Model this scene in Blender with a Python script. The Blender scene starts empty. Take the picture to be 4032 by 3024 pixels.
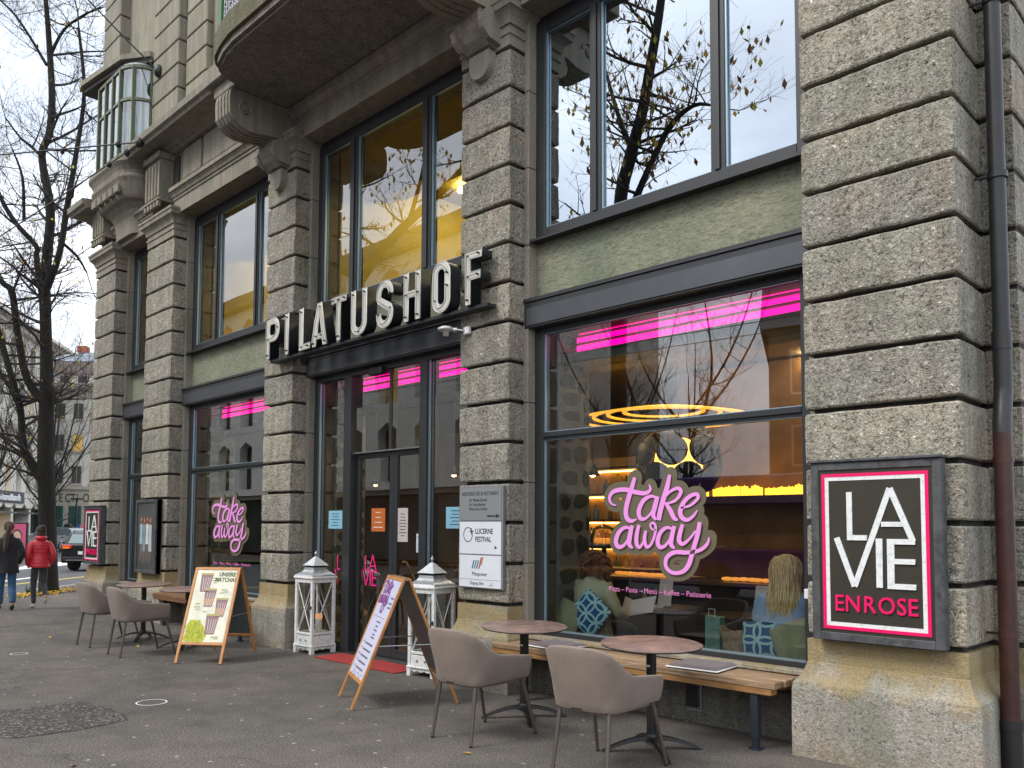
import bpy, bmesh, math, random
from mathutils import Vector, Matrix, noise
R = math.radians
random.seed(7)
sc = bpy.context.scene
C = sc.collection

# ------------------------------------------------------------------ camera
cam = bpy.data.cameras.new('camera'); camo = bpy.data.objects.new('camera', cam); C.objects.link(camo)
YAW, PITCH, ROLL = -0.80003, 0.05724, 0.00645
fw = Vector((math.sin(YAW)*math.cos(PITCH), math.cos(YAW)*math.cos(PITCH), math.sin(PITCH)))
rt = fw.cross(Vector((0, 0, 1))).normalized(); up = rt.cross(fw)
cr, sr = math.cos(ROLL), math.sin(ROLL)
rt, up = cr*rt + sr*up, -sr*rt + cr*up
m = Matrix((rt, up, -fw)).transposed().to_4x4(); m.translation = (0, 0, 1.6)
camo.matrix_world = m
cam.sensor_width = 36; cam.lens = 3263.5/4032*36
cam.shift_x = (2016-1872.9)/4032; cam.shift_y = (1888.9-1512)/4032
cam.clip_end = 2000; cam.clip_start = 0.05
sc.camera = camo

# ------------------------------------------------------------------ sky and light (overcast)
SUN_EL, SUN_AZ = R(48), R(200)      # azimuth measured from +Y towards +X: light comes from the street side
w = bpy.data.worlds.new('World'); sc.world = w; w.use_nodes = True
nt = w.node_tree; nt.nodes.clear()
sky = nt.nodes.new('ShaderNodeTexSky'); sky.sky_type = 'NISHITA'; sky.sun_disc = False
sky.sun_elevation = SUN_EL; sky.sun_rotation = SUN_AZ; sky.air_density = 1.0; sky.dust_density = 3.0
tc = nt.nodes.new('ShaderNodeTexCoord')
mp = nt.nodes.new('ShaderNodeMapping'); mp.inputs['Scale'].default_value = (1.6, 1.6, 4.0)
nz = nt.nodes.new('ShaderNodeTexNoise'); nz.inputs['Scale'].default_value = 1.7; nz.inputs['Detail'].default_value = 6; nz.inputs['Roughness'].default_value = .55
cr_ = nt.nodes.new('ShaderNodeValToRGB'); cr_.color_ramp.elements[0].position = .36; cr_.color_ramp.elements[0].color = (.74,.74,.74,1); cr_.color_ramp.elements[1].position = .62; cr_.color_ramp.elements[1].color = (1,1,1,1)
mixs = nt.nodes.new('ShaderNodeMix'); mixs.data_type = 'RGBA'
cl = nt.nodes.new('ShaderNodeValToRGB'); cl.color_ramp.elements[0].position = .35; cl.color_ramp.elements[0].color = (7.2,8.0,9.2,1); cl.color_ramp.elements[1].position = .68; cl.color_ramp.elements[1].color = (13,13.2,13.6,1)
bg = nt.nodes.new('ShaderNodeBackground'); bg.inputs['Strength'].default_value = .1
out = nt.nodes.new('ShaderNodeOutputWorld')
L = nt.links.new
L(tc.outputs['Generated'], mp.inputs['Vector']); L(mp.outputs[0], nz.inputs['Vector']); L(nz.outputs['Fac'], cr_.inputs[0]); L(nz.outputs['Fac'], cl.inputs[0])
L(cr_.outputs[0], mixs.inputs[0]); L(sky.outputs[0], mixs.inputs[6]); L(cl.outputs[0], mixs.inputs[7]); L(mixs.outputs[2], bg.inputs[0]); L(bg.outputs[0], out.inputs[0])
sl = bpy.data.lights.new('sun', 'SUN'); sl.energy = 1.3; sl.angle = R(18); sl.color = (1, .96, .9)
so = bpy.data.objects.new('sun', sl); C.objects.link(so)
sd = Vector((math.sin(SUN_AZ)*math.cos(SUN_EL), math.cos(SUN_AZ)*math.cos(SUN_EL), math.sin(SUN_EL)))
so.rotation_euler = sd.to_track_quat('Z', 'Y').to_euler(); so.location = sd*60
vs = sc.view_settings; vs.view_transform = 'Standard'; vs.look = 'None'; vs.exposure = 0.85; vs.gamma = 1; vs.use_curve_mapping = False
sc.cycles.use_denoising = True; sc.cycles.max_bounces = 10; sc.cycles.transparent_max_bounces = 24; sc.cycles.glossy_bounces = 4; sc.cycles.diffuse_bounces = 4
sc.cycles.sample_clamp_indirect = 6; sc.cycles.caustics_reflective = False; sc.cycles.caustics_refractive = False

# ------------------------------------------------------------------ helpers
ORG = {}
def props(o, label=None, cat=None, group=None, kind=None):
    if label: o['label'] = label
    if cat: o['category'] = cat
    if group: o['group'] = group
    if kind: o['kind'] = kind
    return o
def thing(name, label, cat, loc=(0,0,0), rotz=0, group=None, world=False, tilt=(0,0)):
    o = bpy.data.objects.new(name, None); C.objects.link(o); o.empty_display_size = .1
    o.location = loc; o.rotation_euler = (tilt[0], tilt[1], rotz); props(o, label, cat, group)
    ORG[o.name] = Vector(loc) if world else Vector((0,0,0))
    return o
def copy_tree(o, loc, rotz, label=None, group=None, parent=None):
    c = o.copy(); C.objects.link(c); c.parent = parent
    if parent is None:
        c.location = loc; c.rotation_euler = (o.rotation_euler[0], o.rotation_euler[1], rotz)
        if label: c['label'] = label
        if group: c['group'] = group
    for ch in list(o.children): copy_tree(ch, None, None, parent=c)
    return c
class MB:
    def __init__(s): s.v=[]; s.f=[]; s.sm=[]
    def add(s, vs, fs, smooth=False):
        o=len(s.v); s.v+= [tuple(p) for p in vs]; s.f+=[tuple(i+o for i in f) for f in fs]; s.sm+=[smooth]*len(fs); return s
    def box(s,x0,x1,y0,y1,z0,z1,rot=None,piv=None):
        if x0>x1:x0,x1=x1,x0
        if y0>y1:y0,y1=y1,y0
        if z0>z1:z0,z1=z1,z0
        v=[(x0,y0,z0),(x1,y0,z0),(x1,y1,z0),(x0,y1,z0),(x0,y0,z1),(x1,y0,z1),(x1,y1,z1),(x0,y1,z1)]
        if rot is not None:
            pv=Vector(piv or ((x0+x1)/2,(y0+y1)/2,(z0+z1)/2)); v=[tuple(rot@(Vector(p)-pv)+pv) for p in v]
        return s.add(v,[(3,2,1,0),(4,5,6,7),(0,1,5,4),(1,2,6,5),(2,3,7,6),(3,0,4,7)])
    def prism(s,pts,axis,a,b,smooth=False,caps=True):
        n=len(pts)
        P={'x':lambda p,t:(t,p[0],p[1]),'y':lambda p,t:(p[0],t,p[1]),'z':lambda p,t:(p[0],p[1],t)}[axis]
        ar=sum(pts[i][0]*pts[(i+1)%n][1]-pts[(i+1)%n][0]*pts[i][1] for i in range(n))
        pts=list(pts) if ar>0 else list(reversed(pts))
        if axis=='y': pts=list(reversed(pts))
        if a>b:a,b=b,a
        v=[P(p,a) for p in pts]+[P(p,b) for p in pts]
        f=[(i,(i+1)%n,n+(i+1)%n,n+i) for i in range(n)]
        s.add(v,f,smooth)
        if caps: s.add(v,[tuple(range(n-1,-1,-1)),tuple(range(n,2*n))])
        return s
    def tube(s,path,r,n=8,closed=False,caps=True,smooth=True):
        path=[Vector(p) for p in path]; m_=len(path)
        rr=r if isinstance(r,(list,tuple)) else [r]*m_
        rings=[];prev=None
        for i,p in enumerate(path):
            if closed: t=path[(i+1)%m_]-path[i-1]
            else: t=path[min(i+1,m_-1)]-path[max(i-1,0)]
            if t.length<1e-9: t=Vector((0,0,1))
            t.normalize()
            if prev is None:
                a=Vector((0,0,1)) if abs(t.z)<.9 else Vector((1,0,0))
                u=t.cross(a).normalized()
            else:
                u=(prev-t*prev.dot(t))
                u = u.normalized() if u.length>1e-6 else t.orthogonal().normalized()
            prev=u; w_=t.cross(u)
            rings.append([p+(u*math.cos(2*math.pi*k/n)+w_*math.sin(2*math.pi*k/n))*rr[i] for k in range(n)])
        v=[q for g in rings for q in g]; f=[]
        for i in range(m_ if closed else m_-1):
            j=(i+1)%m_
            for k in range(n): f.append((i*n+k,i*n+(k+1)%n,j*n+(k+1)%n,j*n+k))
        s.add(v,f,smooth)
        if caps and not closed:
            s.add(rings[0],[tuple(range(n-1,-1,-1))]); s.add(rings[-1],[tuple(range(n))])
        return s
    def cyl(s,x,y,z0,z1,r,n=16,r2=None): return s.lathe([(r,z0),(r2 if r2 is not None else r,z1)],(x,y,0),n)
    def lathe(s,prof,c=(0,0,0),n=20,smooth=True,caps=True):
        v=[];f=[]
        for r_,z in prof:
            for k in range(n):
                a=2*math.pi*k/n; v.append((c[0]+r_*math.cos(a),c[1]+r_*math.sin(a),c[2]+z))
        for i in range(len(prof)-1):
            for k in range(n): f.append((i*n+k,i*n+(k+1)%n,(i+1)*n+(k+1)%n,(i+1)*n+k))
        s.add(v,f,smooth)
        if caps: s.add(v[:n],[tuple(range(n-1,-1,-1))]); s.add(v[-n:],[tuple(range(n))])
        return s
    def sphere(s,c,r,nu=12,nv=8,smooth=True):
        rx,ry,rz=(r,r,r) if not isinstance(r,(list,tuple)) else r
        v=[];f=[]
        for j in range(nv+1):
            t=math.pi*j/nv
            for k in range(nu):
                a=2*math.pi*k/nu; v.append((c[0]+rx*math.sin(t)*math.cos(a),c[1]+ry*math.sin(t)*math.sin(a),c[2]-rz*math.cos(t)))
        for j in range(nv):
            for k in range(nu):
                f.append((j*nu+k,j*nu+(k+1)%nu,(j+1)*nu+(k+1)%nu,(j+1)*nu+k))
        return s.add(v,f,smooth)
    def surf(s,grid,smooth=True,closed_u=False,flip=False):
        n=len(grid);m_=len(grid[0]);v=[p for row in grid for p in row];f=[]
        for i in range(n-1):
            for j in range(m_ if closed_u else m_-1):
                q=(i*m_+j,i*m_+(j+1)%m_,(i+1)*m_+(j+1)%m_,(i+1)*m_+j)
                f.append(q[::-1] if flip else q)
        return s.add(v,f,smooth)
    def build(s,name,mat,parent=None,origin=None,bevel=0,seg=1,merge=False,solid=0,subsurf=0):
        me=bpy.data.meshes.new(name)
        pw=ORG.get(parent.name,Vector((0,0,0))) if parent else Vector((0,0,0))
        if origin is None:
            if parent is not None and pw.length==0: org=Vector((0,0,0))
            else:
                xs=[p[0] for p in s.v];ys=[p[1] for p in s.v];zs=[p[2] for p in s.v]
                org=Vector(((min(xs)+max(xs))/2,(min(ys)+max(ys))/2,min(zs)))
        else: org=Vector(origin)
        me.from_pydata([(p[0]-org.x,p[1]-org.y,p[2]-org.z) for p in s.v],[],s.f)
        if any(s.sm): me.polygons.foreach_set('use_smooth',s.sm)
        if merge or bevel:
            bm=bmesh.new();bm.from_mesh(me)
            if merge: bmesh.ops.remove_doubles(bm,verts=bm.verts,dist=1e-5)
            if bevel:
                es=[e for e in bm.edges if len(e.link_faces)==2 and e.calc_face_angle(0)>.5]
                bmesh.ops.bevel(bm,geom=es,offset=bevel,segments=seg,affect='EDGES',clamp_overlap=True,profile=.5)
            bm.to_mesh(me);bm.free()
        mats=mat if isinstance(mat,(list,tuple)) else [mat]
        for m_ in mats: me.materials.append(m_)
        o=bpy.data.objects.new(name,me);C.objects.link(o)
        if solid:
            md=o.modifiers.new('thickness','SOLIDIFY');md.thickness=solid;md.offset=0
        if subsurf:
            md=o.modifiers.new('smooth','SUBSURF');md.levels=subsurf;md.render_levels=subsurf
        o.location=org-pw if parent else org
        if parent: o.parent=parent
        ORG[o.name]=org
        return o
def arc(cx,cy,r,a0,a1,n): return [(cx+r*math.cos(R(a0+(a1-a0)*i/n)),cy+r*math.sin(R(a0+(a1-a0)*i/n))) for i in range(n+1)]
def bez(p0,p1,p2,p3,n=10):
    o=[]
    for i in range(n+1):
        t=i/n;a=(1-t)**3;b=3*t*(1-t)**2;c=3*t*t*(1-t);d=t**3
        o.append(tuple(a*p0[k]+b*p1[k]+c*p2[k]+d*p3[k] for k in range(len(p0))))
    return o
def spline(pts,n=8):
    """Catmull-Rom through points of any dimension"""
    P=[pts[0]]+list(pts)+[pts[-1]];o=[]
    for i in range(1,len(P)-2):
        a,b,c,d=P[i-1],P[i],P[i+1],P[i+2]
        for j in range(n):
            t=j/n
            o.append(tuple(.5*((2*b[k])+(-a[k]+c[k])*t+(2*a[k]-5*b[k]+4*c[k]-d[k])*t*t+(-a[k]+3*b[k]-3*c[k]+d[k])*t**3) for k in range(len(b))))
    o.append(tuple(pts[-1]));return o
def ribbon2d(pts,wid,cap=True,n=6):
    """closed 2-D outline of a stroke; wid is a number or a list"""
    m_=len(pts);w_=wid if isinstance(wid,(list,tuple)) else [wid]*m_
    Lf=[];Rt=[]
    for i in range(m_):
        a=pts[max(i-1,0)];b=pts[min(i+1,m_-1)]
        dx,dy=b[0]-a[0],b[1]-a[1];l=math.hypot(dx,dy) or 1
        nx,ny=-dy/l,dx/l;h=w_[i]/2
        Lf.append((pts[i][0]+nx*h,pts[i][1]+ny*h));Rt.append((pts[i][0]-nx*h,pts[i][1]-ny*h))
    return Lf,Rt
def curve_mesh(name,splines,extrude=0,mat=None,offset=0,res=3):
    """2-D outlines (with holes) in the XY plane -> filled mesh data"""
    cu=bpy.data.curves.new(name,'CURVE');cu.dimensions='2D';cu.fill_mode='BOTH';cu.extrude=extrude;cu.offset=offset
    for s in splines:
        sp=cu.splines.new('POLY');sp.points.add(len(s)-1)
        for p,q in zip(sp.points,s): p.co=(q[0],q[1],0,1)
        sp.use_cyclic_u=True
    ob=bpy.data.objects.new(name,cu);C.objects.link(ob)
    dg=bpy.context.evaluated_depsgraph_get();me=bpy.data.meshes.new_from_object(ob.evaluated_get(dg))
    bpy.data.objects.remove(ob);bpy.data.curves.remove(cu);me.name=name
    me.materials.clear()
    if mat: me.materials.append(mat)
    return me
def text_mesh(name,txt,size,mat,align='LEFT',extrude=0,xscale=1,offset=0,spacing=1):
    cu=bpy.data.curves.new(name,'FONT');cu.body=txt;cu.size=size;cu.align_x=align;cu.extrude=extrude;cu.offset=offset;cu.space_character=spacing;cu.resolution_u=3
    ob=bpy.data.objects.new(name,cu);C.objects.link(ob)
    dg=bpy.context.evaluated_depsgraph_get();me=bpy.data.meshes.new_from_object(ob.evaluated_get(dg))
    bpy.data.objects.remove(ob);bpy.data.curves.remove(cu);me.name=name
    if xscale!=1: me.transform(Matrix.Diagonal((xscale,1,1,1)))
    me.materials.clear();me.materials.append(mat);return me
FRONT=Matrix(((1,0,0,0),(0,0,-1,0),(0,1,0,0),(0,0,0,1)))   # XY drawing -> stands up in XZ, faces -Y
def put(me,name,parent,loc,mtx=FRONT,local=None):
    """place mesh data drawn in XY as an upright object facing -Y at world loc"""
    o=bpy.data.objects.new(name,me);C.objects.link(o)
    pw=ORG.get(parent.name,Vector((0,0,0))) if parent else Vector((0,0,0))
    o.matrix_basis=Matrix.Translation(Vector(loc)-pw)@mtx
    if parent:o.parent=parent
    ORG[o.name]=Vector(loc)
    return o
# ------------------------------------------------------------------ materials
def nmat(name):
    m_=bpy.data.materials.new(name);m_.use_nodes=True;t=m_.node_tree;b=t.nodes['Principled BSDF'];return m_,t,b
def N(t,k,**kw):
    n=t.nodes.new(k)
    for a,v in kw.items():
        if a in n.inputs: n.inputs[a].default_value=v
        else: setattr(n,a,v)
    return n
def ramp(t,fac,stops):
    n=t.nodes.new('ShaderNodeValToRGB');e=n.color_ramp.elements
    while len(e)<len(stops): e.new(.5)
    for el,(p,c) in zip(e,stops): el.position=p;el.color=(*c,1) if len(c)==3 else c
    t.links.new(fac,n.inputs[0]);return n.outputs[0]
def mixc(t,fac,a,b,mode='MIX'):
    n=t.nodes.new('ShaderNodeMix');n.data_type='RGBA';n.blend_type=mode
    for s,v in ((0,fac),(6,a),(7,b)):
        if isinstance(v,(int,float)): n.inputs[s].default_value=v
        elif isinstance(v,(tuple,list)): n.inputs[s].default_value=(*v,1) if len(v)==3 else v
        else: t.links.new(v,n.inputs[s])
    return n.outputs[2]
def coords(t,scale=(1,1,1),kind='Object'):
    tc=t.nodes.new('ShaderNodeTexCoord');mp=t.nodes.new('ShaderNodeMapping');mp.inputs['Scale'].default_value=scale
    if kind=='World':
        g=t.nodes.new('ShaderNodeNewGeometry');t.links.new(g.outputs['Position'],mp.inputs[0])
    else: t.links.new(tc.outputs[kind],mp.inputs[0])
    return mp.outputs[0]
def noisef(t,vec,scale,detail=3,rough=.5,dist=0):
    n=N(t,'ShaderNodeTexNoise',Scale=scale,Detail=detail,Roughness=rough,Distortion=dist);t.links.new(vec,n.inputs['Vector']);return n.outputs['Fac']
def bumpn(t,b,h,strength=.5,dist=.01):
    n=N(t,'ShaderNodeBump',Strength=strength,Distance=dist);t.links.new(h,n.inputs['Height']);t.links.new(n.outputs[0],b.inputs['Normal'])
def sep(t,vec,ax):
    n=t.nodes.new('ShaderNodeSeparateXYZ');t.links.new(vec,n.inputs[0]);return n.outputs[ax]
def math_(t,op,a,b=None,c=None,clamp=False):
    n=t.nodes.new('ShaderNodeMath');n.operation=op;n.use_clamp=clamp
    for i,v in enumerate((a,b,c)):
        if v is None: continue
        if isinstance(v,(int,float)): n.inputs[i].default_value=v
        else: t.links.new(v,n.inputs[i])
    return n.outputs[0]
def plain(name,col,rough=.5,metal=0,var=0.0,scale=8,bump=0,bscale=60,spec=.5,dirt=None):
    m_,t,b=nmat(name);b.inputs['Roughness'].default_value=rough;b.inputs['Metallic'].default_value=metal
    b.inputs['Specular IOR Level'].default_value=spec
    if var or dirt:
        v=coords(t);f=noisef(t,v,scale,5,.6)
        lo=tuple(c*(1-var) for c in col);hi=tuple(min(1,c*(1+var)) for c in col)
        c=ramp(t,f,[(.3,lo),(.7,hi)])
        if dirt:
            f2=noisef(t,v,dirt[1],6,.7);f2=ramp(t,f2,[(.5,(0,0,0)),(.72,(1,1,1))]);c=mixc(t,f2,c,dirt[0])
        t.links.new(c,b.inputs['Base Color'])
    else: b.inputs['Base Color'].default_value=(*col,1)
    if bump:
        v=coords(t);bumpn(t,b,noisef(t,v,bscale,4,.6),bump,.004)
    return m_
def emit(name,col,strength,rough=.5):
    m_,t,b=nmat(name);b.inputs['Base Color'].default_value=(*col,1);b.inputs['Emission Color'].default_value=(*col,1);b.inputs['Emission Strength'].default_value=strength;b.inputs['Roughness'].default_value=rough;return m_
def granite(name,dark,mid,light,scale=55,bump=.9,bdist=.012,rand=.18,stain=None,big=2.2,streak=None):
    m_,t,b=nmat(name);b.inputs['Roughness'].default_value=.85;b.inputs['Specular IOR Level'].default_value=.25
    v=coords(t,kind='World')
    f1=noisef(t,v,scale,4,.65,.4); f2=noisef(t,v,scale*2.6,2,.5); f3=noisef(t,v,big,4,.6)
    c=ramp(t,f1,[(.3,dark),(.46,mid),(.6,mid),(.72,light)])
    c2=ramp(t,f2,[(.34,(.3,.3,.3)),(.5,(1,1,1)),(.66,(1.0,1.0,1.0)),(.8,(1.5,1.5,1.45))])
    c=mixc(t,.75,c,c2,'MULTIPLY')
    c3=ramp(t,f3,[(.3,(.82,.88,.8)),(.5,(1,1,1)),(.72,(1.12,1.0,.93))]);c=mixc(t,.85,c,c3,'MULTIPLY')
    oi=t.nodes.new('ShaderNodeObjectInfo')
    rv=ramp(t,oi.outputs['Random'],[(0,(1-rand,1-rand,1-rand*.8)),(.5,(1,1,1)),(1,(1+rand,1+rand*.85,1+rand*.6))])
    c=mixc(t,1,c,rv,'MULTIPLY')
    # grime: soft dark streaks running down
    vs_=coords(t,(5,5,.55),'World');fg=noisef(t,vs_,1.6,5,.6);cg=ramp(t,fg,[(.42,(.62,.61,.58)),(.58,(1,1,1))]);c=mixc(t,.55,c,cg,'MULTIPLY')
    if stain:
        z=sep(t,v,2);zz=math_(t,'ADD',z,math_(t,'MULTIPLY',math_(t,'SUBTRACT',noisef(t,v,4.5,5,.6),.5),stain['amp']))
        for (lo0,lo1,hi0,hi1,col,amt) in stain['bands']:
            fac=ramp(t,zz,[(lo0,(0,0,0)),(lo1,(amt,)*3),(hi0,(amt,)*3),(hi1,(0,0,0))]);c=mixc(t,fac,c,col)
    t.links.new(c,b.inputs['Base Color'])
    h=math_(t,'ADD',math_(t,'MULTIPLY',f1,1.0),math_(t,'MULTIPLY',noisef(t,v,scale*.32,4,.6),1.4))
    bumpn(t,b,h,bump,bdist)
    return m_
m_block=granite('rough_granite',(.045,.042,.035),(.375,.352,.292),(.94,.90,.79),scale=40,bump=1.0,bdist=.02,rand=.12)
m_base=granite('base_granite',(.12,.11,.095),(.36,.34,.295),(.66,.63,.56),scale=55,bump=.7,bdist=.014,rand=.05,
   stain=dict(amp=.75,bands=[(.46,.66,.84,.97,(.33,.235,.075),.62),(-.2,-.1,.03,.14,(.20,.155,.10),.5)]))
m_smooth=granite('dressed_granite',(.13,.12,.098),(.32,.297,.24),(.50,.465,.385),scale=80,bump=.25,bdist=.006,rand=.06)
m_dark_stone=granite('balcony_stone',(.11,.10,.085),(.27,.25,.21),(.42,.39,.33),scale=30,bump=.6,bdist=.012,rand=.04,big=1.4)
m_cream=granite('cream_stone',(.24,.22,.17),(.33,.31,.24),(.40,.38,.30),scale=60,bump=.2,bdist=.004,rand=.06)
m_joint=plain('shadow_joint',(.045,.042,.037),.95,var=.3,scale=30)
def panel_stone():
    m_,t,b=nmat('green_sandstone');b.inputs['Roughness'].default_value=.8
    v=coords(t,(1,1,3.2),'World');f=noisef(t,v,22,6,.7,.6);f2=noisef(t,coords(t,(1,1,1),'World'),2.2,4,.6)
    c=ramp(t,f,[(.32,(.07,.074,.055)),(.46,(.185,.192,.142)),(.60,(.24,.248,.185)),(.74,(.38,.39,.30))])
    c=mixc(t,.8,c,ramp(t,f2,[(.3,(.72,.8,.7)),(.7,(1.2,1.15,1.05))]),'MULTIPLY')
    fv=noisef(t,coords(t,(1,1,6),'World'),3.2,3,.5,1.5);c=mixc(t,ramp(t,fv,[(.49,(0,0,0)),(.5,(.55,)*3),(.51,(0,0,0))]),c,(.07,.07,.05))
    t.links.new(c,b.inputs['Base Color']);bumpn(t,b,f,.5,.006);return m_
m_panel=panel_stone()
m_frame=plain('anthracite_frame',(.022,.024,.027),.42,.0,var=.12,scale=3)
m_frame2=plain('slate_grey_cassette',(.075,.08,.09),.38,.4,var=.12,scale=2)
m_black=plain('black_metal',(.012,.012,.013),.45)
m_steel=plain('brushed_steel',(.45,.47,.48),.32,1,var=.1)
m_alu=plain('glazing_bead',(.30,.42,.48),.35,.6)  # bead; the cyan reflection along the glass edge is painted into its colour
def glass(name,refl,tint=(1,1,1),wave=.0,gtint=(.96,.98,1)):
    m_=bpy.data.materials.new(name);m_.use_nodes=True;t=m_.node_tree;t.nodes.clear()
    o=N(t,'ShaderNodeOutputMaterial');tr=N(t,'ShaderNodeBsdfTransparent');gl=N(t,'ShaderNodeBsdfGlossy',Roughness=.0)
    gl.inputs['Color'].default_value=(*gtint,1);tr.inputs['Color'].default_value=(*tint,1)
    fr=N(t,'ShaderNodeFresnel',IOR=1.5);a=math_(t,'ADD',fr.outputs[0],refl,clamp=True)
    mx=N(t,'ShaderNodeMixShader');t.links.new(a,mx.inputs[0]);t.links.new(tr.outputs[0],mx.inputs[1]);t.links.new(gl.outputs[0],mx.inputs[2]);t.links.new(mx.outputs[0],o.inputs[0])
    if wave:
        v=coords(t,kind='World');bn=N(t,'ShaderNodeBump',Strength=wave,Distance=.02);t.links.new(noisef(t,v,.9,1,.4),bn.inputs['Height']);t.links.new(bn.outputs[0],gl.inputs['Normal'])
    return m_
m_glass=glass('shop_glass',.12,(.97,.99,.98),.03)
m_glass_low=glass('lower_shop_glass',.045,(.985,.995,.99),.03)
m_glass_left=glass('left_shop_glass',.20,(.97,.99,.98),.03)
m_glass_door=glass('door_glass',.12,(.93,.96,.95),.02)
m_glass_up=glass('upper_glass',.15,(.95,.97,.95),.05)
m_glass_blue=glass('coated_glass',.42,(.55,.62,.60),.06,(.80,.89,1.0))  # coated pane; its blue gloss tint puts the bluish sky reflection into colour
m_glass_old=glass('oriel_glass',.16,(.72,.92,.86),.12)
m_glass_thin=glass('thin_glass',.02,(.96,.98,.97))
m_wood=None
def wood(name,c0,c1,c2,scale=(1,12,12),rough=.55,rot=0):
    m_,t,b=nmat(name);b.inputs['Roughness'].default_value=rough
    oi=t.nodes.new('ShaderNodeObjectInfo')
    tcn=t.nodes.new('ShaderNodeTexCoord');mp=t.nodes.new('ShaderNodeMapping');mp.inputs['Scale'].default_value=scale
    t.links.new(tcn.outputs['Object'],mp.inputs[0])
    add=t.nodes.new('ShaderNodeVectorMath');add.operation='ADD';cmb=t.nodes.new('ShaderNodeCombineXYZ')
    t.links.new(math_(t,'MULTIPLY',oi.outputs['Random'],37.),cmb.inputs[0]);t.links.new(mp.outputs[0],add.inputs[0]);t.links.new(cmb.outputs[0],add.inputs[1])
    f=noisef(t,add.outputs[0],3,5,.65,1.2);f2=noisef(t,coords(t),3,3,.5)
    c=ramp(t,f,[(.3,c0),(.5,c1),(.7,c2)]);c=mixc(t,.6,c,ramp(t,f2,[(.3,(.7,.7,.72)),(.7,(1.2,1.18,1.15))]),'MULTIPLY')
    c=mixc(t,1,c,ramp(t,oi.outputs['Random'],[(0,(.82,.8,.78)),(1,(1.15,1.12,1.1))]),'MULTIPLY')
    t.links.new(c,b.inputs['Base Color']);bumpn(t,b,f,.25,.003);return m_
m_bench=wood('weathered_bench_wood',(.13,.085,.05),(.27,.18,.105),(.40,.30,.20))
m_bench_lo=wood('oiled_bench_wood',(.20,.095,.035),(.34,.175,.065),(.44,.25,.10))
m_bench_old=wood('dark_bench_wood',(.09,.045,.02),(.20,.10,.045),(.28,.16,.08))
m_oak=wood('orange_beech',(.36,.145,.035),(.50,.22,.06),(.58,.28,.09),(12,12,1),.45)
def asphalt():
    m_,t,b=nmat('asphalt_pavement');b.inputs['Roughness'].default_value=.9;b.inputs['Specular IOR Level'].default_value=.3
    v=coords(t,kind='World');f=noisef(t,v,75,4,.75);f2=noisef(t,v,.55,6,.62);f3=noisef(t,v,2.6,5,.65)
    c=ramp(t,f,[(.34,(.032,.028,.025)),(.5,(.105,.095,.083)),(.66,(.235,.214,.188))])
    c=mixc(t,.9,c,ramp(t,f2,[(.3,(.62,.64,.64)),(.5,(1,1,1)),(.72,(1.28,1.16,1.12))]),'MULTIPLY')
    c=mixc(t,.8,c,ramp(t,f3,[(.34,(.72,.74,.74)),(.55,(1,1,1)),(.7,(1.15,1.08,1.04))]),'MULTIPLY')
    # pale flecks of trodden gum and chips
    vo=N(t,'ShaderNodeTexVoronoi',Scale=3.2,Randomness=1.0);vo.voronoi_dimensions='2D';t.links.new(v,vo.inputs['Vector'])
    d=ramp(t,vo.outputs['Distance'],[(.035,(.8,.8,.8)),(.055,(0,0,0))]);rnd=sep(t,vo.outputs['Color'],0);sel=ramp(t,rnd,[(.50,(0,0,0)),(.62,(1,1,1))]);c=mixc(t,math_(t,'MULTIPLY',d,sel),c,(.40,.39,.36))
    vo2=N(t,'ShaderNodeTexVoronoi',Scale=14,Randomness=1.0);vo2.voronoi_dimensions='2D';t.links.new(v,vo2.inputs['Vector'])
    d2=ramp(t,vo2.outputs['Distance'],[(.06,(.7,.7,.7)),(.11,(0,0,0))]);sel2=ramp(t,sep(t,vo2.outputs['Color'],1),[(.86,(0,0,0)),(.90,(1,1,1))]);c=mixc(t,math_(t,'MULTIPLY',d2,sel2),c,(.30,.29,.27))
    # hairline cracks, seams and damp stains
    vw=t.nodes.new('ShaderNodeVectorMath');vw.operation='ADD';nv=N(t,'ShaderNodeTexNoise',Scale=1.6,Detail=4.);t.links.new(v,nv.inputs['Vector']);t.links.new(v,vw.inputs[0]);t.links.new(nv.outputs['Color'],vw.inputs[1])
    ve=N(t,'ShaderNodeTexVoronoi',Scale=.42);ve.feature='DISTANCE_TO_EDGE';t.links.new(vw.outputs[0],ve.inputs['Vector']);ck=ramp(t,ve.outputs['Distance'],[(.0,(.75,.75,.75)),(.006,(0,0,0))])
    c=mixc(t,math_(t,'MULTIPLY',ck,ramp(t,noisef(t,v,.8,2,.5),[(.45,(0,0,0)),(.6,(1,1,1))])),c,(.025,.023,.02))
    st=ramp(t,noisef(t,v,1.1,6,.7,.8),[(.56,(0,0,0)),(.72,(.55,)*3)]);c=mixc(t,st,c,(.055,.05,.045))
    t.links.new(c,b.inputs['Base Color']);bumpn(t,b,f,.6,.005);return m_
m_asphalt=asphalt()
m_road=plain('road_asphalt',(.075,.075,.08),.85,var=.2,scale=1.2,bump=.3,bscale=90)
m_yellow_line=plain('yellow_road_paint',(.60,.45,.06),.7,var=.15,scale=6)
m_white_line=plain('white_road_paint',(.72,.72,.70),.7,var=.15,scale=6)
m_kerb=granite('kerb_granite',(.14,.135,.13),(.26,.25,.24),(.36,.35,.33),scale=60,bump=.3,rand=.1)
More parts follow.
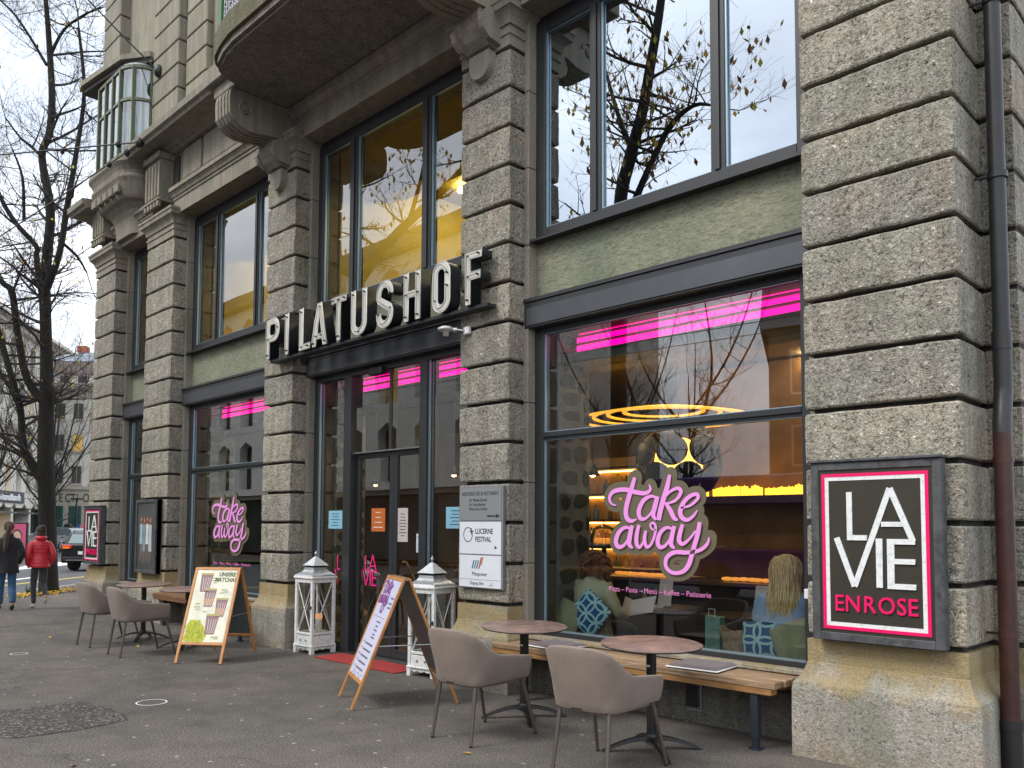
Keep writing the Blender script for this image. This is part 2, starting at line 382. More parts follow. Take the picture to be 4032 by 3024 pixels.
def cloth(name,col,var=.12,scale=14,weave=260,rough=.9,sheen=.2):
    m_,t,b=nmat(name);b.inputs['Roughness'].default_value=rough;b.inputs['Sheen Weight'].default_value=sheen
    v=coords(t);f=noisef(t,v,scale,4,.6);f2=noisef(t,v,weave,2,.5)
    c=ramp(t,f,[(.3,tuple(x*(1-var) for x in col)),(.7,tuple(min(1,x*(1+var)) for x in col))]);c=mixc(t,.35,c,ramp(t,f2,[(.35,(.7,.7,.7)),(.65,(1.15,1.15,1.15))]),'MULTIPLY')
    t.links.new(c,b.inputs['Base Color']);bumpn(t,b,f2,.15,.002);return m_
m_chair=cloth('taupe_chair_fabric',(.20,.156,.126),.12,5,420,.75,.1)
m_chairleg=plain('taupe_leg_metal',(.13,.105,.09),.4,.5)
m_cushion=cloth('mauve_cushion_fabric',(.125,.10,.105),.15,20,200)
m_white=plain('white_paint',(.78,.78,.76),.6,var=.06,scale=10)
m_lantern=plain('chipped_white_wood',(.72,.72,.70),.7,var=.1,scale=12,dirt=((.40,.36,.30),30),bump=.3,bscale=70)
m_zinc=plain('zinc_roof',(.40,.41,.42),.45,.7,var=.2,scale=18,bump=.3,bscale=30)
m_wax=emit('candle_wax',(.85,.80,.62),.05)
m_flame=emit('orange_flame',(1,.45,.18),.35)
m_pink=plain('pink_paint',(.78,.0,.12),.5)
m_signwhite=plain('worn_white_sign',(.74,.75,.74),.5,var=.05,scale=20,dirt=((.45,.52,.53),30))
m_olive=plain('olive_black_board',(.028,.024,.014),.55,var=.15,scale=6)
m_lead=plain('weathered_lead_frame',(.085,.088,.092),.6,.3,var=.3,scale=9,dirt=((.03,.03,.03),14))
m_cream_face=emit('cream_letter_face',(.62,.60,.51),.04,.35)
m_letter_side=plain('letter_side_black',(.012,.014,.016),.5)
m_tube=plain('grey_neon_tube',(.42,.39,.38),.25)
m_stud=plain('dark_electrode',(.03,.028,.03),.5)
# ------------------------------------------------------------------ the granite building
bld=thing('cafe_building','grey granite corner building with rusticated pilasters and a ground floor café','building',(-9.2,6.2,0),world=True)
PIL=[(-16.97,-15.97),(-14.49,-13.41),(-10.34,-9.61),(-6.32,-5.61),(-2.64,-1.61)]
YF=5.89; Z0=.843; DZ=.402
rng=random.Random(3)
def rough_block(xl,xr,yf,yb,z0,z1,nx,amp=.010):
    """U-shaped rough faced stone: left cheek, front, right cheek, pillowed edges"""
    b=MB(); pit=.022
    rows=[(z0,.010),(z0+.012,.002)]+[(z0+(z1-z0)*t,0) for t in (.25,.5,.75)]+[(z1-.012,.002),(z1,.010)]
    cols=[('L',t) for t in (1,.5,.06)]+[('F',t/nx) for t in range(nx+1)]+[('R',t) for t in (.06,.5,1)]
    sd=rng.random()*100; grid=[]
    for zi,(z,ins) in enumerate(rows):
        row=[]
        for (s_,t) in cols:
            j=noise.noise(Vector((sd+t*3.1*(xr-xl)*3,z*5,ord(s_[0])*.37)))
            j2=noise.noise(Vector((sd*2+t*9*(xr-xl),z*11,ord(s_[0])*.11+5)))
            a=amp*(j*1.2+j2*.8)
            zz=z+(j2*.006 if zi in(0,len(rows)-1) else 0)
            if s_=='L': row.append((xl+ins-a*.8,yf+(yb-yf)*t,zz))
            elif s_=='R': row.append((xr-ins+a*.8,yf+(yb-yf)*t,zz))
            else:
                e=min(t,1-t); ep=.006 if e<1e-6 else 0
                x=xl+(xr-xl)*t+(.008 if t==0 else -.008 if t==1 else 0)
                x+= (ins if t==0 else -ins if t==1 else 0)
                row.append((x,yf+ins+ep-a,zz))
        grid.append(row)
    n=len(cols); b.surf(grid,smooth=False)
    b.add(grid[0],[tuple(range(n-1,-1,-1))]); b.add(grid[-1],[tuple(range(n))])
    return b
def loft_rect(b,xl,xr,yf,yb,levels):
    """levels: (z, outward offset on three sides)"""
    g=[]
    for z,e in levels: g.append([(xl-e,yb,z),(xl-e,yf-e,z),(xr+e,yf-e,z),(xr+e,yb,z)])
    b.surf(g,smooth=False); b.add(g[0],[(3,2,1,0)]); b.add(g[-1],[(0,1,2,3)]); return b
BASE_L=[(0,.085),(.25,.085),(.47,.083),(.515,.075),(.53,.066),(.55,.048),(.575,.032),(.605,.018),(.64,.007),(.655,.004),(.66,0),(.75,0),(.822,0)]
CAP_L=[(6.49,0),(6.60,0),(6.605,.015),(6.64,.015),(6.645,.0),(6.70,0),(6.705,.022),(6.735,.026),(6.775,.04),(6.81,.066),(6.83,.09),(6.835,.105),(6.90,.112),(6.905,.125),(6.95,.125)]
pil_obj=[]
for i,(xl,xr) in enumerate(PIL):
    core=MB().box(xl+.05,xr-.05,YF+.075,6.5,.80,7.9).build('pilaster',m_joint,bld)
    pil_obj.append(core)
    ncourse=14 if i<4 else 18
    for k in range(ncourse):
        z0=Z0+DZ*k+.019; z1=Z0+DZ*(k+1)-.019
        nx=14 if i==4 else 8
        if i==3 and .9<z0<2.1 or True:
            rough_block(xl,xr,YF,6.12 if i<4 else 6.47,z0,z1,nx).build('block',m_block,core)
    if i<4:
        loft_rect(MB(),xl,xr,YF,6.4,CAP_L).build('capital',m_smooth,core)
    loft_rect(MB(),xl,xr,YF,6.55,BASE_L).build('base',m_base,core)
# set-back strip and building corner right of the last pilaster, behind the downpipe
core=MB().box(-1.66,-1.42,6.50,7.2,0,9).build('pilaster',m_joint,bld)
for k in range(18):
    z0=Z0+DZ*k+.018; z1=Z0+DZ*(k+1)-.018
    rough_block(-1.63,-1.40,6.45,8.2,z0,z1,3).build('block',m_block,core)
loft_rect(MB(),-1.65,-1.40,6.45,8.3,[(0,.05),(.5,.05),(.6,.02),(.66,0),(.82,0)]).build('base',m_base,core)
# bays -------------------------------------------------------------
BAY=[(-15.97,-14.49),(-13.41,-10.34),(-9.61,-6.32),(-5.61,-2.64)]
JW=.055
for i,(a,b_) in enumerate(BAY):
    j=MB().box(a-.02,a+JW-.012,6.13,6.6,.5,6.9).build('jamb',m_joint,bld)
    zs=[.56,1.245,2.049,2.853,3.657,4.461,5.265,6.069,6.87]
    for z0,z1 in zip(zs[:-1],zs[1:]):
        MB().box(a-.01,a+JW,6.118+rng.uniform(-.003,.003),6.55,z0+.003,z1-.003).build('jamb_stone',m_smooth,j,bevel=.006)
    MB().box(b_-JW,b_+.02,6.12,6.55,.5,6.87).build('jamb',m_smooth,bld)
for i in (0,1,3):
    a,b_=BAY[i]
    pw_=MB().box(a-.05,b_+.05,6.16,6.7,-.02,.505).build('plinth_wall',m_base if i!=3 else granite('dark_plinth_granite',(.06,.055,.05),(.20,.19,.165),(.36,.34,.30),scale=45,bump=.9,bdist=.015,rand=.03),bld)
    MB().box(a+.01,b_-.01,6.10,6.5,.508,.545).build('sill_stone',m_base,pw_,bevel=.006)
def window(name,a,b_,z0,z1,yf,mull,trans,fw_,glassm,bot=None,top=None,label=None):
    """frame = part; mullions, transoms, panes and beads are its own pieces"""
    bot=bot or fw_; top=top or fw_
    f=MB()
    f.box(a,a+fw_,yf,yf+.12,z0,z1).box(b_-fw_,b_,yf,yf+.12,z0,z1).box(a+fw_,b_-fw_,yf+.002,yf+.12,z0,z0+bot).box(a+fw_,b_-fw_,yf+.002,yf+.12,z1-top,z1)
    fr=f.build(name,m_frame,bld,bevel=.004)
    xs=[a+fw_]; 
    for x,w_ in mull:
        m_=MB().box(x-w_/2,x+w_/2,yf+.008,yf+.115,z0+bot,z1-top)
        m_.box(x-w_*.18,x+w_*.18,yf-.012,yf+.01,z0+bot,z1-top); m_.build('mullion',m_frame,fr)
        xs+= [x-w_/2,x+w_/2]
    xs.append(b_-fw_)
    zs=[z0+bot]
    for z,h in trans: zs+= [z-h/2,z+h/2]
    zs.append(z1-top)
    for i in range(0,len(xs),2):
        for z,h in trans:
            t=MB().box(xs[i],xs[i+1],yf+.012,yf+.11,z-h/2,z+h/2); t.box(xs[i],xs[i+1],yf-.008,yf+.014,z-h*.1,z+h/2); t.build('transom',m_frame,fr)
        for j_ in range(0,len(zs),2):
            x0,x1,q0,q1=xs[i],xs[i+1],zs[j_],zs[j_+1]
            MB().add([(x0,yf+.05,q0),(x1,yf+.05,q0),(x1,yf+.05,q1),(x0,yf+.05,q1)],[(0,1,2,3)]).build('pane',m_glass_low if (glassm is m_glass and q0<1) else glassm,fr)
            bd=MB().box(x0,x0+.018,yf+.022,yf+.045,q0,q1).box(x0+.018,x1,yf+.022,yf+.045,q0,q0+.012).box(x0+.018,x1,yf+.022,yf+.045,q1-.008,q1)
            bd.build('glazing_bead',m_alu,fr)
    return fr
def spandrel(a,b_,i):
    MB().box(a-.03,b_+.03,6.25,6.7,3.86,4.50).build('spandrel_panel',m_panel,bld)
    s_=MB().box(a-.004,b_+.02,6.135,6.30,4.492,4.512); s_.box(a+.03,b_+.02,6.125,6.15,4.484,4.496); s_.build('window_sill',m_frame,bld)
    aw=MB().box(a+.006,b_,6.11,6.3,3.60,3.862).build('awning_box',m_frame,bld,bevel=.006)
    MB().box(a+.04,b_-.02,6.098,6.112,3.625,3.80).build('awning_flap',m_frame2,aw)
    MB().box(a+.006,b_,6.095,6.25,3.865,3.90).build('cover_strip',m_frame,aw)
for i,(a,b_) in enumerate(BAY): spandrel(a,b_,i)
up_m={0:[],1:[(-12.52,.15),(-11.25,.13)],2:[(-8.75,.16),(-7.29,.16)],3:[(-4.80,.13),(-3.50,.13)]}
for i,(a,b_) in enumerate(BAY):
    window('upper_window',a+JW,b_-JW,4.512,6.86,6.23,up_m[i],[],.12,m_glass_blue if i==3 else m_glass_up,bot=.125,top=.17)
for i in (0,1,3):
    a,b_=BAY[i]
    window('shop_window',a+JW,b_-JW,.545,3.61,6.22,[],[(2.51,.075)],.11 if i else .09,m_glass if i==3 else m_glass_left,bot=.045,top=.06)
# entrance bay
a,b_=BAY[2]; a+=JW; b_-=JW
ef=MB().box(a,a+.10,6.22,6.36,.0,3.61).box(-8.84,-8.69,6.20,6.40,0,3.53).box(-7.33,-7.21,6.20,6.40,0,3.53).box(b_-.1,b_,6.22,6.36,0,3.61).box(a+.1,b_-.1,6.22,6.36,3.53,3.61)
ef.box(a+.1,-8.84,6.22,6.34,.0,.09).box(-7.21,b_-.1,6.22,6.34,0,.09)
ent=ef.build('entrance_front',m_frame,bld,bevel=.004)
for (x0,x1,z0,z1,y) in ((a+.1,-8.84,.09,3.53,6.27),(-7.21,b_-.1,.09,3.53,6.27)):
    MB().add([(x0,y,z0),(x1,y,z0),(x1,y,z1),(x0,y,z1)],[(0,1,2,3)]).build('pane',m_glass_door,ent)
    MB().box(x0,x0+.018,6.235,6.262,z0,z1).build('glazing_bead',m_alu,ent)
for (x0,x1) in ((-8.69,-7.95),(-7.90,-7.33)):
    MB().add([(x0,6.25,2.54),(x1,6.25,2.54),(x1,6.25,3.53),(x0,6.25,3.53)],[(0,1,2,3)]).build('pane',m_glass_door,ent)
MB().box(-8.69,-7.33,6.238,6.252,2.525,2.54).build('glass_edge_strip',m_steel,ent)
MB().box(-7.95,-7.90,6.24,6.34,2.54,3.53).build('mullion',m_frame,ent)
MB().box(-8.25,-8.0,6.14,6.24,3.47,3.56).build('door_sensor',m_black,ent,bevel=.01)
for (x0,x1,nm) in ((-8.69,-7.93,'door'),(-7.925,-7.33,'door')):
    d=MB().box(x0,x0+.07,6.30,6.35,.03,2.53).box(x1-.07,x1,6.30,6.35,.03,2.53).box(x0+.07,x1-.07,6.302,6.35,.03,.13).box(x0+.07,x1-.07,6.302,6.35,2.46,2.53).build(nm,m_frame,bld,bevel=.003)
    MB().add([(x0+.07,6.325,.13),(x1-.07,6.325,.13),(x1-.07,6.325,2.46),(x0+.07,6.325,2.46)],[(0,1,2,3)]).build('pane',m_glass_door,d)
MB().box(-8.70,-7.2,6.12,6.42,-.01,.022).build('threshold',m_steel,bld)
# lintels, frieze, cornice --------------------------------------------------
LP=[(6.7,6.862),(5.93,6.862),(5.93,7.10),(5.91,7.11),(5.91,7.15),(5.89,7.155),(5.875,7.20),(5.85,7.23),(5.83,7.235),(5.83,7.30),(6.7,7.30)]
for i,(a,b_) in enumerate(BAY):
    MB().prism(LP,'x',a-.13,b_+.13).build('lintel',m_smooth,bld)
MB().box(-17.1,-9.6,6.0,6.6,7.30,8.02).build('frieze',m_smooth,bld)
for x0,x1 in ((-13.25,-12.6),(-12.52,-11.15),(-11.05,-10.5),(-15.85,-14.65)):
    fp=MB().box(x0,x1,5.945,6.01,7.42,7.93).build('frieze_panel',m_cream if False else m_smooth,bld,bevel=.012)
CP=[(6.3,7.96),(5.90,7.96),(5.88,7.99),(5.82,8.01),(5.78,8.04),(5.54,8.05),(5.53,8.03),(5.50,8.03),(5.48,8.07),(5.43,8.10),(5.42,8.20),(5.85,8.26),(6.3,8.28)]
MB().prism(CP,'x',-14.52,-10.32).build('cornice',m_smooth,bld)
MB().prism([(y,z-.32) for y,z in CP],'x',-17.35,-16.5).build('cornice',m_smooth,bld)
def triglyph(xc,w_=.56):
    b=MB().box(xc-w_/2,xc+w_/2,5.74,6.02,7.14,7.96)
    t=b.build('triglyph',m_smooth,bld,bevel=.006)
    for k in range(5):
        x=xc-w_/2+.03+k*(w_-.06)/4
        MB().box(x-.033,x+.033,5.712,5.745,7.20,7.80).build('fillet',m_smooth,t,bevel=.01)
        MB().box(x-.035,x+.035,5.70,5.76,7.02,7.12).build('gutta',m_smooth,t,bevel=.008)
    MB().box(xc-w_/2-.02,xc+w_/2+.02,5.69,6.0,7.125,7.155).build('fillet_band',m_smooth,t); MB().box(xc-w_/2-.04,xc+w_/2+.04,5.68,6.0,7.86,7.97).build('triglyph_cap',m_smooth,t,bevel=.01)
for (xl,xr) in PIL[:2]: triglyph((xl+xr)/2)
def console(xc,low=True):
    prof=[(5.95,7.32),(5.03,7.32),(5.0,7.28),(4.985,7.2)]+[(5.11+.125*math.cos(R(a_)),7.12+.15*math.sin(R(a_))) for a_ in range(165,196,15)]+[(4.995,6.98),(5.05,6.90),(5.14,6.845),(5.26,6.815),(5.40,6.82),(5.54,6.85),(5.68,6.86),(5.78,6.84),(5.86,6.78),(5.90,6.70),(5.95,6.70)]
    c=MB().prism(prof,'x',xc-.2,xc+.2,smooth=False).build('console',m_smooth,bld,bevel=.008)
    for k in (-.13,-.045,.045,.13):
        pr=[(p[0]-.015 if p[0]<5.2 else p[0],p[1]-.012 if p[1]<7.1 else p[1]) for p in prof[1:-3]]
        pr=[(5.6,7.2)]+pr
        MB().prism(pr,'x',xc+k-.026,xc+k+.026).build('console_fillet',m_smooth,c,bevel=.006)
    for s_ in (-1,1):
        vb=MB(); cy_,cz=5.20,7.08
        sp=[(xc+s_*.205,cy_+(.115-.0065*i)*math.cos(i*.52),cz+(.115-.0065*i)*math.sin(i*.52)) for i in range(17)]
        vb.tube(sp,.016,6); vb.sphere((xc+s_*.2,cy_,cz),(.022,.03,.03),8,6); vb.build('volute',m_smooth,c)
    pr2=[(5.9,7.0),(5.60,7.0),(5.555,6.975),(5.545,6.93),(5.57,6.88),(5.63,6.84),(5.62,6.78),(5.64,6.68),(5.70,6.59),(5.78,6.53),(5.9,6.51)]
    c2=MB().prism(pr2,'x',xc-.17,xc+.17).build('bracket',m_smooth,bld,bevel=.01)
    pr3=[(5.9,6.95),(5.66,6.82),(5.60,6.70),(5.63,6.62),(5.72,6.555),(5.9,6.53)]
    for s_ in (-1,1): MB().prism(pr3,'x',xc+s_*.20-.03,xc+s_*.20+.03).build('bracket_cheek',m_smooth,c2,bevel=.008)
    tg=[(xc-.15,6.50)]+[(xc+.15*math.cos(R(a_)),6.40-.17*math.sin(R(a_))+.0) for a_ in range(180,-1,-15)]+[(xc+.15,6.50)]
    MB().prism(tg,'y',5.80,5.90).build('pendant_tongue',m_smooth,c2,bevel=.012)
for (xl,xr) in PIL[2:4]: console((xl+xr)/2)
# balcony ------------------------------------------------------------------
XM=-7.965
def slab_pts(e,yfront=4.55,xl=-9.74,yb=5.95):
    h=[(xl-e,yb),(xl-e,4.98)]+[(p[0]-e*.7,p[1]-e*.7) for p in ((-9.70,4.86),(-9.62,4.75),(-9.46,4.65),(-9.2,4.585))]+[(-8.9,yfront-e)]
    return h+[(2*XM-x,y) for x,y in reversed(h)]
bal=MB().prism(slab_pts(-.05),'z',7.325,7.46).build('balcony',m_dark_stone,bld)
MB().prism(slab_pts(.0),'z',7.36,7.44).build('slab_moulding',m_dark_stone,bal)
MB().prism(slab_pts(.045),'z',7.44,7.72).build('slab_edge',granite('mossy_stone',(.07,.065,.04),(.17,.16,.10),(.25,.24,.17),scale=40,bump=.5,rand=.03),bal)
for xl,xr in ((-10.42,-9.60),(2*XM+9.60,2*XM+10.42)):
    MB().box(xl,xr,4.93,6.0,7.50,7.74).build('cornice_block',m_smooth,bld,bevel=.01)
    MB().box(xl+.12,xr-.12,5.02,6.0,7.33,7.50).build('cornice_bed',m_smooth,bld,bevel=.015)
rl=MB()
def scroll(b,x,z,s_,y):
    pts=[(x+s_*(.085-.008*i)*math.cos(i*.7),y,z+(.085-.008*i)*math.sin(i*.7)) for i in range(10)];b.tube(pts,.009,5)
fr_=[(-9.66,5.3),(-9.66,4.98),(-9.60,4.84),(-9.46,4.73),(-9.2,4.66),(-8.9,4.63),(-8.5,4.63),(-8.1,4.63),(-7.7,4.63),(-7.2,4.63),(-6.6,4.63)]
fr_=spline(fr_,5)
rl.tube([(x,y,7.80) for x,y in fr_],.014,6).tube([(x,y,8.12) for x,y in fr_],.012,6).tube([(x,y,8.62) for x,y in fr_],.02,6)
rail=rl.build('railing',m_white if False else plain('pale_iron',(.34,.35,.36),.5,.6),bal)
acc=0
for i in range(2,len(fr_)-1,1):
    x,y=fr_[i]; dx=fr_[i+1][0]-x; dy=fr_[i+1][1]-y; a_=math.atan2(dy,dx); acc+=1
    b=MB(); 
    for zc,s_ in ((7.90,1),(8.02,-1),(8.24,1),(8.40,-1),(8.52,1)):
        pts=[(x+math.cos(a_)*s_*(.07-.0075*k)*math.cos(k*.75),y+math.sin(a_)*s_*(.07-.0075*k)*math.cos(k*.75),zc+(.07-.0075*k)*math.sin(k*.75)) for k in range(9)]
        b.tube(pts,.008,5)
    if i%2==0: b.tube([(x,y,7.72),(x,y,8.62)],.009,5)
    b.build('scroll_work',rail.data.materials[0],rail)
# first floor wall ------------------------------------------------------------
MB().box(-17.05,-1.5,6.12,6.6,8.02,14).build('upper_wall',m_cream,bld)
def quoins(xl,xr,yf,z0,n,h,mat_,nm='upper_pilaster'):
    c=MB().box(xl+.03,xr-.03,yf+.04,6.3,z0,z0+n*h).build(nm,m_joint,bld)
    for k in range(n):
        MB().box(xl,xr,yf,6.25,z0+k*h+.012,z0+(k+1)*h-.012).build('block',mat_,c,bevel=.014)
quoins(-14.50,-13.46,5.90,8.26,14,.42,m_smooth)
quoins(-13.36,-12.62,6.0,8.26,14,.42,m_cream)
quoins(-17.05,-16.2,5.92,8.26,14,.42,m_smooth)
m_green=plain('green_window_paint',(.06,.135,.05),.5,var=.1)
gw=MB().box(-12.30,-12.16,6.02,6.2,7.97,12).box(-12.16,-9,6.04,6.2,9.35,9.50).box(-12.16,-11.98,6.08,6.2,7.97,12).build('green_window',m_green,bld)
MB().add([(-11.98,6.10,7.97),(-9,6.10,7.97),(-9,6.10,12),(-11.98,6.10,12)],[(0,1,2,3)]).build('pane',m_glass_old,gw)
MB().box(-11.8,-10.5,5.75,6.3,8.35,8.50).build('window_guard_sill',m_cream,bld)
# oriel ------------------------------------------------------------------------
def oriel_plan(e):
    yb=6.1; xr=-14.56+e; xl=-16.40-e; yf=5.50-e; r=.42+e*.3
    p=[(xr,yb),(xr,yf+r)]+[(xr-r+r*math.cos(R(a_)),yf+r-r*math.sin(R(a_))) for a_ in (15,30,45,60,75)]+[(xr-r,yf)]
    q=[(xl+r,yf)]+[(xl+r-r*math.cos(R(a_)),yf+r-r*math.sin(R(a_))) for a_ in (75,60,45,30,15)]+[(xl,yf+r),(xl,yb)]
    return p+q
m_lead_roof=plain('dark_lead_roof',(.055,.05,.045),.6,var=.2)
ori=MB().prism(oriel_plan(.0),'z',8.12,8.22).build('oriel',m_smooth,bld)
def loft_plan(levels):
    b=MB();g=[[(x,y,z) for x,y in oriel_plan(e)] for z,e in levels];b.surf(g,smooth=False);b.add(g[0],[tuple(range(len(g[0])-1,-1,-1))]);b.add(g[-1],[tuple(range(len(g[0])))]);return b
lv=[(6.95,-.34),(7.05,-.33),(7.25,-.30),(7.36,-.25),(7.44,-.17),(7.48,-.09),(7.52,-.06),(7.62,-.02),(7.74,.02),(7.80,.05),(7.84,.05),(7.87,.02),(7.93,.03),(8.00,.06),(8.06,.10),(8.12,.10)]
loft_plan([(z,e) for z,e in lv]).build('corbel',m_smooth,ori)
for k in range(5):
    x0=-16.15+k*.27; MB().box(x0,x0+.20,5.475,5.54,7.55,7.71).build('corbel_panel',m_smooth,ori,bevel=.012)
mg=plain('oriel_green_frame',(.115,.13,.075),.5)
for z0,z1 in ((8.22,8.27),(9.22,9.27),(9.82,9.88)):
    loft_plan([(z0,.0),(z1,.0)]).build('rail',mg,ori)
pl=oriel_plan(-.008)
idx=[1,3,5,7]
fx=[-14.98,-15.32,-15.66,-16.0]
for (x,y) in [pl[1],pl[4]]+[(x_,5.508) for x_ in fx]+[pl[11]]:
    MB().box(x-.022,x+.022,y-.02,y+.035,8.22,9.85).build('mullion',mg,ori)
gp=oriel_plan(-.02)
for q0,q1 in ((8.27,9.22),(9.27,9.82)):
    gg=[[(x,y,q0) for x,y in gp[1:7]],[(x,y,q1) for x,y in gp[1:7]]]; MB().surf(gg,smooth=True,flip=True).build('pane',m_glass_old,ori)
    for k in range(3):
        x0=[-14.98,-15.32,-15.66,-16.0][k]; x1=x0-.34
        MB().add([(x1,5.52,q0),(x0,5.52,q0),(x0,5.52,q1),(x1,5.52,q1)],[(0,1,2,3)]).build('pane',m_glass_old,ori)
# pale curtain behind the oriel glass
cu=MB();g0=[];g1=[]
for k,(x,y) in enumerate(spline([(a_,b2) for a_,b2 in oriel_plan(-.12)[1:]],8)):
    o_=.02*math.sin(k*2.1);g0.append((x+o_,y+o_,8.25));g1.append((x+o_,y+o_,9.8))
cu.surf([g0,g1],flip=True).build('curtain',cloth('pale_curtain',(.28,.46,.43),.1),ori)
MB().prism([(-16.62,6.1),(-16.62,5.46),(-16.5,5.40),(-15.0,5.58),(-14.51,5.88),(-14.51,6.1)],'z',9.95,10.04).build('oriel_cornice',m_lead_roof,ori); MB().prism([(-16.68,6.1),(-16.68,5.38),(-16.5,5.32),(-15.0,5.50),(-14.51,5.84),(-14.51,6.1)],'z',10.04,10.14).build('oriel_cornice',m_smooth,ori)
g=[[(x,y,z) for x,y in oriel_plan(e)] for z,e in ((9.88,-.02),(9.94,-.05),(10.0,-.12),(10.04,-.25))]
MB().surf(g,smooth=True).build('oriel_roof',m_zinc,ori)
# downpipe ------------------------------------------------------------------------
pm=plain('brown_downpipe',(.040,.014,.010),.42,.1,var=.2,scale=5,dirt=((.06,.025,.018),9)); pmz=plain('grey_downpipe',(.035,.036,.037),.42,.5,var=.15,scale=4)
dp=MB().tube([(-1.475,6.30,2.9),(-1.475,6.30,9)],.052,16).build('downpipe',pmz,bld)
MB().tube([(-1.475,6.30,2.82),(-1.475,6.30,2.55),(-1.475,6.295,2.5),(-1.474,6.265,2.40),(-1.472,6.235,2.30),(-1.471,6.23,2.22)],.056,16).build('pipe_bend',pmz,dp)
MB().tube([(-1.475,6.30,2.80),(-1.475,6.30,2.92)],.06,16).build('collar',pmz,dp)
MB().tube([(-1.471,6.23,.36),(-1.471,6.23,2.24)],.056,16).build('lower_pipe',pm,dp)
MB().tube([(-1.471,6.23,-.02),(-1.471,6.23,.38)],.063,16).tube([(-1.471,6.23,.33),(-1.471,6.23,.385)],.07,16).build('cast_iron_foot',m_black,dp)
for z in (2.06,.93,3.98,5.2): MB().tube([(-1.472,6.235 if z<2.5 else 6.30,z-.02),(-1.472,6.235 if z<2.5 else 6.30,z+.02)],.062,16).box(-1.60,-1.52,6.25,6.27,z-.008,z+.008).build('pipe_clamp',pm if z<2.5 else pmz,dp)
# ------------------------------------------------------------------ inside the ground floor
m_floor_in=plain('dark_plank_floor',(.05,.035,.025),.4,var=.3,scale=4)
m_wall_in=plain('brown_interior_wall',(.30,.17,.06),.7,var=.25,scale=1.5)
m_ceil_in=plain('tan_ceiling',(.30,.22,.10),.8,var=.1)
m_dark_in=plain('dark_interior_panel',(.018,.014,.012),.6,var=.3,scale=3)
fl=MB().box(-17,-1.75,6.45,12.5,-.1,.015).build('interior_floor',m_floor_in,bld)
MB().box(-17,-1.75,12.3,12.5,0,3.7).build('interior_back_wall',m_wall_in,bld)
MB().box(-2.0,-1.75,6.5,12.3,0,3.7).build('interior_side_wall',m_dark_in,bld)
MB().box(-17,-16.8,6.5,12.3,0,3.7).build('interior_side_wall',m_dark_in,bld)
MB().box(-17,-1.75,6.45,12.5,3.64,3.80).build('interior_ceiling',m_ceil_in,bld)
# rubble piers behind the pilasters: mortar body with single stones
m_mortar=plain('rubble_mortar',(.25,.255,.205),.95,var=.25,scale=7,bump=.8,bscale=25)
m_rubble=[granite('rubble_dark',(.03,.03,.022),(.085,.085,.062),(.15,.15,.11),scale=30,bump=.6,rand=.3),granite('rubble_green',(.05,.052,.035),(.11,.112,.075),(.18,.18,.125),scale=30,bump=.6,rand=.3)]
def rubble_face(par,x,y0,y1,z0,z1,seed,s_=1):
    """irregular stones on a wall face that looks towards +X"""
    g=random.Random(seed); z=z0+.03
    while z<z1-.1:
        h=g.uniform(.14,.27); y=y0+.01+g.uniform(-.05,.02)
        while y<y1-.07:
            w_=g.uniform(.13,.34); w_=min(w_,y1-.005-y)
            if w_<.06: break
            hh=h*g.uniform(.68,1.0); zc=z+h/2+g.uniform(-.025,.025); yc=y+w_/2; n=9
            ring=[]; 
            for k in range(n):
                a_=2*math.pi*k/n+g.uniform(-.15,.15); rr=g.uniform(.80,1.08); c_,s2=math.cos(a_),math.sin(a_)
                q=(abs(c_)**5+abs(s2)**5)**(-1/5)
                ring.append((yc+c_*q*rr*w_*.46,zc+s2*q*rr*hh*.47))
            pr=g.uniform(.006,.022); b=MB()
            b.add([(x,p[0],p[1]) for p in ring]+[(x+pr*.8,yc+(p[0]-yc)*.88,zc+(p[1]-zc)*.88) for p in ring]+[(x+pr,yc+(p[0]-yc)*.6,zc+(p[1]-zc)*.6) for p in ring],
                  [(k,(k+1)%n,n+(k+1)%n,n+k) for k in range(n)]+[(n+k,n+(k+1)%n,2*n+(k+1)%n,2*n+k) for k in range(n)]+[tuple(range(2*n,3*n))])
            b.build('stone',m_rubble[g.randrange(2)],par); y+=w_+g.uniform(.012,.03)
        z+=h+g.uniform(.005,.025)
for i,(xl,xr) in enumerate(PIL[1:4]):
    pr=MB().box(xl-.06,xr+.10,6.55,7.05,0,3.64).build('rubble_pier',m_mortar,bld)
    rubble_face(pr,xr+.10,6.57,7.05,.02,3.60,11+i)
# stepped ceiling bulkhead with pink light strips
m_pinklight=emit('pink_light_strip',(1,.0,.28),1.3)
m_grey_board=plain('grey_board',(.20,.21,.17),.6)
for i in (1,2,3):
    a,b_=BAY[i]; a+=.12; b_-=.02
    bk=MB().box(a,b_,6.98,7.28,3.31,3.64).build('ceiling_bulkhead',m_grey_board,bld)
    for z in (3.588,3.506,3.417,3.315):
        MB().box(a,b_,6.70,7.22,z,z+.012).build('board',m_grey_board,bk)
    for z0,z1 in ((3.445,3.506),(3.540,3.588)):
        MB().box(a+.04,b_,6.765,6.775,z0,z1).build('light_strip',m_pinklight,bk)
    MB().box(a+.04,b_,6.765,6.775,3.328,3.417).build('fascia',m_grey_board,bk); MB().box(a+.04,b_,6.80,6.81,3.60,3.64).build('light_strip',m_pinklight,bk)
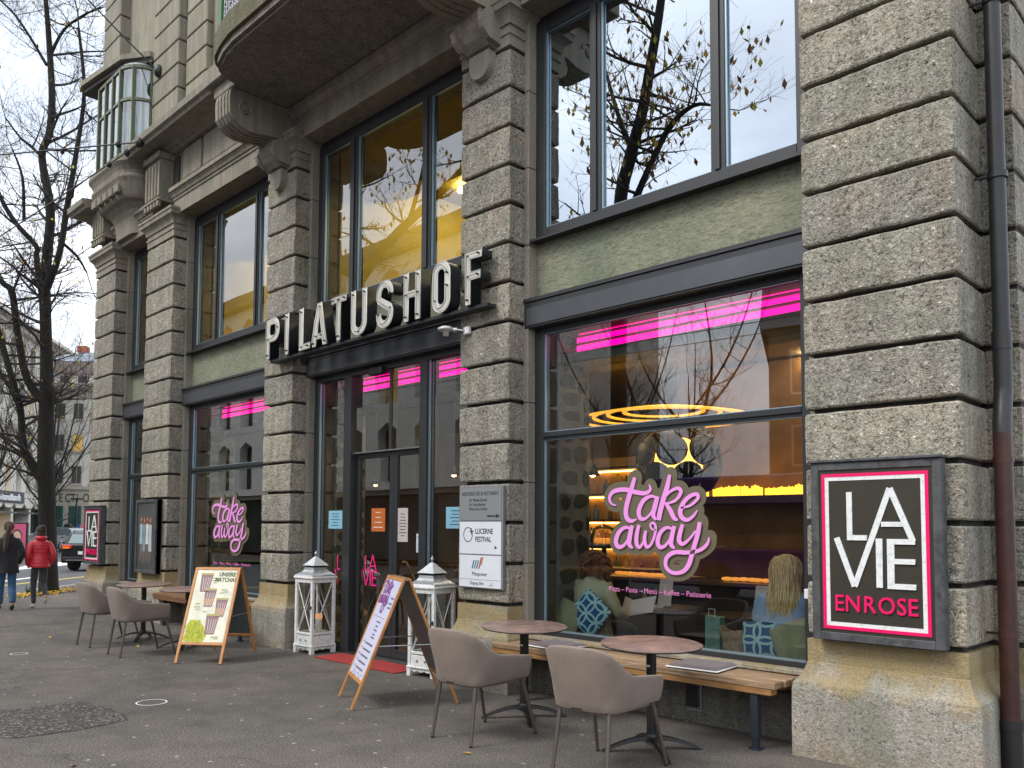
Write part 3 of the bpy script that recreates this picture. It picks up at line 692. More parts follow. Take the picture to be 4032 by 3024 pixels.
# ring ceiling lamp ---------------------------------------------------
m_ring=emit('warm_ring_light',(1,.47,.04),.65)
rl_=thing('ring_lamp','round yellow ceiling lamp of concentric glowing rings behind the big shop window','ceiling lamp',(-5.2,8.0,2.82))
for k,(r_,z) in enumerate(((.95,.0),(.80,.03),(.64,.06),(.46,.09))):
    MB().lathe([(r_-.035,z),(r_,z),(r_,z+.022),(r_-.035,z+.022),(r_-.035,z)],(0,0,0),40,caps=False).build('ring',m_ring,rl_)
MB().cyl(0,0,.1,.82,.02,8).build('stem',m_black,rl_)
# pendant lamp with dark discs
pdn=thing('disc_pendant_lamp','large pendant lamp of overlapping black discs hanging behind the take away lettering','pendant lamp',(-4.85,7.75,2.32))
m_globe=emit('amber_globe',(1,.48,.08),2.0)
MB().sphere((0,0,0),.26,16,10).build('globe',m_globe,pdn)
MB().tube([(0,0,.25),(0,0,1.3)],.008,6).build('cable',m_black,pdn)
gd_=random.Random(5)
for ring,(el,n) in enumerate(((50,5),(12,8),(-25,8),(-60,5))):
    for k in range(n):
        az=2*math.pi*(k+.5*(ring%2))/n; d=Vector((math.cos(az)*math.cos(R(el)),math.sin(az)*math.cos(R(el)),math.sin(R(el))))
        b=MB().lathe([(.0,-.012),(.15,-.012),(.165,0),(.15,.012),(0,.012)],(0,0,0),18,caps=False)
        q=d.to_track_quat('Z','Y').to_matrix(); b.v=[tuple(q@Vector(p)+d*.42) for p in b.v]
        b.build('disc',m_black,pdn)
# ceiling spots
for k,(x,y) in enumerate(((-5.0,7.35),(-4.6,8.3),(-3.9,7.4),(-3.5,8.2),(-3.45,7.3),(-4.1,9.3),(-8.4,7.6),(-7.6,7.8),(-8.0,8.6),(-7.0,8.2),(-11.6,7.6),(-12.2,8.4))):
    o=MB().cyl(x,y,3.615,3.638,.045,12).build('ceiling_spot',emit('spot_light_%d'%k,(1,.80,.5),130) if k==0 else bpy.data.materials['spot_light_0'])
    props(o,'small round ceiling spot lit inside the café','ceiling spot','recessed spots in the café ceiling')
# candle shelf
cs=thing('wall_shelf','long dark wall shelf carrying the row of yellow candles','shelf',(-4.6,9.2,1.9),world=True); MB().box(-5.85,-2.6,9.0,9.35,1.90,1.99).build('board',m_dark_in,cs); MB().box(-5.85,-2.6,9.35,9.4,1.0,3.6).build('back_panel',plain('caramel_panel',(.17,.085,.028),.6,var=.5,scale=1.6),cs)
m_can=emit('lit_yellow_candle',(1,.60,.04),1.1)
cb=MB().cyl(0,0,0,.10,.042,10).cyl(0,0,.10,.115,.006,5)
for k in range(24):
    h=gd_.uniform(.8,1.15)
    if k==0: co=cb.build('candle',m_can,origin=(0,0,0)); c0=co
    else: co=c0.copy(); C.objects.link(co)
    co.location=(-5.70+k*.078+gd_.uniform(-.012,.012),9.06+gd_.uniform(0,.16),1.99); co.scale=(1,1,h)
    props(co,'small glowing yellow pillar candle in the row on the dark shelf','candle','candles on the wall shelf')
# counter with pastries behind the window
ct=thing('bakery_counter','dark bakery counter with glass shelves at the back of the café','counter',(-5.2,9.0,0),world=True)
MB().box(-6.8,-2.4,8.7,9.5,0,.95).build('body',m_dark_in,ct); MB().box(-6.85,-2.35,8.65,9.55,.95,.99).build('top',plain('counter_top',(.10,.07,.05),.3),ct)
MB().box(-6.8,-2.4,8.75,9.3,1.38,1.395).build('glass_shelf',m_glass_thin,ct)
for x in (-6.8,-5.35,-3.9,-2.4): MB().box(x-.01,x+.01,8.75,8.77,.99,1.4).build('shelf_post',m_steel,ct)
m_crust=emit('glowing_crust',(.85,.33,.05),.45);  # crust glows by itself; the display's warm light is put into it
def pastry(k):
    b=MB()
    pts=[(.055*math.cos(a_/10*math.pi),.03*math.sin(a_/10*math.pi),.02) for a_ in range(11)]
    b.tube(pts,[.006,.014,.019,.023,.026,.027,.026,.023,.019,.014,.006],6); return b
p0=None
for k in range(34):
    row=k//12; x=-6.45+(k%12)*.085+row*.01
    if row==2: x=-4.9+(k%12)*.09
    z=(1.0,1.40,1.0)[row]
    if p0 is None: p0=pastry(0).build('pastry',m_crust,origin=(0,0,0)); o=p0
    else: o=p0.copy(); C.objects.link(o)
    o.location=(x,8.85+gd_.uniform(-.03,.03),z); o.rotation_euler=(0,0,gd_.uniform(-.5,.5))
    props(o,'golden crescent pastry lying on the bakery counter','pastry','pastries on the bakery counter')
dm=thing('cake_dome','glass cake dome over orange pastries at the left end of the counter','cake dome',(-6.45,8.55,1.40))
MB().lathe([(.17,0),(.17,.10),(.15,.17),(.10,.22),(.03,.24),(.0,.245)],(0,0,0),20,caps=False).sphere((0,0,.26),.018,8,6).build('dome',glass('dome_glass',.08,(1,.9,.7)),dm)
MB().cyl(0,0,-.02,0,.19,20).build('plate',m_steel,dm); 
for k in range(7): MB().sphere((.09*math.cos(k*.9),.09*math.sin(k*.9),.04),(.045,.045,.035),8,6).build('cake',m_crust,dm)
MB().box(-.21,.21,-.2,.2,-.06,-.02).cyl(0,0,-1.40,-.06,.03,8).cyl(0,0,-1.40,-1.37,.2,16).build('stand',m_dark_in,dm)
# round black café table inside
def in_table(x,y,label):
    t=thing('cafe_table',label,'table',(x,y,.015)); MB().cyl(0,0,.72,.745,.38,28).build('tabletop',m_black,t); MB().cyl(0,0,.03,.72,.04,10).build('column',m_black,t); MB().cyl(0,0,0,.03,.24,20).build('foot',m_black,t)
    return t
in_table(-4.05,7.55,'round black café table inside between the two seated guests'); in_table(-5.05,7.7,'round black café table inside in front of the guest in green')
in_table(-11.6,7.6,'round black café table behind the left shop window')
# inner window bench
ib=thing('inner_bench','dark upholstered seat running along the inside of the big shop window','bench',(-4.1,6.9,0),world=True)
MB().box(-5.35,-2.7,6.45,7.0,.40,.50).build('seat',plain('dark_upholstery',(.02,.018,.02),.8),ib,bevel=.02); MB().box(-5.3,-2.72,6.48,6.95,.015,.40).build('seat_box',m_dark_in,ib)
# menu holders and glasses on tables
for (x,y,lb) in ((-3.78,7.45,'clear menu holder with a white card on the table beside the blonde guest'),(-4.95,7.6,'clear menu holder with a white card on the table beside the guest in green')):
    mh=thing('menu_holder',lb,'menu holder',(x,y,.765)); MB().box(-.08,.08,-.004,.004,.02,.30,rot=Matrix.Rotation(R(-12),3,'X'),piv=(0,0,0)).build('card',plain('menu_card',(.75,.74,.70),.5,var=.15,scale=60),mh); MB().box(-.085,.085,-.04,.04,0,.02).build('foot',m_glass_thin,mh)
gls=thing('latte_glass','tall glass of coffee standing on the inner café table','glass',(-5.2,7.62,.765)); MB().lathe([(.03,0),(.04,.16)],(0,0,0),14,caps=False).build('glass',m_glass_thin,gls); MB().lathe([(.028,.005),(.036,.10)],(0,0,0),14).build('drink',plain('milky_coffee',(.35,.2,.1),.4),gls)
# paper bag, magazine bag
pb=thing('paper_bag','pale green paper carrier bag standing on the inner window seat','bag',(-3.79,6.62,.50))
MB().prism([(-.07,0),(.07,0),(.072,.33),(-.068,.34)],'y',-.05,.05).build('body',plain('green_paper',(.16,.33,.27),.7,var=.25,scale=9),pb,bevel=.004); MB().tube([(-.03,-.055,.33),(-.03,-.055,.40),(.03,-.055,.40),(.03,-.055,.33)],.004,5).build('handle',m_white,pb)
sb=thing('straw_bag','beige open straw bag slumped on the inner window seat beside the blonde guest','bag',(-3.58,6.62,.50))
g=[]
for k in range(6):
    t=k/5; r_=.11+.05*t; g.append([(r_*math.cos(a_)*1.1+t*.05*math.cos(a_*2),.6*r_*math.sin(a_),t*.24+.03*math.sin(a_*2+1)*t) for a_ in [2*math.pi*j/14 for j in range(14)]])
MB().surf(g,closed_u=True).build('body',cloth('straw_weave',(.36,.28,.18),.3,30,120),sb,solid=.008)
# ------------------------------------------------------------------ upper rooms
m_yel=plain('ochre_wall',(.50,.42,.12),.8,var=.1,scale=1); m_yel2=plain('olive_ceiling',(.30,.23,.03),.8,var=.1,scale=1)
MB().box(-17,-6.2,9.6,9.8,3.8,7.0).build('upper_room_wall',m_yel,bld); MB().box(-17,-1.75,6.45,9.6,6.92,7.05).build('upper_room_ceiling',m_yel2,bld)
for x in (-13.9,-10.0,-6.1): MB().box(x-.12,x+.12,6.5,9.6,3.8,6.92).build('upper_room_partition',m_yel if x<-6.2 else m_dark_in,bld)
MB().box(-9.8,-6.2,7.6,7.9,6.62,6.92).build('ceiling_beam',m_yel,bld); MB().box(-13.6,-10.2,7.6,7.9,6.62,6.92).build('ceiling_beam',m_yel,bld)
MB().box(-6.1,-1.75,9.4,9.6,3.8,7.0).build('upper_room_wall',plain('dim_green_wall',(.06,.07,.055),.8),bld)
m_tubel=emit('added_tube_glow',(1,.80,.36),30)  # added source, put in to brighten the upper rooms
for x0,x1,y in ((-9.3,-8.1,8.6),(-7.8,-6.7,8.6),(-13.2,-12.2,8.6),(-11.8,-10.8,8.6),(-16.3,-15.2,8.6)):
    o=MB().box(x0,x1,y,y+.12,6.82,6.88).build('added_tube_lamp',m_tubel); props(o,'added tube lamp lighting the room behind the %s'%{-9.3:'left part of the window above the entrance',-7.8:'right part of the window above the entrance',-13.2:'left part of the upper window over the left shop window',-11.8:'right part of the upper window over the left shop window',-16.3:'narrow upper window at the corner'}[x0],'tube lamp','added tube lamps in the upper rooms')
cbm=cloth('green_blind',(.12,.14,.10),.1,8)
cb_=MB();g0=[];g1=[]
for k in range(40):
    x=-5.42+k*.018; g0.append((x,6.52+.02*math.sin(k*1.3),4.5)); g1.append((x,6.52+.02*math.sin(k*1.3),6.8))
cb_.surf([g0,g1]).build('curtain',cbm,bld)
# ceiling window frames of the orange blinds are across the street

# lit back bar behind the entrance: shelves with bottles, jars and small lamps
bb=thing('back_bar','warmly lit back bar shelves with bottles seen through the glass door','shelf',(-8.2,10.4,0),world=True)
MB().box(-10.2,-6.2,10.55,10.62,0,2.7).build('back_panel',plain('amber_back_panel',(.40,.22,.07),.7,var=.3,scale=3),bb)
for z in (.9,1.3,1.7,2.1,2.5): MB().box(-10.2,-6.2,10.25,10.55,z,z+.03).build('shelf_board',m_dark_in,bb); MB().box(-10.15,-6.25,10.50,10.52,z-.03,z-.01).build('light_strip',bpy.data.materials.get('amber_strip') or emit('amber_strip',(1,.55,.12),7),bb)
MB().box(-10.2,-6.2,9.3,9.8,0,1.05).build('bar_front',plain('bar_front_wood',(.14,.07,.03),.5,var=.3,scale=3),bb)
gB=random.Random(12); bcols=[plain('bottle_glass_%d'%k,c,.15) for k,c in enumerate(((.10,.05,.02),(.05,.09,.03),(.35,.18,.04),(.45,.40,.32),(.20,.02,.02),(.04,.10,.16)))]
bm0=[]
for k,mt in enumerate(bcols):
    r_=.035+.006*(k%3); h=.22+.03*(k%4); o=MB().lathe([(r_,0),(r_,h*.6),(r_*.35,h*.75),(r_*.35,h),(0,h)],(0,0,0),10).build('bottle',mt,origin=(0,0,0)); bm0.append(o.data); bpy.data.objects.remove(o)
for z in (.93,1.33,1.73,2.13):
    x=-10.05
    while x<-6.35:
        o=bpy.data.objects.new('bottle',bm0[gB.randrange(6)]); C.objects.link(o); o.location=(x,10.38+gB.uniform(-.05,.05),z); o.scale=(1,1,gB.uniform(.75,1.15))
        props(o,'bottle on the lit back bar shelves behind the glass door','bottle','bottles on the back bar'); x+=gB.uniform(.12,.26)
for k,(x,y,z) in enumerate(((-8.9,8.2,2.35),(-8.2,8.6,2.3),(-7.5,8.3,2.4),(-6.9,8.9,2.3),(-12.0,8.3,2.35),(-11.3,8.6,2.3))):
    pl_=thing('pendant_lamp','small amber pendant lamp number %s counted from the left behind the door and left window'%('three','four','five','six','one','two')[k],'pendant lamp',(x,y,z),group='small amber pendants')
    MB().lathe([(.0,.16),(.03,.15),(.10,.0),(.098,.0),(.028,.14),(0,.15)],(0,0,0),14,caps=False).build('shade',m_black,pl_); MB().sphere((0,0,.03),.045,10,8).build('bulb',bpy.data.materials.get('amber_bulb') or emit('amber_bulb',(1,.52,.14),26),pl_); MB().tube([(0,0,.15),(0,0,3.64-z)],.005,5).build('cable',m_black,pl_)
# ------------------------------------------------------------------ signs and lettering
# --- PILATUSHOF channel letters
ps=thing('letter_sign','open channel letter sign reading PILATUSHOF above the entrance','sign',(-7.9,5.78,3.8),world=True)
MB().box(-9.93,-5.76,5.74,5.87,3.80,3.838).build('rail',m_letter_side,ps,bevel=.004)
for x in (-9.75,-9.97+.35,-6.2,-5.95): MB().box(x-.015,x+.015,5.86,5.93,3.81,3.83).build('rail_bracket',m_letter_side,ps)
ZB,ZT=3.842,4.385; HT=ZT-ZB; SW=.080
def rr(x0,x1,y0,y1,r,n=6):
    return arc(x1-r,y1-r,r,0,90,n)+arc(x0+r,y1-r,r,90,180,n)+arc(x0+r,y0+r,r,180,270,n)+arc(x1-r,y0+r,r,270,360,n)
def letter(ch,w_):
    H=HT;s_=SW
    if ch=='I': return [[(0,0),(s_,0),(s_,H),(0,H)]],[[(s_/2,.05),(s_/2,H-.05)]]
    if ch=='L': return [[(0,0),(w_,0),(w_,s_*.95),(s_,s_*.95),(s_,H),(0,H)]],[[(s_/2,H-.05),(s_/2,s_*.5),(w_-.04,s_*.5)]]
    if ch=='T': c=w_/2;return [[(c-s_/2,0),(c+s_/2,0),(c+s_/2,H-s_),(w_,H-s_),(w_,H),(0,H),(0,H-s_),(c-s_/2,H-s_)]],[[(.03,H-s_/2),(w_-.03,H-s_/2)],[(c,H-s_*.6),(c,.05)]]
    if ch=='H':
        m0=H*.47;return [[(0,0),(s_,0),(s_,m0),(w_-s_,m0),(w_-s_,0),(w_,0),(w_,H),(w_-s_,H),(w_-s_,m0+s_),(s_,m0+s_),(s_,H),(0,H)]],[[(s_/2,.05),(s_/2,H-.05)],[(w_-s_/2,.05),(w_-s_/2,H-.05)],[(s_/2,m0+s_/2),(w_-s_/2,m0+s_/2)]]
    if ch=='F':
        m0=H*.46;return [[(0,0),(s_,0),(s_,m0),(w_-.02,m0),(w_-.02,m0+s_),(s_,m0+s_),(s_,H-s_),(w_,H-s_),(w_,H),(0,H)]],[[(s_/2,.05),(s_/2,H-s_/2),(w_-.04,H-s_/2)],[(s_/2,m0+s_/2),(w_-.05,m0+s_/2)]]
    if ch=='U':
        r=w_/2;o=[(0,H)]+arc(r,r,r,180,360,14)+[(w_,H),(w_-s_,H)]+arc(r,r,r-s_,360,180,12)+[(s_,H)]
        return [o],[[(s_/2,H-.05)]+arc(r,r,r-s_/2,180,360,12)+[(w_-s_/2,H-.05)]]
    if ch=='O':
        r=w_/2;return [rr(0,w_,0,H,r-.001),rr(s_,w_-s_,s_,H-s_,r-s_-.001)],[rr(s_/2,w_-s_/2,s_/2,H-s_/2,r-s_/2)+[(w_-s_/2,H/2)]]
    if ch=='P':
        b0=H*.42;r=.14;o=[(0,0),(s_,0),(s_,b0)]+arc(w_-r,b0+r,r,270,360,6)+arc(w_-r,H-r,r,0,90,6)+[(0,H)]
        return [o,rr(s_,w_-s_,b0+s_,H-s_,.05,4)],[[(s_/2,.05),(s_/2,H-s_/2)]+arc(w_-r,H-r,r-s_/2,90,0,5)+arc(w_-r,b0+r,r-s_/2,0,-90,5)+[(s_/2,b0+s_/2)]]
    if ch=='A':
        c=w_/2;t=s_*.52;h1=H*.16;h2=H*.29
        def xl(z): return z/H*(c-t)
        def xi(z): return xl(z)+s_*1.05
        o=[(0,0),(s_*1.05,0),(xi(h1),h1),(w_-xi(h1),h1),(w_-s_*1.05,0),(w_,0),(c+t,H),(c-t,H)]
        top=H*.80
        return [o,[(xi(h2),h2),(c,top),(w_-xi(h2),h2)]],[[(s_*.5,.04),(c-.01,H-.05),(c+.01,H-.05),(w_-s_*.5,.04)],[(xi(.1),(h1+h2)/2),(w_-xi(.1),(h1+h2)/2)]]
    if ch=='S':
        r=w_/2-s_/2;c=w_/2
        p=[(w_-s_/2,H*.70)]+arc(c,H-s_/2-r,r,0,180,10)+[(s_/2,H*.64),(s_*.62,H*.60),(w_-s_*.62,H*.40),(w_-s_/2,H*.35)]+arc(c,s_/2+r,r,0,-180,10)+[(s_/2,H*.30)]
        Lf,Rt=ribbon2d(p,s_);return [Lf+Rt[::-1]],[p]
LT=[('P',-9.95,.325),('I',-9.47,.088),('L',-9.125,.24),('A',-8.84,.335),('T',-8.41,.30),('U',-8.0,.30),('S',-7.51,.30),('H',-7.02,.28),('O',-6.54,.275),('F',-6.04,.24)]
for ch,x,w_ in LT:
    outl,tub=letter(ch,w_)
    me=curve_mesh('letter',outl,extrude=.072,mat=m_letter_side); lo=put(me,'letter',ps,(x,5.775,ZB))
    fm=curve_mesh('letter_face',outl,extrude=.002,mat=m_cream_face)
    f=put(fm,'letter_face',lo,ORG[lo.name],Matrix.Translation((0,0,.0745)))
    rim=MB()
    for o_ in outl: rim.tube([(p[0],p[1],.080) for p in o_],.0055,4,closed=True)
    rim.build('rim',m_signwhite,lo,origin=(0,0,0)).location=(0,0,0)
    tb=MB()
    def stud(q,z1,r_):
        o=MB().tube([(q[0],q[1],.075),(q[0],q[1],z1)],r_,6).build('tube_holder',m_stud,lo,origin=(0,0,0)); o.location=(0,0,0)
    for p in tub:
        tb.tube([(q[0],q[1],.105) for q in p],.0085,6)
        for q in (p[0],p[-1]): stud(q,.112,.011)
        if len(p)>2: stud(p[len(p)//2],.10,.009)
    o=tb.build('neon_tube',m_tube,lo,origin=(0,0,0)); o.location=(0,0,0)
# --- LA VIE EN ROSE boxes
LVS=[([(-.153,.406),(-.152,.077)],.036),([(-.170,.094),(-.042,.094)],.035),([(.105,.425),(-.126,-.237)],.037),([(-.24,.092),(-.126,-.237)],.037),([(.105,.425),(.24,.075)],.037),([(.05,.186),(.195,.186)],.032),([(.034,.09),(.033,-.237)],.040),([(.105,.088),(.103,-.241)],.044),([(.083,.071),(.252,.071)],.035),([(.102,-.059),(.25,-.059)],.034),([(.083,-.223),(.252,-.223)],.035)]
def lavie(name,label,xc,zc,W,H,y=5.78,yb=5.885,small=False):
    t=thing(name,label,'sign',(xc,y,zc-H/2),world=True); kx,kz=W/.82,H/1.23; fwid=.055
    hw,hh=W/2,H/2
    bx=MB().box(xc-hw+.01,xc+hw-.01,y+.015,yb,zc-hh+.01,zc+hh-.01).build('case',m_lead,t)
    fr=MB().box(xc-hw,xc-hw+fwid,y-.002,yb-.01,zc-hh,zc+hh).box(xc+hw-fwid,xc+hw,y-.002,yb-.01,zc-hh,zc+hh).box(xc-hw+fwid,xc+hw-fwid,y-.002,yb-.01,zc-hh,zc-hh+fwid).box(xc-hw+fwid,xc+hw-fwid,y-.002,yb-.01,zc+hh-fwid,zc+hh).build('frame',m_lead,t,bevel=.004)
    hood=MB().box(xc-hw-.012,xc+hw+.012,y-.02,yb-.005,zc+hh,zc+hh+.02).build('drip_hood',m_lead,t,bevel=.004)
    MB().box(xc-hw+fwid,xc+hw-fwid,y+.008,y+.014,zc-hh+fwid,zc+hh-fwid).build('board',m_olive,t)
    def ringf(nm,x0,x1,z0,z1,w_,d,mt):
        MB().box(x0,x0+w_,y+.008-d,y+.008,z0,z1).box(x1-w_,x1,y+.008-d,y+.008,z0,z1).box(x0+w_,x1-w_,y+.008-d,y+.008,z0,z0+w_).box(x0+w_,x1-w_,y+.008-d,y+.008,z1-w_,z1).build(nm,mt,t)
    px,pz=.336*kx,.535*kz; ringf('pink_border',xc-px,xc+px,zc-pz,zc+pz,.022,.006,m_pink)
    px-=.022;pz-=.022; ringf('white_border',xc-px,xc+px,zc-pz,zc+pz,.026,.004,m_signwhite)
    for k,(p,w_) in enumerate(LVS):
        pts=[(a_*kx,b2*kz) for a_,b2 in p]; Lf,Rt=ribbon2d(pts,w_*(kx+kz)/2)
        me=curve_mesh('letter_stroke',[Lf+Rt[::-1]],extrude=.004+.0004*k,mat=m_signwhite); put(me,'letter_stroke',t,(xc,y+.004,zc))
    ms=[(c,text_mesh('letter',c,.158*kz,m_pink,'LEFT',.006,.86*kx/kz,.001)) for c in 'ENROSE']; x=0; spots=[]
    for k,(c,me) in enumerate(ms):
        x0=min(v.co.x for v in me.vertices); x1=max(v.co.x for v in me.vertices); spots.append(x-x0); x+=x1-x0+(.014*kx if k!=1 else .030*kx)
    for sp_,(c,me) in zip(spots,ms): put(me,'letter',t,(xc+sp_-x/2+.012,y+.002,zc-.408*kz))
    return t
lavie('box_sign','large framed LA VIE EN ROSE box sign on the broad right hand pilaster',-2.13,1.452,.84,1.225)
lavie('box_sign','small framed LA VIE EN ROSE box sign on the far left corner pilaster',-16.45,1.40,.86,1.09)
# --- poster case on the second pilaster
pc=thing('poster_case','dark poster case with a fashion photograph of standing women on the second pilaster','poster case',(-13.95,5.78,.79),world=True)
xc,zc,hw,hh=-13.95,1.41,.41,.62
MB().box(xc-hw,xc+hw,5.80,5.885,zc-hh,zc+hh).build('case',m_lead,pc)
MB().box(xc-hw,xc-hw+.05,5.77,5.875,zc-hh,zc+hh).box(xc+hw-.05,xc+hw,5.77,5.875,zc-hh,zc+hh).box(xc-hw+.05,xc+hw-.05,5.77,5.875,zc-hh,zc-hh+.05).box(xc-hw+.05,xc+hw-.05,5.77,5.875,zc+hh-.05,zc+hh).build('frame',m_lead,pc,bevel=.004)
MB().box(xc-hw+.05,xc+hw-.05,5.792,5.799,zc-hh+.05,zc+hh-.05).build('poster',plain('poster_print',(.07,.075,.075),.3,var=.35,scale=2.5),pc)
fig_cols=[(.30,.42,.45),(.18,.27,.28),(.55,.56,.56),(.45,.45,.47)]
for k in range(4):
    x=xc-.20+k*.125; zt=zc+.33-.02*(k%2); y=5.790-.0006*k
    sk=plain('skin_print_%d'%k,(.42,.29,.22),.5); hr=plain('hair_print_%d'%k,(.16+.08*(k%2),.09,.05),.5); dr=plain('dress_print_%d'%k,fig_cols[k],.5)
    def pr(nm,pts,mt,dy): MB().prism([(x+a_,zt+b2) for a_,b2 in pts],'y',y-dy,y-dy+.0003).build(nm,mt,pc)
    pr('print_hair',[(-.05,-.18),(-.045,-.03),(-.02,.02),(.02,.02),(.045,-.03),(.05,-.18)],hr,.0006)
    pr('print_face',[(-.016,-.05),(-.015,-.02),(0,-.01),(.015,-.02),(.016,-.05),(0,-.075)],sk,.0012)
    pr('print_dress',[(-.06,-.12),(.06,-.12),(.05,-.30),(.065,-.46-.1*(k%2)),(-.065,-.46-.1*(k%2)),(-.05,-.30)],dr,.0018)
    pr('print_leg',[(-.03,-.45),(-.014,-.45),(-.018,-.74),(-.026,-.74)],sk,.0008); pr('print_leg',[(.014,-.45),(.03,-.45),(.026,-.78),(.018,-.78)],sk,.001)
# --- tenants' plate
tp=thing('tenant_plate','aluminium tenants plate with grey and white panels on the pilaster right of the door','sign',(-5.945,5.83,.99),world=True)
m_plategrey=plain('silver_panel',(.36,.37,.38),.35,.5); m_platewhite=plain('white_panel',(.70,.73,.76),.3,var=.05,scale=3); m_ink=plain('black_ink',(.012,.012,.014),.5)
MB().box(-6.257,-5.632,5.842,5.885,.988,2.014).build('frame',plain('plate_frame',(.30,.30,.32),.4,.6),tp,bevel=.004)
for z0,z1,mt in ((1.668,2.0,m_plategrey),(1.332,1.655,m_platewhite),(1.0,1.319,m_platewhite)): MB().box(-6.240,-5.650,5.836,5.8425,z0,z1).build('panel',mt,tp)
def plate_text(s_,x,z,size,al='LEFT',xs=.9,mt=None,off=0): put(text_mesh('lettering',s_,size,mt or m_ink,al,.0006,xs,off),'lettering',tp,(x,5.8352,z))
plate_text('ADVOKATUR & NOTARIAT',-5.945,1.918,.058,'CENTER',.74); plate_text('Dr. Markus Bischof',-6.10,1.860,.042,'LEFT',.78); plate_text('Dr. Louis Bochud',-6.10,1.815,.042,'LEFT',.78); plate_text('MLaw Livio Stocker',-6.10,1.770,.042,'LEFT',.78)
put(curve_mesh('arrow',[[(0,.004),(.13,.002),(.115,.02),(.175,-.003),(.115,-.026),(.13,-.008),(0,-.012)]],.0006,m_ink),'arrow',tp,(-5.84,5.8352,1.715))
plate_text('LUCERNE',-6.012,1.535,.074,'LEFT',.80,None,.001); plate_text('FESTIVAL',-6.012,1.455,.074,'LEFT',.76,None,.001)
el=[(.068*math.cos(R(a_)),.075*math.sin(R(a_))) for a_ in range(0,360,12)]; el2=[(.060*math.cos(R(a_)),.067*math.sin(R(a_))) for a_ in range(0,360,12)]
put(curve_mesh('emblem',[el,el2],.0006,m_ink),'emblem',tp,(-6.115,5.8352,1.525))
put(curve_mesh('emblem_cross',[[(.02,.03),(.045,.03),(.045,.0),(.055,.0),(.055,.03),(.08,.03),(.08,.04),(.055,.04),(.055,.065),(.045,.065),(.045,.04),(.02,.04)]],.0006,m_ink),'emblem_cross',tp,(-6.115,5.8346,1.525))
put(curve_mesh('arrow',[[(0,-.018),(.035,0),(0,.018)]],.0006,m_ink),'arrow',tp,(-5.735,5.8352,1.40))
for k,(c,dz,h) in enumerate((((.03,.09,.25),0,.085),((.03,.17,.25),0,.085),((.02,.16,.14),0,.085),((.42,.02,.12),.0,.115),((.48,.20,.02),.035,.08))):
    x0=-6.06+k*.032; q=[(0,0),(.016,0),(.016+h*.32,h),(h*.32,h)]
    put(curve_mesh('logo_bar',[q],.0006,plain('logo_ink_%d'%k,c,.5)),'logo_bar',tp,(x0,5.8352,1.185+dz))
plate_text('Manpower',-5.945,1.115,.056,'CENTER',.88); MB().box(-6.235,-5.655,5.8352,5.8362,1.075,1.078).build('rule',m_ink,tp); plate_text('Eingang 20m',-5.985,1.026,.044,'CENTER',.88)
MB().box(-5.815,-5.770,5.8352,5.8362,1.022,1.027).box(-5.775,-5.770,5.8352,5.8362,1.027,1.055).build('arrow',m_ink,tp)
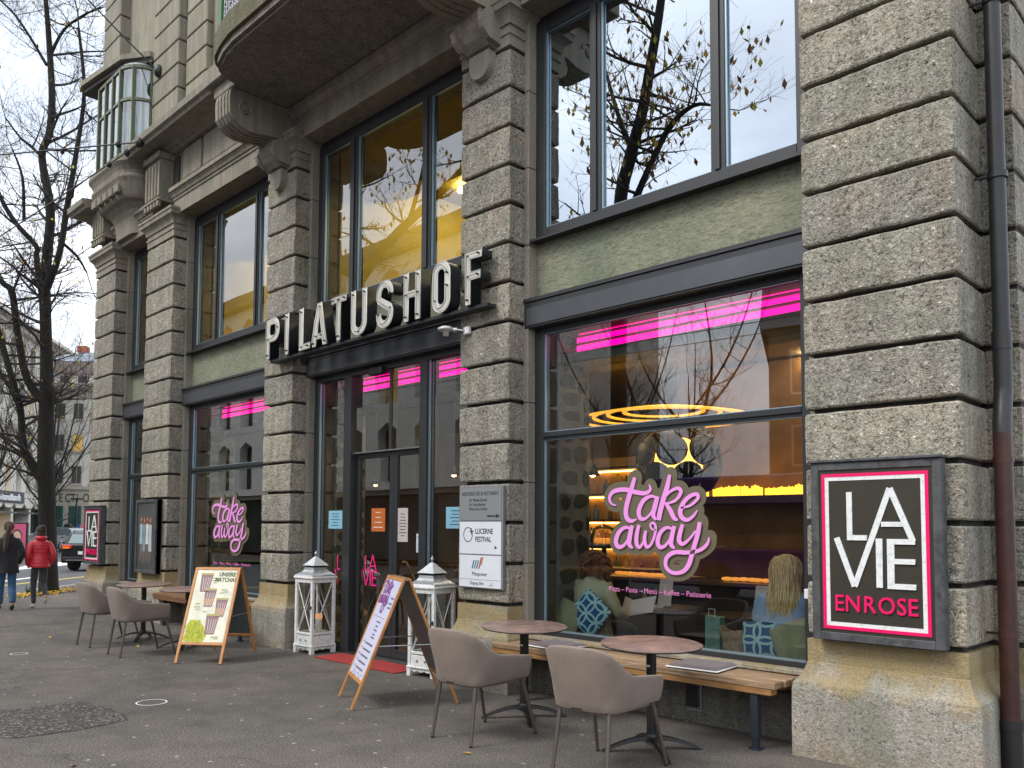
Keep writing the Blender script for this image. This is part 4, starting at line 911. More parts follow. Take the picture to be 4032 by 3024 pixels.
# --- take away lettering in the windows
TAKE=[([(-0.477, 0.21), (-0.529, 0.226), (-0.552, 0.281), (-0.505, 0.338), (-0.384, 0.352), (-0.249, 0.323), (-0.16, 0.314), (-0.105, 0.342), (-0.116, 0.391)], [0.014, 0.02, 0.034, 0.04, 0.042, 0.041, 0.038, 0.029, 0.013]), ([(-0.27, 0.459), (-0.301, 0.37), (-0.339, 0.27), (-0.367, 0.17), (-0.358, 0.095), (-0.31, 0.065), (-0.25, 0.082)], [0.036, 0.047, 0.05, 0.05, 0.047, 0.036, 0.014]), ([(-0.034, 0.264), (-0.095, 0.286), (-0.175, 0.249), (-0.225, 0.163), (-0.213, 0.094), (-0.155, 0.088), (-0.089, 0.149), (-0.038, 0.252)], [0.021, 0.029, 0.041, 0.046, 0.041, 0.027, 0.021, 0.019]), ([(-0.028, 0.282), (-0.053, 0.204), (-0.075, 0.124), (-0.046, 0.074)], [0.04, 0.048, 0.045, 0.021]), ([(0.098, 0.469), (0.072, 0.365), (0.029, 0.245), (-0.003, 0.142), (-0.018, 0.072)], [0.031, 0.047, 0.05, 0.05, 0.045]), ([(0.04, 0.263), (0.103, 0.322), (0.179, 0.348), (0.209, 0.313), (0.158, 0.246), (0.068, 0.216)], [0.018, 0.026, 0.031, 0.036, 0.028, 0.018]), ([(0.054, 0.226), (0.102, 0.159), (0.139, 0.093), (0.177, 0.072)], [0.026, 0.044, 0.041, 0.018]), ([(0.208, 0.178), (0.3, 0.198), (0.373, 0.256), (0.364, 0.291), (0.307, 0.281), (0.24, 0.229), (0.202, 0.15), (0.221, 0.093), (0.274, 0.075), (0.332, 0.11), (0.368, 0.157)], [0.015, 0.023, 0.03, 0.032, 0.035, 0.041, 0.046, 0.041, 0.033, 0.025, 0.012]), ([(-0.303, -0.008), (-0.371, 0.007), (-0.444, -0.041), (-0.476, -0.12), (-0.448, -0.17), (-0.387, -0.156), (-0.333, -0.086), (-0.303, -0.005)], [0.022, 0.031, 0.042, 0.048, 0.042, 0.031, 0.022, 0.019]), ([(-0.295, 0.024), (-0.321, -0.068), (-0.329, -0.142), (-0.29, -0.181)], [0.038, 0.05, 0.047, 0.019]), ([(-0.221, 0.03), (-0.246, -0.06), (-0.247, -0.135), (-0.218, -0.17), (-0.178, -0.125), (-0.150, -0.04)], [0.034, 0.042, 0.042, 0.032, 0.022, 0.018]), ([(-0.148, -0.02), (-0.163, -0.10), (-0.142, -0.162), (-0.098, -0.145), (-0.058, -0.065), (-0.045, 0.012), (-0.070, 0.050), (-0.102, 0.028), (-0.078, -0.01), (-0.04, -0.012)], [0.028, 0.038, 0.034, 0.026, 0.026, 0.028, 0.022, 0.02, 0.018, 0.012]), ([(0.128, -0.005), (0.066, 0.007), (0.002, -0.04), (-0.025, -0.115), (-0.003, -0.163), (0.051, -0.15), (0.104, -0.084), (0.138, -0.002)], [0.021, 0.029, 0.039, 0.045, 0.039, 0.029, 0.021, 0.018]), ([(0.146, 0.021), (0.121, -0.062), (0.112, -0.137), (0.148, -0.172)], [0.036, 0.046, 0.044, 0.018]), ([(0.228, 0.036), (0.201, -0.044), (0.192, -0.103), (0.227, -0.132), (0.29, -0.09), (0.353, -0.019)], [0.033, 0.043, 0.043, 0.033, 0.023, 0.017]), ([(0.393, 0.055), (0.374, -0.042), (0.325, -0.189), (0.284, -0.307), (0.221, -0.37), (0.125, -0.381), (0.061, -0.333), (0.067, -0.255), (0.147, -0.205), (0.269, -0.204), (0.388, -0.182), (0.46, -0.13), (0.48, -0.072)], [0.035, 0.042, 0.042, 0.043, 0.035, 0.033, 0.036, 0.039, 0.038, 0.035, 0.032, 0.029, 0.012])]
m_tpink=plain('pink_vinyl',(.80,.30,.72),.5); m_tolive=plain('olive_vinyl',(.125,.105,.062),.6)
def takeaway(label,xc,zc,kx,kz,y=6.262):
    t=thing('window_lettering',label,'lettering',(xc,y,zc-.4),world=True)
    for k,(p,w_) in enumerate(TAKE):
        pts=spline([(a_*kx,b2*kz,ww) for (a_,b2),ww in zip(p,w_)],7); P2=[(q[0],q[1]) for q in pts]; W2=[q[2]*(kx+kz)/2 for q in pts]
        Lf,Rt=ribbon2d(P2,W2); put(curve_mesh('script_stroke',[Lf+Rt[::-1]],.0003,m_tpink),'script_stroke',t,(xc,y-.0105-.0008*k,zc))
        bk=MB(); n=len(P2)
        bw=[.058*(kx+kz)/2+w3*.42 for w3 in W2]
        L2,R2=ribbon2d(P2,[2*b3 for b3 in bw])
        yy=y-.0002*k
        vv=[(xc+p_[0],yy,zc+p_[1]) for p_ in L2]+[(xc+p_[0],yy,zc+p_[1]) for p_ in R2]
        bk.add(vv,[(i,i+1,n+i+1,n+i) for i in range(n-1)])
        for ci in range(0,n,3):
            cc=P2[ci]; m2=14; bk.add([(xc+cc[0]+bw[ci]*math.cos(2*math.pi*j/m2),yy-.00006*(ci%3+1)-.00002*ci,zc+cc[1]+bw[ci]*math.sin(2*math.pi*j/m2)) for j in range(m2)],[tuple(range(m2))])
        bk.build('backing',m_tolive,t)
    # filled middle of the backing
    MB().prism([(xc+a_*kx,zc+b2*kz) for a_,b2 in ((-.34,.25),(.30,.25),(.33,-.12),(.22,-.30),(.1,-.3),(.0,-.12),(-.42,-.12))],'y',y+.0005,y+.001).build('backing',m_tolive,t)
takeaway('pink script take away lettering on olive backing on the big right shop window',-4.1,1.6,1,1)
takeaway('pink script take away lettering on the left shop window behind the menu board',-11.90,1.585,1.08,.98)
m_tsm=plain('pink_print',(.72,.22,.50),.5)
def strap(label,x,z,wd,y=6.262):
    me=text_mesh('window_lettering','Pizza \u2013 Pasta \u2013 Men\u00fc \u2013 Kaffee \u2013 Patisserie',.066,m_tsm,'LEFT',.0004,1); w0=max(v.co.x for v in me.vertices); me.transform(Matrix.Diagonal((wd/w0,1,1,1)))
    o=put(me,'window_lettering',None,(x,y,z)); props(o,label,'lettering')
strap('small pink line Pizza Pasta Menü Kaffee Patisserie on the right shop window',-4.67,1.022,1.05); strap('small pink line Pizza Pasta Menü Kaffee Patisserie on the left shop window',-12.46,.99,1.18)
# --- LA VIE on the door glass
m_neonpink=plain('bright_pink_vinyl',(.85,.02,.22),.5)
def door_lavie(label,x,z,k,sel,y):
    t=thing('window_lettering',label,'lettering',(x,y,z-.2),world=True)
    for i,(p,w_) in enumerate(LVS):
        if i not in sel: continue
        Lf,Rt=ribbon2d([(a_*k,b2*k) for a_,b2 in p],w_*k*.85); put(curve_mesh('letter_stroke',[Lf+Rt[::-1]],.0003,m_neonpink),'letter_stroke',t,(x,y-.0005*i,z))
door_lavie('bright pink LA VIE lettering on the glass door',-8.40,1.00,.58,range(11),6.318)
door_lavie('clipped pink letters L and V on the sidelight beside the glass door',-8.93,.99,.58,(0,1,3),6.262)
# --- notices on the glass
def notice(label,x0,x1,z0,z1,y,col,lines=5,extra=None,name='notice'):
    t=thing(name,label,'notice',((x0+x1)/2,y,z0),world=True)
    MB().box(x0,x1,y-.002,y,z0,z1).build('sheet',plain('sheet_%s'%label[:12],col,.6,var=.05),t)
    for k in range(lines):
        z=z1-(z1-z0)*(.18+.64*k/max(1,lines-1)); wd=(x1-x0)*random.uniform(.35,.75); xc=(x0+x1)/2
        MB().box(xc-wd/2,xc+wd/2,y-.003,y-.0022,z-.004,z+.004).build('text_line',extra or m_ink,t)
notice('pale blue notice taped to the left sidelight of the entrance',-9.235,-8.925,1.57,1.805,6.262,(.22,.46,.58))
notice('pale blue notice taped to the right sidelight of the entrance',-6.92,-6.62,1.585,1.825,6.262,(.22,.46,.58))
notice('orange gift card poster on the left glass door leaf',-8.375,-8.10,1.54,1.828,6.318,(.48,.12,.02),4,m_white)
notice('tall white event poster on the right glass door leaf',-7.85,-7.66,1.42,1.825,6.318,(.50,.45,.42),8)
notice('small white hygiene notice low on the right glass door leaf',-7.50,-7.38,1.30,1.52,6.318,(.55,.62,.68),4)
# --- small security lamp under the letter sign
wl=thing('wall_lamp','small white spotlight lamp with round head mounted on the pilaster below the sign','lamp',(-6.26,5.82,3.64),world=True)
MB().box(-6.22,-6.14,5.84,5.89,3.60,3.68).build('base',m_white,wl,bevel=.01); MB().tube([(-6.2,5.85,3.64),(-6.29,5.78,3.655)],.018,8).tube([(-6.26,5.80,3.65),(-6.30,5.77,3.65)],.03,8).build('arm',m_steel,wl)
MB().lathe([(.0,.035),(.05,.03),(.085,.012),(.09,-.01),(.06,-.02),(.035,-.03),(.03,-.07),(.0,-.075)],(-6.36,5.73,3.66),18,caps=False).build('head',plain('lamp_head',(.55,.54,.5),.35,.2),wl)
sc_=MB().tube([(-9.28+.02,5.95,3.68),(-9.28+.02,5.95,3.74)],.05,12).sphere((-9.26,5.95,3.68),.05,12,8); o=sc_.build('dome_camera',m_black); o.location=(-9.40,5.95,3.72); props(o,'small black dome camera under the left end of the letter sign','camera')
m_=MB().box(-2.665,-2.63,5.90,5.95,1.10,1.17); o=m_.build('door_bell_box',m_platewhite,bevel=.004); props(o,'small white junction box at the left edge of the right pilaster','junction box')
# ------------------------------------------------------------------ street furniture in front of the café
def make_chair(label,loc,rotz):
    t=thing('armchair',label,'chair',loc,rotz,'taupe armchairs at the outdoor tables')
    def dens(pts,k=5):
        o=[]
        for i in range(len(pts)-1):
            for j in range(k): o.append(tuple(Vector(pts[i]).lerp(Vector(pts[i+1]),j/k)))
        o.append(tuple(pts[-1])); 
        for _ in range(2): o=[o[0]]+[tuple((Vector(o[i-1])+Vector(o[i])*2+Vector(o[i+1]))/4) for i in range(1,len(o)-1)]+[o[-1]]
        return o
    bot=[(-.262,.235,.452),(-.246,.02,.444),(-.212,-.272,.428),(-.10,-.300,.427),(.10,-.300,.427),(.212,-.272,.428),(.246,.02,.444),(.262,.235,.452)]
    top=[(-.292,.235,.622),(-.296,.03,.645),(-.288,-.165,.664),(-.242,-.368,.842),(.242,-.368,.842),(.288,-.165,.664),(.296,.03,.645),(.292,.235,.622)]
    B=dens(bot);T=dens(top); g=[]
    for r_ in range(8):
        f=r_/7; row=[]
        for p,q in zip(B,T):
            v=Vector(p).lerp(Vector(q),f); d=Vector((v.x,v.y+.02,0)).normalized()
            row.append(tuple(v+d*.010*math.sin(math.pi*f)))
        g.append(row)
    sh=MB().surf(g,smooth=True,flip=False).build('shell',m_chair,t,solid=.032); sh.modifiers['thickness'].use_even_offset=True
    bv=sh.modifiers.new('edge','BEVEL'); bv.width=.012; bv.segments=2; bv.limit_method='ANGLE'; bv.angle_limit=R(50)
    seat=MB().prism([(-.225,.27),(-.205,-.15),(-.175,-.285),(.175,-.285),(.205,-.15),(.225,.27),(.12,.285),(-.12,.285)],'z',.415,.485).build('seat',m_chair,t,bevel=.02,seg=2)
    for s_ in (-1,1):
        MB().tube([(s_*.185,-.262,.44),(s_*.205,-.325,.012)],[.0165,.0125],10).build('leg',m_chairleg,t); MB().tube([(s_*.236,.20,.45),(s_*.272,.325,.012)],[.0165,.0125],10).build('leg',m_chairleg,t)
        for q in ((s_*.205,-.325),(s_*.272,.325)): MB().cyl(q[0],q[1],0,.014,.0135,10).build('foot_cap',m_black,t)
    MB().box(-.06,.02,-.322,-.318,.436,.444).build('maker_tag',m_black,t)
    return t
ch=make_chair('taupe armchair in the middle foreground, in front of the lantern and bench',(-4.62,4.567,0),R(1.5))
copy_tree(ch,(-3.425,4.555,0),R(5),'taupe armchair in the foreground at the table nearest the right pilaster')
copy_tree(ch,(-10.40,4.292,0),R(-1),'taupe armchair of the far pair, the one next to the menu board of drinks')
copy_tree(ch,(-11.54,4.315,0),R(3),'taupe armchair farthest left, beside the far outdoor table')
m_top,t_,b_n=nmat('marbled_brown_top'); v_=coords(t_); f_=noisef(t_,v_,4.5,6,.65,1.4); f2_=noisef(t_,v_,11,5,.6)
t_.links.new(mixc(t_,.6,ramp(t_,f_,[(.3,(.085,.055,.05)),(.48,(.20,.135,.115)),(.6,(.30,.20,.165)),(.75,(.34,.16,.09))]),ramp(t_,f2_,[(.3,(.6,.6,.62)),(.7,(1.15,1.12,1.1))]),'MULTIPLY'),b_n.inputs['Base Color']); b_n.inputs['Roughness'].default_value=.42
def make_table(label,loc,ang,H=.768,r=.365):
    t=thing('bistro_table',label,'table',loc,0,'round bistro tables outside')
    tl=Matrix.Rotation(R(1.5),3,'X')@Matrix.Rotation(R(1.4),3,'Y')
    def tilt(b):
        b.v=[tuple(tl@(Vector(p)-Vector((0,0,H)))+Vector((0,0,H))) for p in b.v]; return b
    tp_=tilt(MB().lathe([(0,H-.0025),(r-.004,H-.0025),(r,H-.0045),(r-.001,H-.007),(0,H-.007)],(0,0,0),56,caps=False)).build('tabletop',m_top,t)
    tilt(MB().lathe([(0,H-.0075),(r-.001,H-.0075),(r-.004,H-.016),(0,H-.016)],(0,0,0),56,caps=False)).build('dark_edge',m_black,tp_)
    MB().box(-.029,.029,-.029,.029,.085,H-.02).build('column',m_black,t,bevel=.01,seg=2)
    MB().box(-.075,.075,-.03,.03,H-.045,H-.018).box(-.03,.03,-.075,.075,H-.044,H-.018).build('top_bracket',m_black,t,bevel=.004)
    MB().box(-.02,.008,-.0305,-.029,H-.17,H-.155).build('sticker',m_white,t)
    for k in range(4):
        a_=ang+k*math.pi/2; ca,sa=math.cos(a_),math.sin(a_); g=[]
        for i in range(9):
            u=i/8; rr_=.02+u*.345; z=.105-.095*u**1.9; w_=.030-.010*u; h=.030-.012*u
            c=[(rr_,-w_,z-h),(rr_,-w_*.8,z),(rr_,w_*.8,z),(rr_,w_,z-h)]
            g.append([(x*ca-y*sa,x*sa+y*ca,max(.002,zz)) for x,y,zz in c])
        b=MB().surf(g,smooth=False,closed_u=True); b.add(g[-1],[(0,1,2,3)]); b.build('foot',plain('cast_foot',(.022,.023,.024),.38,.6) if k==0 and 'cast_foot' not in bpy.data.materials else bpy.data.materials['cast_foot'],t)
    MB().lathe([(.05,.07),(.052,.095),(.04,.12)],(0,0,0),16).build('hub',m_black,t)
    return t
tb=make_table('round brown bistro table by the bench, behind the middle armchair',(-4.80,5.25,0),R(52))
copy_tree(tb,(-3.47,5.16,0),0,'round brown bistro table nearest the right pilaster, under the big window')
copy_tree(tb,(-11.72,4.86,0),0,'round brown bistro table farthest left, beside the two far armchairs')
copy_tree(tb,(-10.52,4.95,0),0,'round brown bistro table half hidden behind the menu board of drinks')
def make_bench(label,x0,x1,old=False):
    t=thing('wall_bench',label,'bench',((x0+x1)/2,5.9,0),world=True,group='wooden benches under the shop windows')
    mt=m_bench_old if old else m_bench; ml=m_bench_old if old else m_bench_lo
    for k,(y0,y1) in enumerate(((5.700,5.842),(5.848,5.985),(5.991,6.115))):
        n=2; xm=x0+(x1-x0)*(.52+.1*(k%2)); 
        for xa,xb in ((x0,xm-.001),(xm+.001,x1+(.012 if k==1 else 0))): MB().box(xa,xb,y0,y1,.452+.001*k,.502+.001*(k%2)).build('plank',mt,t,bevel=.005)
    MB().box(x0+.0,x1-.03 if not old else x1,5.706,5.80,.405,.4515).build('front_rail',ml,t,bevel=.004); MB().box(x0+.05,x1-.05,5.98,6.07,.405,.4515).build('rear_rail',ml,t,bevel=.004)
    for x in (x0+.36,x1-.17):
        lg=MB().box(x-.028,x+.028,5.722,5.778,.085,.405).box(x-.022,x+.022,5.728,5.772,.01,.085).box(x-.042,x+.042,5.708,5.792,0,.01).build('leg',plain('blue_grey_leg',(.035,.04,.055),.45,.3) if 'blue_grey_leg' not in bpy.data.materials else bpy.data.materials['blue_grey_leg'],t)
    for x in (x0+.95,x1-.03,x0+1.9): MB().box(x-.05,x+.05,6.125,6.158,.13,.40).box(x-.05,x+.05,5.95,6.15,.39,.404).build('wall_bracket',m_black,t)
    return t
make_bench('long plank bench under the big right shop window',-5.63,-2.80)
make_bench('dark plank bench under the left shop window behind the far tables',-13.42,-10.42,True)
def make_pad(label,x,y,rot):
    t=thing('seat_cushion',label,'cushion',(x,y,.503),rot,'quilted cushions on the bench'); g=[];n=22;S=.215
    for i in range(n+1):
        row=[]
        for j in range(n+1):
            u=(i/n*2-1);v=(j/n*2-1)
            e=min(1,(1-max(abs(u),abs(v)))*6); tuft=.5+.5*math.cos(u*math.pi*4)*math.cos(v*math.pi*4); rr_=1-.03*(abs(u*v))
            row.append((u*S*rr_,v*S*rr_,.012+.030*math.sqrt(max(0,e))*(.72+.28*tuft)))
        g.append(row)
    b=MB().surf(g,smooth=True); b.build('pad',m_cushion,t)
    pr=[(-S,-S),(S,-S),(S,S),(-S,S)]; MB().tube([(a_*.985,b2*.985,.013) for a_,b2 in pr],.006,6,closed=True).build('piping',m_white,t)
    MB().box(-S*.96,S*.96,-S*.96,S*.96,.001,.012).build('underside',m_black,t)
make_pad('mauve quilted cushion on the bench behind the middle armchair',-5.02,5.93,R(-6)); make_pad('mauve quilted cushion on the bench beside the right hand table',-3.50,5.93,R(4))
ash=MB().lathe([(0,0),(.055,0),(.058,.03),(.05,.032),(.046,.01),(0,.01)],(-4.95,6.02,.503),18,caps=False).build('ashtray',m_black); props(ash,'small black ashtray on the bench behind the middle table','ashtray')
vg=thing('vent_grille','small square wall vent grille under the bench','vent',(-3.72,6.15,.10),world=True)
MB().box(-3.79,-3.65,6.146,6.158,.10,.36).build('frame',m_steel,vg)
for k in range(8): MB().box(-3.785,-3.655,6.142,6.1455,.115+k*.03,.118+k*.03).build('slat',m_black,vg)
for k in range(5): MB().box(-3.775+k*.027,-3.772+k*.027,6.142,6.1455,.11,.35).build('slat',m_black,vg)
# ------------------------------------------------------------------ A-frame boards
def aframe(label,loc,rotz,W,depth,Ht,panel_h):
    """front face looks to local -Y; hinge along X at the top"""
    t=thing('sandwich_board',label,'sandwich board',loc,rotz); hw=W/2; fr={}
    for s_,nm in ((-1,'front'),(1,'back')):
        y0=s_*depth/2; top=Vector((0,s_*.012,Ht)); ang=math.atan2(depth/2-.012,Ht)
        L_=math.hypot(depth/2-.012,Ht); rot=Matrix.Rotation(s_*ang if False else (-s_*-ang),3,'X')
        rot=Matrix.Rotation(ang*s_,3,'X')
        def place(b,rot=rot,L_=L_,s_=s_):
            b.v=[tuple(rot@Vector((p[0],p[1],p[2]-L_))+Vector((0,s_*.012,Ht))) for p in b.v]; return b
        th=.022; y_a,y_b=(-th,0) if s_<0 else (0,th); fwid=.035
        zb=L_-panel_h
        frm=MB()
        frm.box(-hw,-hw+fwid,y_a,y_b,.0,L_).box(hw-fwid,hw,y_a,y_b,.0,L_).box(-hw+fwid,hw-fwid,y_a,y_b,L_-fwid,L_).box(-hw+fwid,hw-fwid,y_a,y_b,zb,zb+fwid)
        f=place(frm).build(nm+'_frame',m_oak,t,bevel=.003)
        fr[nm]=(f,place,zb,L_,fwid)
        pn=MB().box(-hw+fwid-.004,hw-fwid+.004,y_a+.006,y_b-.006,zb+fwid-.004,L_-fwid+.004); place(pn).build(nm+'_panel',fr.get('mat') or plain('grey_board_back',(.085,.10,.105),.4,var=.1) if s_>0 else plain('board_print_%d'%len(bpy.data.materials),(.62,.62,.52),.35),t)
    MB().box(-hw-.004,hw+.004,-.02,.02,Ht-.012,Ht+.006).build('hinge',plain('board_hinge',(.25,.2,.16),.4,.5),t)
    for s_ in (-1,1): MB().tube([(s_*(hw-.02),-depth*.26,Ht*.48),(s_*(hw-.02),depth*.26,Ht*.48)],.006,6).build('stay',m_steel,t)
    return t,fr
def printer(t,place,mt_name=None):
    def pr(nm,pts,mat_,dy):   # pts in panel coordinates x,z (z measured down from the hinge along the board)
        b=MB().prism(pts,'y',-.0327-dy,-.0322-dy); place(b); b.build(nm,mat_,t)
    return pr
fx,fy=-9.127,4.424; bx_,by_=-9.807,5.25
t1,fr1=aframe('wooden sandwich board with a coloured print of matcha drinks',(-9.51,4.865,0),R(40),.57,1.08,1.08,.98)
m_front=bpy.data.materials['board_print_%d'%0] if 'board_print_0' in bpy.data.materials else None
pr=printer(t1,fr1['front'][1]); zb,L_=fr1['front'][2],fr1['front'][3]
m_cup=plain('cup_plum',(.23,.125,.13),.5); m_cup2=plain('cup_amber',(.42,.22,.08),.5); m_froth=plain('cup_froth',(.40,.34,.12),.5); m_cuphi=plain('cup_highlight',(.52,.42,.40),.5)
m_paper1=plain('cream_print',(.66,.65,.50),.35,var=.2,scale=6); m_leafy=plain('lime_leaf',(.36,.38,.01),.6,var=.5,scale=40); m_dkgreen=plain('print_green_ink',(.10,.12,.05),.6); m_olive2=plain('print_olive_ink',(.33,.34,.20),.6)
pr('paper',[(-.238,zb+.037),(.238,zb+.037),(.238,L_-.037),(-.238,L_-.037)],m_paper1,-.0155)
def cup(x,z,s_,kd):
    h=.235*s_;w0,w1=.052*s_,.075*s_
    pr('print_cup',[(x-w0,z),(x+w0,z),(x+w1,z+h),(x-w1,z+h)],m_cup,-.0145)
    pr('print_cup_band',[(x-w0*1.0,z+.02),(x+w0*1.0,z+.02),(x+w0*1.18,z+h*.45),(x-w0*1.18,z+h*.45)],m_cup2 if kd else m_cup,-.0140)
    for q in (-.5,-.1,.3,.65): pr('print_cup_facet',[(x+q*w0-.004,z+.015),(x+q*w0+.004,z+.015),(x+q*w1+.005,z+h*.75),(x+q*w1-.004,z+h*.75)],m_cuphi,-.0135)
    pr('print_froth',[(x-w1*.98,z+h*.90),(x+w1*.98,z+h*.90),(x+w1*1.0,z+h),(x-w1*1.0,z+h)],m_froth,-.0130)
cup(-.115,zb+.66,1.05,0);cup(-.03,zb+.47,1.0,1);cup(.135,zb+.35,1.0,1);cup(.06,zb+.13,1.08,0)
g_=random.Random(9)
pr('print_leaf_heap',[(-.235,zb+.04),(.0,zb+.04),(.03,zb+.12),(-.02,zb+.22),(-.10,zb+.30),(-.20,zb+.31),(-.235,zb+.25)],m_leafy,-.0150)
for k in range(48):
    x=-.17+g_.uniform(-.05,.13);z=zb+.09+g_.uniform(-.04,.19)*(1-.0*x); a_=g_.uniform(0,6.28);l=g_.uniform(.03,.06)
    pr('print_leaf',[(x,z),(x+l*.5*math.cos(a_)-l*.25*math.sin(a_),z+l*.5*math.sin(a_)+l*.25*math.cos(a_)),(x+l*math.cos(a_),z+l*math.sin(a_)),(x+l*.5*math.cos(a_)+l*.25*math.sin(a_),z+l*.5*math.sin(a_)-l*.25*math.cos(a_))],m_leafy,-.0145+.00003*k)
for k,(x,z,w_) in enumerate(((0.0,.83,.10),(.0,.80,.08),(.0,.77,.05),(.13,.68,.07),(.16,.655,.05),(.11,.64,.05),(-.16,.50,.05),(-.16,.46,.07),(-.15,.43,.05),(-.05,.40,.05),(.13,.09,.09),(.15,.07,.06))):
    pr('print_caption',[(x-w_/2,zb+z),(x+w_/2,zb+z+.004),(x+w_/2,zb+z+.018),(x-w_/2,zb+z+.014)],m_olive2,-.0140)
for s2,z,xx in (('UNSERE',.865,.135),('MATCHAS',.795,.128)):
    me=text_mesh('print_title',s2,.072,m_dkgreen,'CENTER',.0003,.80,.0025,1.02); me.transform(FRONT); 
    pl_=fr1['front'][1]; tmp=MB(); tmp.v=[(v.co.x+xx,v.co.y-.0200,v.co.z+zb+z) for v in me.vertices]; tmp.f=[tuple(p.vertices) for p in me.polygons]; tmp.sm=[False]*len(tmp.f); pl_(tmp).build('print_title',m_dkgreen,t1)
fA,fB=Vector((-6.423,4.559)),Vector((-5.821,4.276)); bA,bB=Vector((-6.302,5.487)),Vector((-5.682,5.257))
ctr=(fA+fB+bA+bB)/4; dirx=(fB-fA).normalized()
t2,fr2=aframe('tall wooden sandwich board with a lilac take away menu sheet in front of the door',(ctr.x,ctr.y,0),math.atan2(dirx.y,dirx.x),.64,.95,1.13,1.0)
pr=printer(t2,fr2['front'][1]); zb,L_=fr2['front'][2],fr2['front'][3]
m_lil=plain('lilac_paper',(.56,.56,.72),.4,var=.05); m_plum=plain('plum_ink',(.22,.05,.25),.5); m_gink=plain('grey_ink',(.14,.14,.17),.6); m_bink=plain('blue_ink',(.08,.16,.35),.6)
pr('paper',[(-.283,zb+.037),(.283,zb+.037),(.283,L_-.037),(-.283,L_-.037)],m_lil,-.0155)
def script(kx,kz,x0,z0):
    for i,(p,w_) in enumerate(TAKE):
        pts=spline([(a_*kx,b2*kz,ww) for (a_,b2),ww in zip(p,w_)],5); Lf,Rt=ribbon2d([(q[0]+x0,q[1]+z0) for q in pts],[q[2]*.55 for q in pts]); b=MB(); n=len(Lf)
        b.add([(q[0],-.0190-.00015*i,q[1]) for q in Lf+Rt],[(k,k+1,n+k+1,n+k) for k in range(n-1)]); fr2['front'][1](b).build('print_script',m_plum,t2)
script(.36,.40,-.09,L_-.20)
for z in (.30,.26,.21): pr('print_line',[(.13,L_-z-.1+.1),(.25,L_-z),(.25,L_-z+.016),(.13,L_-z+.016)],m_bink,-.0140)
pr('print_rule',[(-.21,L_-.40),(.2,L_-.40),(.2,L_-.396),(-.21,L_-.396)],m_gink,-.0140)
for k,(z,w_) in enumerate(((.45,.16),(.49,.10),(.53,.13),(.57,.10),(.60,.15))): pr('print_line',[(-w_/2+.04,L_-z),(w_/2+.04,L_-z),(w_/2+.04,L_-z+.014),(-w_/2+.04,L_-z+.014)],m_gink,-.0140)
for k in range(5):
    z=.66+k*.058; pr('print_line',[(-.22,L_-z),(-.17,L_-z),(-.17,L_-z+.013),(-.22,L_-z+.013)],m_gink,-.0140); pr('print_line',[(-.13,L_-z-.008),(.17,L_-z-.008),(.17,L_-z+.010),(-.13,L_-z+.010)],m_gink,-.0135)
for s_ in (1,-1):
    p=[(s_*(.02+.2*u),L_-.945+.025*math.sin(u*9)*s_) for u in [i/14 for i in range(15)]]; Lf,Rt=ribbon2d(p,.005); pr('print_flourish',Lf+Rt[::-1],m_gink,-.0140)
